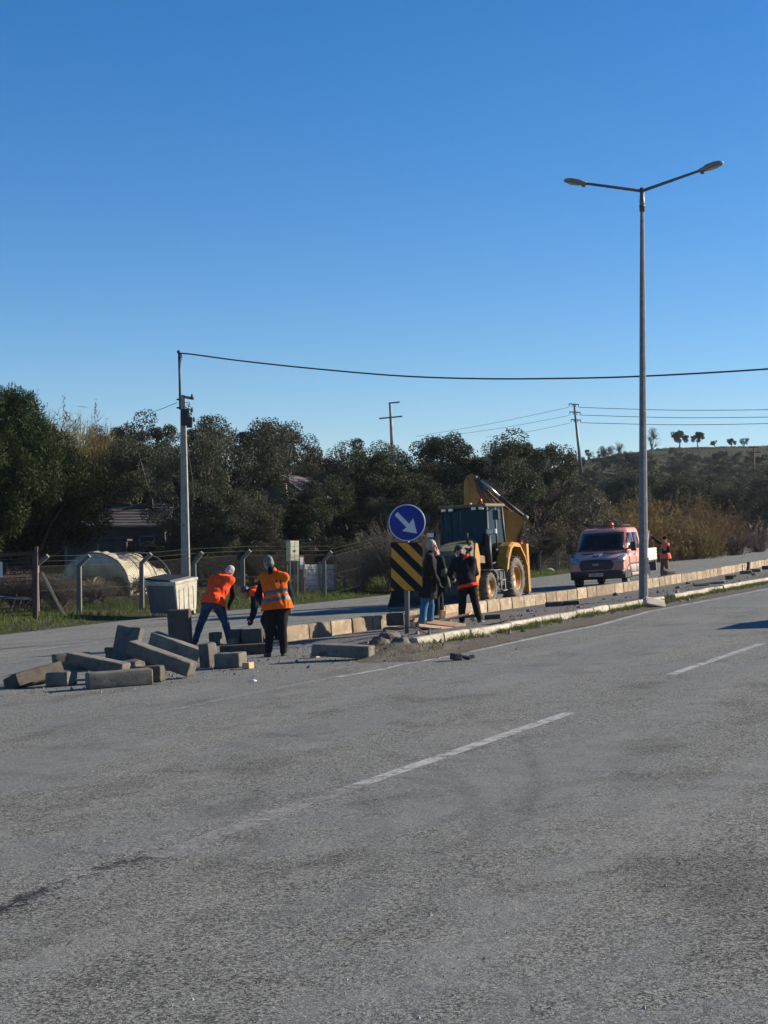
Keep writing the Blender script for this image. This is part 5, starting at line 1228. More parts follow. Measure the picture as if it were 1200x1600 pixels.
def person(label, pos, J, top, trs, vest=None, hair='hair_dark', headgear=None, glove=False, girth=1.0, coat_len=0.0, group=None, stripes=None, sleeves=None, parent_mat=None, vest_low=.0, extra=None, hemband=None, seed=0):
    """J: joint positions in a frame with x to image right, y away, z up, origin at the feet."""
    t_ = thing('person', label, 'person', pos, group)
    V = {k: Vector(v_) for k, v_ in J.items() if k != 'curl'}
    up = (V['neck'] - V['pelvis']).normalized(); rt = (V['shR'] - V['shL']); rt = (rt - up * rt.dot(up)).normalized(); fw = up.cross(rt)
    q = Matrix((rt, fw, up)).transposed(); g = girth
    face = Vector(J['face']).normalized(); hu = V['head'] - V['neck']; hu = (hu - face * hu.dot(face)); hu = hu.normalized() if hu.length > .01 else Vector((0, 0, 1))
    hr = face.cross(hu).normalized(); hu = hr.cross(face); hq = Matrix((hr, face, hu)).transposed()
    ch, pv = V['chest'], V['pelvis']; mid = (ch + pv) / 2
    def torso(mb, e, low=0.0):
        mb.ball(pv, (.165 * g + e, .125 * g + e, .14 + e), q, 16, 10); mb.ball(mid, (.155 * g + e, .12 * g + e, .2 + e), q, 16, 10)
        mb.ball(ch, (.165 * g + e, .118 * g + e, .21 + e), q, 16, 10)
        for a, b in (('shL', 'shR'),): cone(mb, V[a] * .93 + V[b] * .07, .062 + e, V[b] * .93 + V[a] * .07, .062 + e)
        for s_ in ('L', 'R'): cone(mb, V['sh' + s_], .06 + e, pv * .5 + V['hip' + s_] * .5, .085 + e)
        cone(mb, ch + up * .1, .08 + e, V['neck'] - up * .02, .062 + e * .6)
        if low:
            for sx in (-.06, .06): cone(mb, pv + rt * sx, .15 * g + e, pv + rt * sx * 1.4 - Vector((0, 0, low + .12)), .155 * g + e)
    def arms(mb, e, cut=0):
        for s_ in 'LR':
            cone(mb, V['sh' + s_], .058 + e, V['el' + s_], .045 + e)
            cone(mb, V['el' + s_], .045 + e, V['wr' + s_].lerp(V['el' + s_], cut), .032 + e)
    def legs(mb, e, cut=0):
        for s_ in 'LR':
            cone(mb, V['hip' + s_], .09 * (g * .5 + .5) + e, V['kn' + s_], .06 + e); cone(mb, V['kn' + s_], .06 + e, V['an' + s_].lerp(V['kn' + s_], cut), .042 + e)
        mb.ball(pv, (.165 * g + e, .125 * g + e, .13 + e), q, 16, 10)
    body = MB(); torso(body, 0); arms(body, 0); legs(body, 0)
    cone(body, V['neck'] - up * .03, .058, V['head'] - hu * .03, .052)
    H = V['head']; hp = lambda x, y, z: H + hr * x + face * y + hu * z
    body.ball(hp(0, -.012, .025), (.074, .095, .095), hq, 16, 12); body.ball(hp(0, .025, -.045), (.056, .062, .075), hq, 14, 10)
    body.ball(hp(0, .062, -.085), (.03, .026, .024), hq, 10, 8)
    body.tube([hp(0, .082, .018), hp(0, .108, -.022), hp(0, .088, -.034)], [.010, .017, .014], 8)                 # nose
    for s_ in (-1, 1):
        body.ball(hp(.072 * s_, -.005, -.005), (.012, .024, .034), hq, 8, 6)                                          # ears
        body.ball(hp(.031 * s_, .076, .024), (.022, .012, .010), hq, 8, 6)                                            # brow
        body.ball(hp(.031 * s_, .072, .002), (.014, .012, .009), hq, 8, 6)                                            # eyes
    body.ball(hp(0, .083, -.053), (.024, .010, .007), hq, 8, 6); body.ball(hp(0, .080, -.066), (.022, .010, .007), hq, 8, 6)   # lips
    HP = []
    for s_ in 'LR':
        d = Vector(J.get('hd' + s_, V['wr' + s_] - V['el' + s_])); pn = Vector(J.get('pn' + s_, fw)); HP.append((V['wr' + s_], d, pn))
        if abs(d.normalized().dot(pn.normalized())) > .95: pn = rt
        hand(body, V['wr' + s_], d, pn, J.get('curl', .7))
        a = V['an' + s_]; ft = Vector(J.get('ft' + s_, J.get('ft', (0, 1, 0)))).normalized()
        cone(body, a + Vector((0, 0, -.03)), .036, a + ft * .13 + Vector((0, 0, -.05)), .03)
    remeshed(body, 'body', M['skin'], .0095, t_, 2)
    tr_ = MB(); legs(tr_, .024, .05); remeshed(tr_, 'trousers', M[trs], .014, t_, 3, .014, 8, seed)
    jk = MB(); torso(jk, .02, coat_len); arms(jk, .02, .06); cone(jk, V['neck'] - up * .05, .08, V['neck'] + up * .012, .072)
    cn = (up * .6 + Vector((0, 0, 1)) * .4).normalized()
    remeshed(jk, 'jacket', M[top], .014, t_, 3, .018, 7, seed + 3, cut=(pv - cn * (.09 + coat_len), cn))
    for s_ in 'LR':
        a = V['an' + s_]; ft = Vector(J.get('ft' + s_, J.get('ft', (0, 1, 0)))).normalized()
        sh = MB(); cone(sh, a + Vector((0, 0, .0)), .052, a + Vector((0, 0, -.035)), .05); cone(sh, a + Vector((0, 0, -.045)) - ft * .02, .044, a + ft * .10 + Vector((0, 0, -.05)), .046); sh.ball(a + ft * .14 + Vector((0, 0, -.056)), (.05, .05, .034), None, 12, 8)
        remeshed(sh, 'shoe', M['shoe'], .012, t_, 2)
    if glove:
        for w_, d, pn in HP:
            gl = MB(); hand(gl, w_, d, pn, J.get('curl', .7), .0105, .005); cone(gl, w_ - d.normalized() * .03, .042, w_ + d.normalized() * .03, .04); remeshed(gl, 'glove', M['glove'], .009, t_, 2)
    if vest:
        vb = MB(); torso(vb, .036, vest_low)
        o = remeshed(vb, 'vest', [M[vest], M['reflect']], .014, t_, 3, .022, 7, seed + 7, cut=(pv - cn * (.06 + vest_low), cn))
        if len(o.data.materials) < 2: o.data.materials.clear(); o.data.materials.append(M[vest]); o.data.materials.append(M['reflect'])
        if stripes:
            L_ = (V['neck'] - pv).length
            for p in o.data.polygons:
                f = (p.center - pv).dot(up) / L_
                p.material_index = 1 if any(a <= f <= b for a, b in stripes) else 0
    if hemband:
        hb = MB(); n_ = 28; vs = []
        for z_ in hemband:
            for k in range(n_):
                a = 2 * math.pi * k / n_; vs.append(pv + q @ Vector(((.165 * g + .05) * math.cos(a), (.125 * g + .05) * math.sin(a), z_)))
        hb.add(vs, [(k, (k + 1) % n_, n_ + (k + 1) % n_, n_ + k) for k in range(n_)] + [tuple(range(n_))[::-1], tuple(range(n_, 2 * n_))]); remeshed(hb, 'vest_hem', M['red_cloth'], .014, t_, 2, .006, 10)
    hh = MB()
    if headgear == 'cap':
        hh.ball(hp(0, -.012, .055), (.088, .108, .088), hq, 16, 10); hh.ball(hp(0, .10, .062), (.065, .06, .012), hq, 12, 8); nm_, mt = 'cap', 'grey_cap'
    elif headgear == 'beanie':
        hh.ball(hp(0, -.014, .05), (.086, .106, .096), hq, 16, 10); nm_, mt = 'beanie', 'black_cloth'
    else:
        hh.ball(hp(0, -.026, .045), (.083, .098, .094), hq, 16, 10); hh.ball(hp(0, -.05, -.01), (.078, .066, .085), hq, 14, 10); nm_, mt = 'hair', hair
    remeshed(hh, nm_, M[mt], .011, t_, 2, .008, 40, seed)
    if extra: extra(t_, V, hp, hq, up, fw, rt)
    return t_
M['grey_cap'] = cloth('grey_cap', (.055, .055, .05))
def Gh(px, py, h=0): return G(px, py, h)
# bent worker in jeans
person('worker in orange vest and jeans with grey hair, bending forward over the blocks', G(331, 1008.5),
    dict(anL=(-.35, 0, .085), knL=(-.23, .06, .49), hipL=(-.08, 0, .86), anR=(.37, 0, .085), knR=(.28, .08, .46), hipR=(.12, 0, .86), pelvis=(.02, .0, .93), chest=(.15, .22, 1.25),
         shL=(.0, .33, 1.40), shR=(.36, .18, 1.36), neck=(.23, .36, 1.44), head=(.33, .43, 1.53), face=(.45, .6, -.55), elL=(.02, .5, 1.10), wrL=(.05, .45, .78), elR=(.42, .28, 1.07), wrR=(.33, .40, .84), ftL=(-.3, .9, 0), ftR=(.35, .9, 0), curl=1.0),
    'black_cloth', 'jeans', 'hivis', 'hair_grey', glove=True, girth=1.06, seed=1, vest_low=.04)
# big standing worker
person('heavy worker seen from behind in amber vest with two grey bands and black trousers', G(432, 1027),
    dict(anL=(-.14, 0, .085), knL=(-.12, .01, .46), hipL=(-.09, 0, .86), anR=(.12, .06, .085), knR=(.10, .05, .46), hipR=(.10, 0, .86), pelvis=(.01, 0, .93), chest=(-.03, .0, 1.25),
         shL=(-.23, .06, 1.40), shR=(.14, -.03, 1.42), neck=(-.09, .08, 1.53), head=(-.16, .14, 1.65), face=(-.6, .65, -.38), elL=(-.32, .10, 1.10), wrL=(-.27, .30, .92), elR=(.24, .02, 1.12), wrR=(.22, .14, .88), ftL=(-.35, .9, 0), ftR=(.2, .95, 0)),
    'navy', 'black_cloth', 'hivis2', 'hair_mix', girth=1.22, seed=2, stripes=[(.07, .19), (.27, .40)], vest_low=.03)
# crouching worker behind him
person('worker in dark clothes and orange vest stooping low with a hand on a block', G(422, 1003),
    dict(anL=(.02, -.13, .085), knL=(-.12, -.12, .46), hipL=(.06, -.09, .80), anR=(.16, .16, .085), knR=(.02, .14, .46), hipR=(.06, .10, .80), pelvis=(.07, 0, .86), chest=(-.20, 0, 1.02),
         shL=(-.33, -.19, 1.02), shR=(-.33, .19, 1.04), neck=(-.42, 0, 1.06), head=(-.52, -.02, 1.03), face=(-.7, -.1, -.6), elL=(-.30, -.24, .74), wrL=(-.36, -.20, .50), elR=(-.36, .22, .76), wrR=(-.40, .08, .52), ft=(-1, -.1, 0), curl=.9),
    'navy', 'navy', 'hivis', 'hair_dark', glove=True, seed=3)
# three men by the sign
person('white-haired man in dark coat and faded blue jeans standing beside the striped sign', G(667, 985, .09),
    dict(anL=(-.10, -.10, .085), knL=(-.06, -.09, .50), hipL=(-.0, -.09, .93), anR=(.07, .12, .085), knR=(.08, .10, .50), hipR=(.02, .09, .93), pelvis=(.02, 0, .98), chest=(.06, 0, 1.34),
         shL=(.06, .19, 1.50), shR=(.05, -.19, 1.50), neck=(.08, 0, 1.58), head=(.11, 0, 1.72), face=(1, -.15, -.08), elL=(.10, .26, 1.2), wrL=(.20, .2, 1.0), elR=(.12, -.26, 1.2), wrR=(.22, -.19, 1.0), ft=(1, -.3, 0)),
    'dark_brown', 'jeans_pale', None, 'hair_white', girth=1.1, glove=True, coat_len=.22, seed=4)
person('man in black with a greyish sleeve, half hidden behind the white-haired man', G(683, 974, .09),
    dict(anL=(-.04, -.10, .085), knL=(-.02, -.09, .48), hipL=(-.03, -.09, .88), anR=(.09, .12, .085), knR=(.07, .10, .48), hipR=(.0, .09, .88), pelvis=(.0, 0, .94), chest=(.02, 0, 1.26),
         shL=(-.03, .18, 1.41), shR=(.09, -.17, 1.41), neck=(.0, .02, 1.47), head=(-.04, .03, 1.58), face=(.9, .4, -.1), elL=(.1, .26, 1.12), wrL=(.2, .2, .95), elR=(.16, -.22, 1.12), wrR=(.24, -.16, .84), ft=(1, .1, 0)),
    'black_cloth', 'black_cloth', None, 'hair_dark', seed=5, glove=True, coat_len=.16,
    extra=lambda t_, V, hp, hq, up, fw, rt: remeshed((lambda mb: (cone(mb, V['elR'] + Vector((-.01, 0, .05)), .072, V['wrR'], .06), mb)[1])(MB()), 'sleeve', M['grey_cloth'], .013, t_, 2, .01, 10))
def hood(t_, V, hp, hq, up, fw, rt):
    mb = MB(); a = V['neck'] + rt * .03 - fw * .05 * 0
    b0 = V['neck'] + Vector((.02, -.085, -.02)); 
    mb.tube([b0 + Vector((-.06, 0, -.10)), b0 + Vector((.0, -.02, -.05)), b0 + Vector((.08, .01, .04)), b0 + Vector((.13, .05, .07))], [.02, .04, .04, .02], 8)
    remeshed(mb, 'collar', M['red_cloth'], .011, t_, 1)
person('man in black jacket and grey cap walking off, orange-red hem showing below the jacket', G(734, 976, .09),
    dict(anL=(-.17, .0, .085), knL=(-.16, .05, .44), hipL=(-.13, 0, .83), anR=(.22, .04, .10), knR=(.12, .10, .46), hipR=(.05, 0, .83), pelvis=(-.05, 0, .88), chest=(-.12, .05, 1.20),
         shL=(-.32, .06, 1.36), shR=(.06, .05, 1.38), neck=(-.16, .12, 1.45), head=(-.22, .18, 1.555), face=(-.5, .75, -.35), elL=(-.43, .10, 1.08), wrL=(-.34, .28, .97), elR=(.14, .12, 1.10), wrR=(.05, .30, .97), ftL=(-.2, 1, 0), ftR=(.6, .8, 0)),
    'black_cloth', 'black_cloth', None, headgear='cap', girth=1.1, seed=6, hemband=(-.10, -.03), extra=hood)
# worker at the truck
person('worker in faded orange vest and black cap reaching over the truck dropside', G(1038.5, 903),
    dict(anL=(-.08, .13, .085), knL=(-.08, .12, .46), hipL=(.0, .09, .84), anR=(.12, -.10, .085), knR=(.06, -.10, .46), hipR=(.04, -.09, .84), pelvis=(.04, 0, .90), chest=(.03, 0, 1.2),
         shL=(-.04, .19, 1.37), shR=(.08, -.19, 1.36), neck=(.02, 0, 1.44), head=(.01, -.01, 1.58), face=(-1, -.1, -.15), elL=(-.26, .2, 1.52), wrL=(-.50, .18, 1.70), elR=(.12, -.30, 1.10), wrR=(-.14, -.30, 1.04), ft=(-1, -.2, 0)),
    'black_cloth', 'brown_trs', 'hivis3', headgear='beanie', seed=8, vest_low=.04, girth=1.1)
# driver in the digger cab: turned with the machine
dv = person('driver in dark clothes sitting inside the digger cab behind the windscreen', Vector((0, 0, 0)),
    dict(anL=(.10, .55, .17), knL=(.14, .42, .58), hipL=(.10, .0, .52), anR=(-.16, .55, .17), knR=(-.16, .42, .58), hipR=(-.10, .0, .52), pelvis=(0, -.04, .56), chest=(0, -.04, .88),
         shL=(-.19, -.02, 1.06), shR=(.19, -.02, 1.06), neck=(0, .0, 1.14), head=(0, .04, 1.27), face=(0, 1, -.1), elL=(-.26, .12, .84), wrL=(-.14, .34, .80), elR=(.26, .12, .84), wrR=(.14, .34, .80), ft=(0, 1, 0), curl=1.3),
    'navy', 'black_cloth', None, 'hair_dark', seed=9)
dv.matrix_world = mwB @ Matrix.Translation((-1.47, 0, .98)) @ Matrix.Rotation(R(-90), 4, 'Z')
# ================================================================ TREES, SHRUBS, REEDS, GRASS
rng = np.random.default_rng(11)
def leaf_mat(name, c1, c2, c3, tr=.25, orand=.18, rough=.6, ns=1.6):
    m, nt, b = nm(name, rough); co_ = objco(nt)
    oi = nt.nodes.new('ShaderNodeObjectInfo').outputs['Random']
    off = nd(nt, 'CombineXYZ', X=mth(nt, 'MULTIPLY', oi, 51.0), Y=mth(nt, 'MULTIPLY', oi, 23.0)).outputs[0]
    cv = nd(nt, 'VectorMath', _operation='ADD', i0=co_, i1=off).outputs[0]
    col = mixc(nt, ramp(nt, noi(nt, cv, ns, 4, .6), .36, .64), c1, c2)
    col = mixc(nt, ramp(nt, noi(nt, cv, 14, 2), .55, .7), col, c3)
    hs = nd(nt, 'HueSaturation', Value=mth(nt, 'MULTIPLY_ADD', oi, 2 * orand, 1 - orand), Hue=mth(nt, 'MULTIPLY_ADD', oi, .03, .485), Color=col)
    nt.links.new(hs.outputs[0], b.inputs['Base Color']); b.inputs['Specular IOR Level'].default_value = .12
    tl = nd(nt, 'BsdfTranslucent', Color=hs.outputs[0]); mx = nt.nodes.new('ShaderNodeMixShader'); mx.inputs[0].default_value = tr
    nt.links.new(b.outputs[0], mx.inputs[1]); nt.links.new(tl.outputs[0], mx.inputs[2]); nt.links.new(mx.outputs[0], nt.nodes['Material Output'].inputs[0])
    return m
M['olive'] = leaf_mat('olive_leaf', (.042, .048, .026), (.070, .073, .045), (.115, .115, .082))
M['oak'] = leaf_mat('oak_leaf', (.026, .033, .015), (.043, .050, .022), (.075, .078, .042))
M['pine'] = leaf_mat('pine_needle', (.014, .026, .008), (.032, .046, .012), (.080, .088, .026))
M['scrub'] = leaf_mat('scrub_leaf', (.075, .062, .042), (.11, .095, .065), (.15, .13, .09), .2)
M['reed_gold'] = leaf_mat('reed_gold', (.22, .135, .042), (.14, .098, .035), (.32, .235, .12), .4, .15, ns=.6)
M['reed_green'] = leaf_mat('reed_green', (.13, .115, .035), (.18, .135, .045), (.26, .21, .10), .4, .15, ns=.6)
M['reed_brown'] = leaf_mat('reed_brown', (.13, .078, .045), (.095, .062, .04), (.20, .14, .09), .35, .15, ns=.6)
M['plume'] = leaf_mat('reed_plume', (.13, .10, .075), (.09, .07, .05), (.17, .14, .11), .3, .1)
M['bark'] = pmat('bark', (.09, .075, .06), (.05, .042, .034), 5, .95, bump=.7, bscale=25)
M['twig'] = pmat('twig_bark', (.13, .105, .08), (.085, .065, .05), 3, .9)
M['twig_red'] = pmat('twig_bark_ruddy', (.085, .058, .044), (.06, .043, .034), 3, .9)
def rdir(n):
    v = rng.normal(size=(n, 3)); return v / np.linalg.norm(v, axis=1, keepdims=True)
def quads(c, nrm_, ax, ln_, wd):
    """Leaf quads: centre, normal, long axis, length, width (arrays)."""
    ax = ax - nrm_ * (ax * nrm_).sum(1, keepdims=True); ax /= np.linalg.norm(ax, axis=1, keepdims=True) + 1e-9
    sd = np.cross(nrm_, ax); L = ln_[:, None] / 2; W = wd[:, None] / 2
    v = np.stack([c - ax * L, c + sd * W, c + ax * L, c - sd * W], 1).reshape(-1, 3)
    return v, np.arange(len(v)).reshape(-1, 4)
def crown_mesh(name, cl, rad, per, mat, ln_=(.12, .2), asp=.42, outward=0.0, flat=.85):
    n = len(cl) * per
    c0 = np.repeat(cl, per, 0); rr = np.repeat(rad, per)
    d = rdir(n); r = rr * rng.uniform(.25, 1, n) ** .55
    c = c0 + d * r[:, None] * np.array([1, 1, flat])
    nr = rdir(n); ax = rdir(n)
    if outward: ax = d * outward + ax * (1 - outward) + np.array([0, 0, .25 * outward])
    L = rng.uniform(*ln_, n); v, f = quads(c, nr, ax, L, L * asp * rng.uniform(.8, 1.2, n))
    return npmesh(name, v, f, mat)
def limb_mesh(name, cl, H, tr_h, r0, mat, nlimb=6, twigs=40, lean=.3):
    mb = MB(); top = Vector((rng.normal() * .15, rng.normal() * .15, tr_h))
    mb.tube([(0, 0, -.4), (0, 0, 0), top * .5 + Vector((.08, 0, 0)), top], [r0 * 1.3, r0 * 1.1, r0 * .85, r0 * .75], 9)
    idx = rng.choice(len(cl), min(nlimb, len(cl)), replace=False); mids = []
    for i in idx:
        e = Vector(cl[i]); m_ = top.lerp(e, .5) + Vector(rng.normal(size=3) * .25)
        mb.tube([top, top.lerp(m_, .5) + Vector((0, 0, .1)), m_, e], [r0 * .6, r0 * .48, r0 * .34, r0 * .12], 6); mids.append(m_)
    for k in range(twigs):
        e = Vector(cl[rng.integers(len(cl))]); m_ = mids[int(np.argmin([(x - e).length for x in mids]))]
        mb.tube([m_, m_.lerp(e, .55) + Vector(rng.normal(size=3) * .15), e], [r0 * .2, r0 * .13, r0 * .05], 4)
    return mb.mesh(name, mat)
PROTO = {}
def proto_tree(key, H, W, base, ncl, per, mat, ln_, asp=.42, outward=0, rad=(.45, .85), tr_h=None, r0=.16, shape=1.0, flat=.85, twigs=40, bark='bark'):
    cl = []
    lobes = [(rdir(1)[0] * np.array([W * .30, W * .30, (H - base) * .22]), rng.uniform(.6, 1)) for _ in range(7)]
    while len(cl) < ncl:
        lo, s_ = lobes[rng.integers(len(lobes))]
        d = rdir(1)[0]; r = rng.uniform(.35, 1) ** .6
        p = lo + d * r * np.array([W * .32, W * .32, (H - base) * .33]) * s_
        p[2] += base + (H - base) * .5
        f = (p[2] - base) / (H - base)
        if f < .02 or f > .97: continue
        wlim = W / 2 * (math.sin(math.pi * min(1, max(.02, (f * .8 + .16)))) ** .55) * (1 - (1 - shape) * f)
        if math.hypot(p[0], p[1]) > wlim: continue
        cl.append(p)
    cl = np.array(cl)
    dd = np.linalg.norm(cl[:, None] - cl[None], axis=2); keep = (dd < .2 * W).sum(1) > 4
    cl = cl[keep]; cl[:, 2] = base + (cl[:, 2] - base) * (H * .94 - base) / (cl[:, 2].max() - base)
    rd = rng.uniform(*rad, len(cl))
    cm = crown_mesh('crown', cl, rd, per, M[mat], ln_, asp, outward, flat)
    tm_ = limb_mesh('trunk', cl, H, tr_h or base * .9 + .4, r0, M[bark], twigs=twigs)
    PROTO.setdefault(key, []).append((H, W, cm, tm_, {}))
for i in range(5): proto_tree('olive', 6.5, 6.6, .6, 84, 420, 'olive', (.08, .14), .42, 0, (.34, .72), 1.3, .24)
for i in range(4): proto_tree('oak', 6.5, 5.6, .7, 80, 400, 'oak', (.08, .14), .5, 0, (.32, .66), 1.5, .2)
for i in range(2): proto_tree('pine', 8.0, 7.6, .10, 190, 640, 'pine', (.14, .26), .22, .8, (.6, 1.05), 1.0, .16, shape=.85, flat=1.0, twigs=10)
for i in range(2): proto_tree('crestpine', 6.0, 6.4, 1.5, 60, 260, 'oak', (.2, .34), .4, 0, (.5, .9), 2.0, .24, flat=.8)
for i in range(3): proto_tree('scrub', 3.2, 4.2, .1, 40, 110, 'scrub', (.10, .2), .3, 0, (.35, .7), .5, .07, twigs=70, bark='twig')
for i in range(2): proto_tree('sparse', 6.5, 5.2, 1.6, 44, 60, 'scrub', (.10, .18), .35, 0, (.4, .7), 2.0, .16, twigs=150, bark='twig')
NAMES = dict(olive='olive_tree', oak='evergreen_oak', pine='pine_tree', crestpine='pine_tree', scrub='scrub_bush', sparse='bare_tree')
def plant(key, px, top, Y, label, group=None, wf=1.0, vi=None, sink=.1):
    lst = PROTO[key]; vi = rng.integers(len(lst)) if vi is None else vi
    H, W, cm, tm_, root = lst[vi]
    p = P(px, top, Y); z0 = ztf(p.x, p.y) - sink; h = p.z - z0
    if h < .8: return None
    s_ = h / H; sw_ = s_ * wf
    mw = Matrix.Translation((p.x, p.y, z0)) @ Matrix.Rotation(rng.uniform(0, 6.28), 4, 'Z') @ Matrix.Diagonal((sw_, sw_, s_, 1))
    if 'o' not in root:
        t_ = thing(NAMES[key], label, 'bush' if key == 'scrub' else 'tree', mw, group)
        link('crown', cm, t_); link('trunk', tm_, t_); root['o'] = t_; bpy.context.view_layer.update(); return t_
    return dup(root['o'], mw, label, group) if group else _ng(dup(root['o'], mw, label))
def _ng(o):
    if 'group' in o: del o['group']
    return o
SKX = [-60, 0, 60, 100, 170, 205, 240, 262, 300, 345, 372, 420, 445, 480, 540, 600, 640, 690, 740, 765, 790, 840, 870, 905, 930, 965, 985, 1005, 1025, 1045, 1060, 1100, 1160, 1200, 1280]
SKY = [610, 612, 640, 655, 662, 650, 655, 672, 662, 648, 648, 658, 668, 670, 678, 682, 692, 678, 674, 684, 692, 683, 700, 702, 693, 693, 691, 691, 688, 690, 702, 703, 706, 712, 716]
sky_at = lambda x: float(np.interp(x, SKX, SKY))
gO = 'olive trees of the grove behind the road'
# trees one can point to
plant('pine', -22, 608, 61, 'big dense dark pine at the left edge, reaching almost to the ground', None, .8)
plant('pine', 58, 668, 62, 'lower pine mass bulging right from the big dark pine', None, .98)
plant('oak', 205, 647, 82, 'evergreen tree with loose crown left of the utility pole', None, .9, 0)
plant('olive', 176, 664, 88, 'olive tree between the reeds and the loose-crowned tree', None, .9, 2)
plant('olive', 262, 668, 78, 'grey olive tree just left of the utility pole', None, 1.1, 1)
plant('olive', 366, 645, 67, 'large silvery olive tree right of the utility pole', None, .95, 0)
plant('olive', 318, 690, 64.5, 'lower olive crown directly behind the utility pole', None, .9, 3)
plant('olive', 430, 657, 86, 'olive tree behind the large silvery olive', None, .95, 2)
plant('olive', 482, 667, 90, 'olive tree rising behind the dark brick house', None, 1.0, 4)
plant('olive', 545, 679, 88, 'olive tree between the brick house and the slim pole', None, 1.1, 1)
plant('olive', 520, 722, 80, 'lower olive tree right of the brick house gable', None, 1.0, 0)
plant('oak', 600, 700, 78, 'dark evergreen below the slim pole with the half crossarm', None, 1.2, 1)
plant('olive', 640, 690, 88, 'olive tree directly right of the slim pole', None, 1.0, 3)
plant('oak', 655, 745, 74, 'dark evergreen above the blue sign', None, 1.3, 3)
plant('oak', 694, 677, 84, 'tall dark evergreen left of the digger boom', None, .95, 2)
plant('oak', 745, 672, 82, 'tallest dark evergreen, right above the digger boom', None, 1.05, 0)
plant('oak', 832, 681, 88, 'evergreen tree with open crown right of the digger', None, .85, 3)
plant('olive', 790, 722, 84, 'grey olive tree behind the digger cab', None, 1.1, 2)
plant('olive', 870, 735, 92, 'grey olive tree above the truck', None, 1.2, 4)
plant('sparse', 772, 745, 80, 'bare grey tree behind the digger boom', None, 1.1, 0)
plant('sparse', 850, 742, 88, 'bare grey tree between digger and truck', None, 1.2, 1)
plant('scrub', 915, 770, 90, 'grey brushy bush behind the truck roof', None, 1.0, 0)
plant('scrub', 870, 800, 88, 'grey brushy bush left of the truck', None, 1.0, 1)
plant('scrub', 815, 815, 84, 'grey brushy bush right behind the digger', None, 1.1, 2)
# under-storey in the shade
for px, top, Y, k, lb in ((262, 745, 84, 'oak', 'dark tree beside the old house chimney'), (410, 770, 71, 'oak', 'dark evergreen below the large olive'), (512, 745, 72, 'oak', 'dark evergreen in front of the brick house'), (560, 770, 74, 'oak', 'dark evergreen left of the big bare bush'),
                          (700, 790, 78, 'oak', 'dark evergreen left behind the digger cab'), (345, 770, 63.5, 'olive', 'low olive crown beside the utility pole foot'), (156, 728, 86, 'olive', 'olive tree behind the old house roof'), (124, 738, 88, 'olive', 'olive tree left behind the old house')):
    plant(k, px, top, Y, lb, None, 1.3)
for i, px in enumerate((215, 245, 275, 330, 372, 402, 428, 500, 535, 575, 640, 690, 725, 850)):
    plant('oak' if i % 3 else 'olive', px + rng.uniform(-6, 6), rng.uniform(822, 852) - (14 if px > 600 else 0), 65.5 + (px > 600) * 9 + (px > 800) * 10 + rng.uniform(-1, 2), 'low dark shrub under the grove behind the fence', 'low shrubs under the grove', 1.9)
# the grove behind: row upon row up the slope
n_gr = 0
for Y in (98, 112, 130, 150, 175, 205, 240, 268, 288, 320):
    step = 3.6 / Y * F; x = -40 + rng.uniform(0, step) if Y < 140 else (120 if Y < 200 else 420 if Y < 260 else 560)
    while x < 1255:
        px = x + rng.uniform(-.3, .3) * step; x += step * rng.uniform(.8, 1.2)
        p = P(px, 800, Y); z0 = ztf(p.x, Y)
        if td(p.x, Y)[1] - dedge(td(p.x, Y)[0]) < 7: continue
        k = 'olive' if rng.random() < .62 else 'oak'
        h = rng.uniform(4.2, 6.8); top = 850 - (z0 + h - CAMH) / Y * F
        lim = sky_at(px) + rng.uniform(2, 14)
        if px > 1035: lim = max(lim, float(np.interp(px, [1035, 1060, 1100, 1150, 1200, 1260], [700, 717, 722, 724, 716, 712])) + rng.uniform(0, 9))
        if Y > 300 and px > 1050: continue
        if top < lim: top = lim
        if (850 - top) / F * Y + CAMH - z0 < 1.5: continue
        if plant(k, px, top, Y, 'grey-green olive tree in the grove behind the road' if k == 'olive' else 'dark evergreen oak in the grove behind the road', gO if k == 'olive' else 'evergreen oaks of the grove behind the road', rng.uniform(.9, 1.2)): n_gr += 1
# crest of the hill
for px, top, wf, k, lb in ((1062, 673, 1.1, 'crestpine', 'broad round pine on the hill crest'), (1090, 675, 1.0, 'crestpine', 'narrow round pine beside the broad one on the hill crest'), (1117, 688, 1.5, 'oak', 'low bushy tree on the hill crest'),
                           (1143, 685, 1.1, 'crestpine', 'small round pine alone on the hill crest'), (1163, 684, 1.1, 'olive', 'greyish tree at the right end of the hill crest'), (1185, 702, 1.5, 'scrub', 'low bush at the right end of the crest')):
    plant(k, px, top, 352, lb, None, wf)
plant('sparse', 1018, 667, 305, 'tall bare tree showing above the grove right of the lamp post', None, 1.0, 0)
plant('sparse', 968, 688, 290, 'thin bare tree left of the lamp post skyline', None, .7, 1)
for px, top, Y in ((1010, 720, 150), (1050, 735, 140), (1090, 748, 150), (1130, 752, 160), (1170, 745, 150), (1205, 738, 140), (1070, 730, 230), (1110, 740, 220), (1160, 738, 210), (1195, 726, 230), (1230, 725, 180)):
    plant('olive' if px % 3 else 'oak', px, top, Y, 'grey-green olive tree in the grove behind the road' if px % 3 else 'dark evergreen oak in the grove behind the road', gO if px % 3 else 'evergreen oaks of the grove behind the road', 1.25)
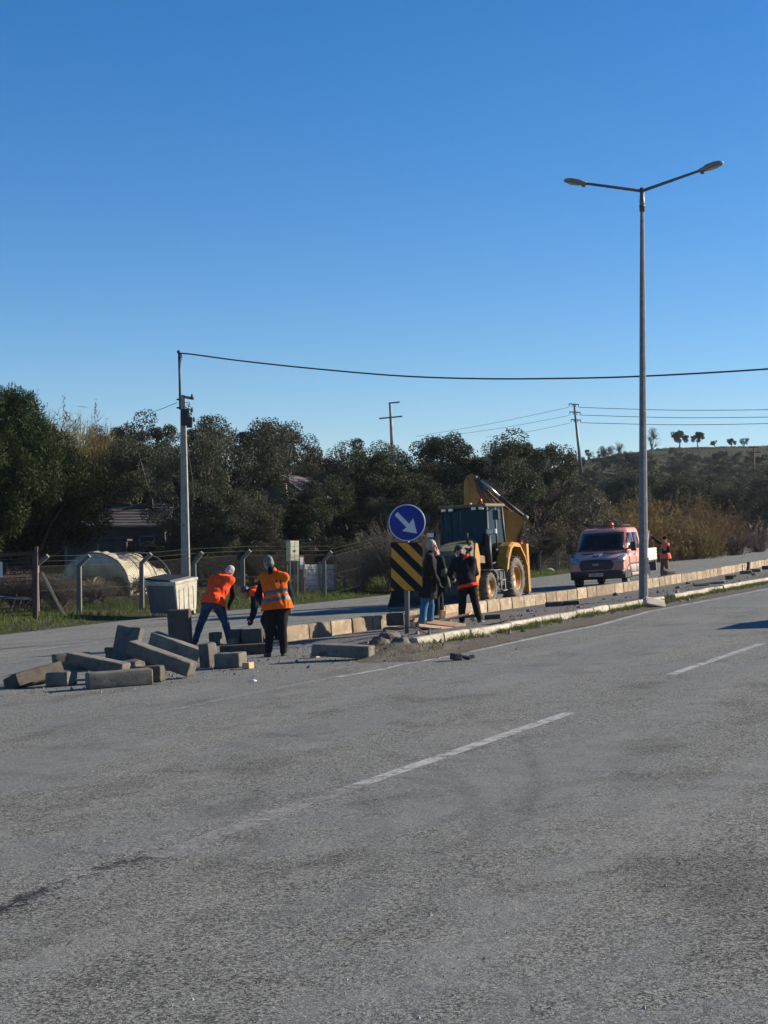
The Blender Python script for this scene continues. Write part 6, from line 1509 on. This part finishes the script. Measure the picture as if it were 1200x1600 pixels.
for px, top in ((1125, 706), (1150, 712), (1180, 712), (1105, 712), (1080, 708), (1165, 722), (1140, 722), (1090, 724), (1048, 700), (1056, 706), (1072, 716), (1098, 719), (1118, 716), (1134, 709), (1155, 704), (1174, 705), (1190, 710), (1200, 718), (1186, 728), (1152, 731), (1112, 731), (1064, 728)):
    p = next((Y for Y in np.arange(262, 352, 2.) if 850 - (ztf(P(px, 800, Y).x, Y) - CAMH) / Y * F < top + rng.uniform(7, 13)), 340)
    plant('olive' if rng.random() < .4 else 'scrub', px, top, p, 'small bush on the grassy hill slope', 'bushes on the hill slope', rng.uniform(1, 1.5), None, .1)
# rough growth over the open hill side
n = 45000; X = rng.uniform(20, 130, n); Y = rng.uniform(235, 400, n)
k_ = np.array([noise.noise(Vector((x * .06, y * .05, 2))) + .6 * noise.noise(Vector((x * .2, y * .16, 7))) for x, y in zip(X, Y)])
q_ = td(X, Y)[1] - dedge(td(X, Y)[0]); keep = (k_ > -.12) & (q_ > 3); X, Y, k_ = X[keep], Y[keep], k_[keep]
L = rng.uniform(.12, .34, len(X)) * (1 + np.clip(k_, 0, 1)); v, f = quads(np.stack([X, Y, zt(X, Y) + L * .25], 1), rdir(len(X)), rdir(len(X)), L, L * .55)
M['hillscrub'] = leaf_mat('hill_scrub', (.045, .046, .024), (.066, .062, .034), (.09, .082, .046), .15, 0, .8, .05)
tag(link('hill_scrub', npmesh('hill_scrub', v, f, M['hillscrub'])), 'rough dry scrub covering the open slope of the far hill', 'scrub', kind='stuff')
for i in range(95):
    px = rng.uniform(985, 1215); top = rng.uniform(704, 765); Yq = next((Y for Y in np.arange(250, 352, 2.) if 850 - (ztf(P(px, 800, Y).x, Y) - CAMH) / Y * F < top + rng.uniform(9, 20)), 0)
    if Yq: plant('oak' if rng.random() < .5 else 'olive', px, top, Yq, 'small bush on the grassy hill slope', 'bushes on the hill slope', rng.uniform(1.2, 1.8), None, .2)
# bare twiggy bushes
def bare_bush(px, py, Y, h, w_, n, label, mat='twig', seed=0, z=None):
    r = np.random.default_rng(seed); mb = MB(); p = P(px, py, Y); p.z = ztf(p.x, p.y) if z is None else z
    for k in range(n):
        a = r.uniform(0, 6.28); rad = w_ * .5 * math.sqrt(r.uniform(.02, 1)); hh = h * r.uniform(.55, 1) * (1 - .25 * rad / (w_ * .5))
        b0 = Vector((r.normal() * .25 * w_ * .2, r.normal() * .12 * w_, 0)); e = Vector((rad * math.cos(a), rad * math.sin(a) * .7, hh))
        m1 = b0.lerp(e, .4) + Vector((0, 0, .18 * hh)) + Vector(r.normal(size=3) * .08); 
        mb.tube([b0, m1, b0.lerp(e, .75) + Vector((0, 0, .1 * hh)), e], [.022, .014, .009, .004], 3, cap=False)
        for q in range(5):
            f = r.uniform(.35, .95); s0 = b0.lerp(e, f) + Vector((0, 0, .1 * hh * (1 - f))); tp = s0 + Vector((r.normal() * .28, r.normal() * .28, r.uniform(.1, .55))) * h * .33
            mb.tube([s0, s0.lerp(tp, .5) + Vector(r.normal(size=3) * .03), tp], [.009, .006, .003], 3, cap=False)
    t_ = thing('bare_bush', label, 'bush', p)
    link('twigs', mb.mesh('twigs', M[mat]), t_)
    n_ = 900; d = rdir(n_) * np.array([w_ * .42, w_ * .3, h * .35]) * r.uniform(.3, 1, (n_, 1)); d[:, 2] += h * .5
    L = r.uniform(.04, .09, n_); v, f = quads(d, rdir(n_), rdir(n_), L, L * .5); link('leaves', npmesh('leaves', v, f, M['scrub']), t_)
    return t_
bare_bush(622, 912, 63.5, 3.5, 4.4, 190, 'big bare twiggy bush behind the blue sign', 'twig', 1)
bare_bush(560, 910, 63, 2.3, 2.6, 110, 'bare twiggy bush left of the big one, by the white panels', 'twig', 2)
bare_bush(672, 910, 66, 3.2, 3.0, 110, 'ruddy bare bush between the sign and the digger cab', 'twig_red', 3)
bare_bush(840, 890, 85, 2.8, 3.6, 120, 'bare grey bush right of the digger', 'twig_red', 4)
bare_bush(885, 885, 90, 2.5, 3.6, 110, 'bare grey bush left of the truck cab', 'twig', 5)
bare_bush(205, 925, 58, .9, 2.2, 90, 'dry brown bush in front of the plastic tunnel', 'twig_red', 6)
bare_bush(95, 945, 52.5, 1.3, 1.9, 130, 'bramble tangle beside the braced fence post', 'twig_red', 7)
bare_bush(30, 950, 52, 1.6, 2.6, 130, 'bramble tangle behind the metal gate', 'twig_red', 8)
bare_bush(150, 935, 55, 1.0, 2.2, 90, 'bramble tangle left of the tunnel mouth', 'twig', 9)
bare_bush(1150, 862, 112, 2.0, 4.0, 110, 'ruddy low bush right of the golden reeds', 'twig_red', 10)
bare_bush(1185, 858, 122, 2.2, 4.5, 110, 'ruddy low bush at the right edge by the road', 'twig_red', 11)
# reeds
def reeds(px, py, Y, h, w_, n, label, mat, plumes=0, seed=0, group=None, blade=(.35, .7), bw_=.03):
    r = np.random.default_rng(seed); p = P(px, py, Y); p.z = ztf(p.x, p.y)
    x, y = r.normal(size=n) * w_ * .28, r.normal(size=n) * w_ * .22; hh = h * r.uniform(.55, 1, n) * (1 - .12 * (np.abs(x) / (w_ * .5)))
    lx, ly = r.normal(size=n) * .1 * h + x * .12, r.normal(size=n) * .08 * h
    mb = MB()
    for k in range(n): mb.tube([(x[k], y[k], -.1), (x[k] + lx[k] * .4, y[k] + ly[k] * .4, hh[k] * .55), (x[k] + lx[k], y[k] + ly[k], hh[k])], [.014, .011, .005], 3, cap=False)
    t_ = thing('reed_clump', label, 'reeds', p, group)
    link('stems', mb.mesh('stems', M[mat]), t_)
    nb_ = 9; kk_ = np.repeat(np.arange(n), nb_); f = r.uniform(.15, 1, n * nb_)
    c = np.stack([x[kk_] + lx[kk_] * f, y[kk_] + ly[kk_] * f, hh[kk_] * f], 1)
    a = r.uniform(0, 6.28, n * nb_); dz = r.uniform(-.3, 1.8, n * nb_); ax = np.stack([np.cos(a), np.sin(a), dz], 1); ax /= np.linalg.norm(ax, axis=1, keepdims=True)
    L = r.uniform(*blade, n * nb_); c = c + ax * L[:, None] * .45
    v, fc = quads(c, rdir(n * nb_), ax, L, np.full(n * nb_, bw_) * r.uniform(.7, 1.5, n * nb_))
    mi = np.zeros(len(fc), np.int32)
    if plumes:
        m_ = 26; cc = []; aa = []
        for k in r.choice(n, plumes, replace=False):
            f = r.uniform(.95, 1.2, m_); cc.append(np.stack([np.full(m_, x[k] + lx[k]), np.full(m_, y[k] + ly[k]), hh[k] * f], 1) + r.normal(size=(m_, 3)) * .035); aa.append(np.stack([r.normal(size=m_) * .3, r.normal(size=m_) * .3, np.ones(m_)], 1))
        cc = np.concatenate(cc); aa = np.concatenate(aa); L = r.uniform(.1, .25, len(cc)); v2, f2 = quads(cc, rdir(len(cc)), aa, L, L * .22)
        fc = np.concatenate([fc, f2 + len(v)]); v = np.concatenate([v, v2]); mi = np.concatenate([mi, np.ones(len(f2), np.int32)])
    link('leaves', npmesh('leaves', v, fc, [M[mat], M['plume']], mi), t_)
    return t_
gl_ = ['first', 'second', 'third', 'fourth', 'fifth', 'sixth', 'seventh']
for i, (px, py, Y, h, w_, mt) in enumerate([(925, 888, 94, 2.9, 3.0, 'reed_brown'), (968, 884, 97, 4.0, 3.6, 'reed_gold'), (1015, 880, 101, 4.5, 3.8, 'reed_gold'), (1058, 874, 106, 4.1, 3.8, 'reed_brown'), (1092, 868, 111, 4.7, 3.8, 'reed_gold'), (1130, 865, 118, 3.4, 4.0, 'reed_brown'), (1078, 870, 104, 2.7, 3.0, 'reed_green')]):
    reeds(px, py, Y, h, w_, 260, 'golden dry reed clump by the far road, ' + gl_[i] + ' from the truck' if i < 6 else 'low greenish reed clump in front of the golden reeds', mt, 14, 20 + i, 'golden reeds beside the far road')
for i, (px, Y, top, w_, lb) in enumerate([(62, 76, 632, 3.2, 'left one of the tall reed clumps rising behind the big pine'), (105, 78, 640, 3.4, 'middle one of the tall reed clumps rising behind the big pine'), (148, 79, 650, 3.2, 'right one of the tall reed clumps, golden below, by the loose-crowned tree')]):
    p = P(px, 880, Y); z0 = ztf(p.x, Y); h = P(px, top, Y).z - z0
    reeds(px, 880, Y, h, w_ * 1.15, 520, lb, 'reed_green' if i < 2 else 'reed_gold', 16, 40 + i, 'tall reeds behind the big pine', (.4, .9), .035)
# undergrowth behind the fence
def strip_points(n, t_0, t_1, q0_, q1_, jit=0):
    t = rng.uniform(t_0, t_1, n); q = rng.uniform(q0_, q1_, n); d = dedge(t) + q
    X, Y = t * ex - d * ey, t * ey + d * ex
    return X, Y, zt(X, Y), t, q
n = 16000; X, Y, Z, t, q = strip_points(n, 22, 150, 4.0, 14)
Z = Z + np.abs(rng.normal(size=n)) * .32 * np.clip(.5 + np.sin(X * .8) * np.sin(Y * .5) * .8, .15, 1.3)
L = rng.uniform(.1, .26, n); v, f = quads(np.stack([X, Y, Z], 1), rdir(n), rdir(n), L, L * .5)
M['under'] = leaf_mat('undergrowth_leaf', (.045, .050, .020), (.075, .065, .032), (.10, .12, .04), .2)
tag(link('undergrowth', npmesh('undergrowth', v, f, M['under'])), 'low tangled undergrowth behind the roadside fence', 'undergrowth', kind='stuff')
# grass
def grass_obj(name, X, Y, Z, h, wd, mat, label, lean=.5):
    n = len(X); a = rng.uniform(0, 6.28, n); b0 = np.stack([X, Y, Z], 1); s_ = np.stack([np.cos(a), np.sin(a), np.zeros(n)], 1) * wd[:, None] / 2
    ln_ = np.stack([rng.normal(size=n), rng.normal(size=n), np.zeros(n)], 1) * (lean * h)[:, None]
    m_ = b0 + ln_ * .3 + np.array([0, 0, 1]) * (h * .62)[:, None]; tp = b0 + ln_ + np.array([0, 0, 1]) * h[:, None]
    v = np.stack([b0 - s_, b0 + s_, m_ + s_ * .7, m_ - s_ * .7, tp], 1).reshape(-1, 3)
    i0 = np.arange(n) * 5; f1 = np.stack([i0, i0 + 1, i0 + 2, i0 + 3], 1); f2 = np.stack([i0 + 3, i0 + 2, i0 + 4, i0 + 4], 1)
    me = bpy.data.meshes.new(name); me.from_pydata(v.tolist(), [], f1.tolist() + [r_[:3] for r_ in f2.tolist()]); me.materials.append(mat)
    return tag(link(name, me), label, 'grass', kind='stuff')
M['grass'] = leaf_mat('grass_blade', (.055, .105, .016), (.11, .135, .03), (.20, .18, .075), .35, 0, .6, .9)
n = 26000; X, Y, Z, t, q = strip_points(n, 24, 90, .0, 4.6)
keep = (noise_k := np.array([noise.noise(Vector((x * .8, y * .8, 0))) for x, y in zip(X, Y)])) + .55 * (q / 2) > -.05
keep &= ~((q < .35) & (rng.random(n) < .6))
X, Y, Z, q = X[keep], Y[keep], Z[keep], q[keep]; k_ = noise_k[keep]
h = (.05 + .12 * np.clip(q / 2, 0, 1) + .14 * np.clip(k_, 0, 1)) * rng.uniform(.6, 1.3, len(X))
grass_obj('verge_grass', X, Y, Z - .01, h, rng.uniform(.012, .03, len(X)), M['grass'], 'green grass on the verge along the far side of the road')
n = 9000; X, Y, Z, t, q = strip_points(n, 90, 200, .0, 5)
grass_obj('far_grass', X, Y, Z - .02, rng.uniform(.15, .45, n), rng.uniform(.04, .09, n), M['grass'], 'grass along the far verge towards the reeds')
# grass at the foot of the near kerb and on the median rim
n = 24000; s_ = rng.uniform(0, len(kf) - 1.01, n); i0 = s_.astype(int); fr = s_ - i0
KX = np.array([p.x for p in kf]); KY = np.array([p.y for p in kf])
bx, by = KX[i0] + (KX[i0 + 1] - KX[i0]) * fr, KY[i0] + (KY[i0 + 1] - KY[i0]) * fr
off = np.abs(rng.normal(size=n)) * .19 + .01
X, Y = bx + off * .89, by - off * .46
k_ = np.array([noise.noise(Vector((x * 1.4, y * 1.4, 4))) for x, y in zip(X, Y)])
keep = k_ - off * 1.1 > -.22
X, Y, off, k_ = X[keep], Y[keep], off[keep], k_[keep]
grass_obj('kerb_grass', X, Y, pz(X, Y) + .02, (.05 + .07 * np.clip(k_ + .3, 0, 1)) * rng.uniform(.5, 1.5, len(X)), rng.uniform(.006, .014, len(X)), M['grass'], 'weedy grass along the foot of the near kerbstones', .8)
n = 3500; s_ = rng.uniform(0, len(kf) - 1.01, n); i0 = s_.astype(int); bx, by = KX[i0], KY[i0]
off = .2 + np.abs(rng.normal(size=n)) * .14; X, Y = bx - off * .89 + rng.normal(size=n) * .2, by + off * .46 + rng.normal(size=n) * .2
k_ = np.array([noise.noise(Vector((x * .9, y * .9, 14))) for x, y in zip(X, Y)]); keep = k_ > .02; X, Y = X[keep], Y[keep]
M['dry_grass'] = leaf_mat('dry_grass', (.10, .09, .04), (.07, .085, .025), (.19, .16, .09), .3, 0, .7, .9)
grass_obj('median_grass', X, Y, pz(X, Y) + .11, rng.uniform(.03, .09, len(X)), rng.uniform(.006, .012, len(X)), M['dry_grass'], 'sparse dry grass on the near rim of the median', .9)
a = rng.uniform(0, 6.28, 600); r_ = rng.uniform(.15, 1, 600) ** .7; X, Y = ctr.x + np.cos(a) * r_ * .75, ctr.y + .15 + np.sin(a) * r_ * 1.6
grass_obj('mound_grass', X, Y, pz(X, Y) + .05, rng.uniform(.04, .13, 600), rng.uniform(.006, .014, 600), M['dry_grass'], 'withered grass on the dirt heap round the sign post', 1.0)
# white stones on the far verge
for px, py, r0_, lb in ((860, 893, .2, 'white stone on the far verge left of the truck'), (1060, 862, .25, 'white stone on the far verge by the golden reeds'), (1131, 857, .3, 'pale stone on the far verge towards the right edge')):
    p = T(px, py); b = bmesh.new(); bmesh.ops.create_icosphere(b, subdivisions=2, radius=r0_)
    for v_ in b.verts: v_.co *= 1 + .4 * noise.noise(v_.co * 5 + Vector((px, 0, 0))); v_.co.z *= .6
    me = bpy.data.meshes.new('verge_stone'); b.to_mesh(me); b.free(); me.materials.append(M['kerb_white']); o = link('verge_stone', me); o.location = p + Vector((0, 0, r0_ * .3)); tag(o, lb, 'stone')

# loose grit round the heap, the sign and along the kerbs; crumbs of stone on the median
def grit_obj(name, X, Y, Z, r_, mat, label):
    n = len(X); base = np.array([(1, 0, -.4), (-.5, .87, -.4), (-.5, -.87, -.4), (.1, 0, .75)]); a = rng.uniform(0, 6.28, n); ca, sa = np.cos(a), np.sin(a)
    b_ = base[None] * r_[:, None, None] * rng.uniform(.6, 1.3, (n, 4, 1))
    v = np.stack([b_[..., 0] * ca[:, None] - b_[..., 1] * sa[:, None] + X[:, None], b_[..., 0] * sa[:, None] + b_[..., 1] * ca[:, None] + Y[:, None], b_[..., 2] + (Z + r_ * .4)[:, None]], 2).reshape(-1, 3)
    i0 = (np.arange(n) * 4)[:, None]; f = np.concatenate([i0 + np.array([[0, 1, 2]]), i0 + np.array([[0, 3, 1]]), i0 + np.array([[1, 3, 2]]), i0 + np.array([[2, 3, 0]])], 0)
    return tag(link(name, npmesh(name, v, f, M[mat])), label, 'grit', kind='stuff')
M['chip'] = pmat('pale_chip', (.30, .29, .26), (.19, .185, .165), 9, .95)
M['grit'] = pmat('grit_stone', (.20, .18, .15), (.11, .098, .08), 9, .95)
cx_ = [G(*p) for p in ((150, 1072), (250, 1060), (330, 1040), (400, 1020), (540, 1030), (620, 1015), (600, 1025), (480, 1012))]
cc = np.array([(p.x, p.y) for p in cx_]); k = rng.integers(0, len(cc), 2600); X = cc[k, 0] + rng.normal(size=2600) * .75; Y = cc[k, 1] + rng.normal(size=2600) * 1.1
grit_obj('road_grit', X, Y, pz(X, Y) + .012, .004 + rng.exponential(.007, 2600), 'grit', 'loose grit scattered on the road round the blocks and the sign')
n = 4200; i0 = rng.integers(0, len(kf) - 1, n); f = rng.random(n); A_ = np.array([(p.x, p.y) for p in kf]); off = rng.uniform(-.55, 1.6, n)
X = A_[i0, 0] + (A_[i0 + 1, 0] - A_[i0, 0]) * f - off * .89; Y = A_[i0, 1] + (A_[i0 + 1, 1] - A_[i0, 1]) * f + off * .46
grit_obj('median_grit', X, Y, pz(X, Y) + np.where(off > .1, .10, .022), .008 + rng.exponential(.014, n), 'grit', 'stone crumbs strewn over the median and its verge')
n = 16000; u = rng.uniform(0, 1, n); Y = 5.2 + 13 * u ** 1.4; X = (rng.uniform(-.27, .27, n)) * Y
grit_obj('loose_chippings', X, Y, pz(X, Y) + .012, .0016 + rng.exponential(.0010, n), 'chip', 'loose chippings strewn over the near lane')
for i, (px, py, r_) in enumerate([(800, 972, .07), (828, 962, .09), (905, 957, .08), (945, 943, .07), (962, 935, .09), (1060, 925, .1), (1075, 916, .08), (1128, 914, .12), (1150, 905, .09), (1178, 903, .1), (690, 986, .06), (738, 975, .06)]):
    lump(px, py, r_, 'dark lump of broken earth lying on the median', lift=.07)['group'] = 'lumps of earth on the median'
# ================================================================ CAR BEYOND THE RIGHT EDGE (its shadow lies on the near lane)
M['car_paint'] = pmat('car_paint', (.05, .055, .06), None, 4, .3, .3, coat=.4)
mwC = plane_mat(Vector((10.95, 29.6, pz(10.95, 29.6) + .012)), math.atan2(math.cos(RA), math.sin(RA)))
cr = thing('parked_car', 'dark hatchback just beyond the right edge, known by its shadow on the near lane', 'car', mwC)
st = [(-2.0, .70, .45, .95), (-1.9, .80, .30, 1.02), (-.9, .86, .24, 1.0), (.5, .86, .24, .98), (1.3, .84, .26, .92), (1.9, .74, .32, .78), (2.02, .60, .42, .68)]
vs = []
for x, hw, z0, z1 in st:
    for y, z in ((-hw * .9, z0), (-hw, z0 + .12), (-hw, z1 - .15), (-hw * .9, z1), (hw * .9, z1), (hw, z1 - .15), (hw, z0 + .12), (hw * .9, z0)): vs.append((x, y, z))
fs = [(i * 8 + k, i * 8 + (k + 1) % 8, i * 8 + 8 + (k + 1) % 8, i * 8 + 8 + k) for i in range(len(st) - 1) for k in range(8)] + [tuple(range(8))[::-1], tuple(range(48, 56))]
MB().add(vs, fs, 0, True).build('body', M['car_paint'], cr, .02)
vs = [(x, s_ * y, z) for x, y, z in ((-1.95, .74, .98), (-1.65, .58, 1.42), (-.2, .60, 1.48), (.25, .6, 1.44), (1.05, .76, .95)) for s_ in (-1, 1)]
MB().add(vs, [(2 * i, 2 * i + 1, 2 * i + 3, 2 * i + 2) for i in range(4)] + [(0, 2, 4, 6, 8), (9, 7, 5, 3, 1), (0, 8, 9, 1)]).build('cabin', M['wsdark'], cr, .03)
MB().box((-.7, 0, 1.475), (1.75, 1.22, .05)).build('roof', M['car_paint'], cr, .02)
for x in (-1.3, 1.25):
    for s_ in (1, -1): road_wheel('wheel', cr, x, .76 * s_, .31, .2, .2, M['tyre'], M['galv'], 0, s_)
for s_ in (1, -1):
    MB().box((1.93, .52 * s_, .66), (.12, .3, .12)).build('headlight', M['clear'], cr, .03); MB().box((.75, .98 * s_, .98), (.12, .2, .14)).build('mirror', M['tblack'], cr, .03)
# ================================================================ AIR
hm = bpy.data.materials.new('haze'); hm.use_nodes = True; ht = hm.node_tree
for n_ in list(ht.nodes):
    if n_.type == 'BSDF_PRINCIPLED': ht.nodes.remove(n_)
pv_ = ht.nodes.new('ShaderNodeVolumePrincipled'); pv_.inputs['Color'].default_value = (.82, .90, 1, 1); pv_.inputs['Density'].default_value = .00011; pv_.inputs['Anisotropy'].default_value = .2
ht.links.new(pv_.outputs[0], ht.nodes['Material Output'].inputs['Volume'])
zs_all = ZZ.min() - 1
hb_ = MB().box((60, 1450, (zs_all + 75) / 2), (1200, 3200, 75 - zs_all)).build('haze', hm); tag(hb_, kind='stuff')
hb_['label'] = 'thin blue air softening the far hill'
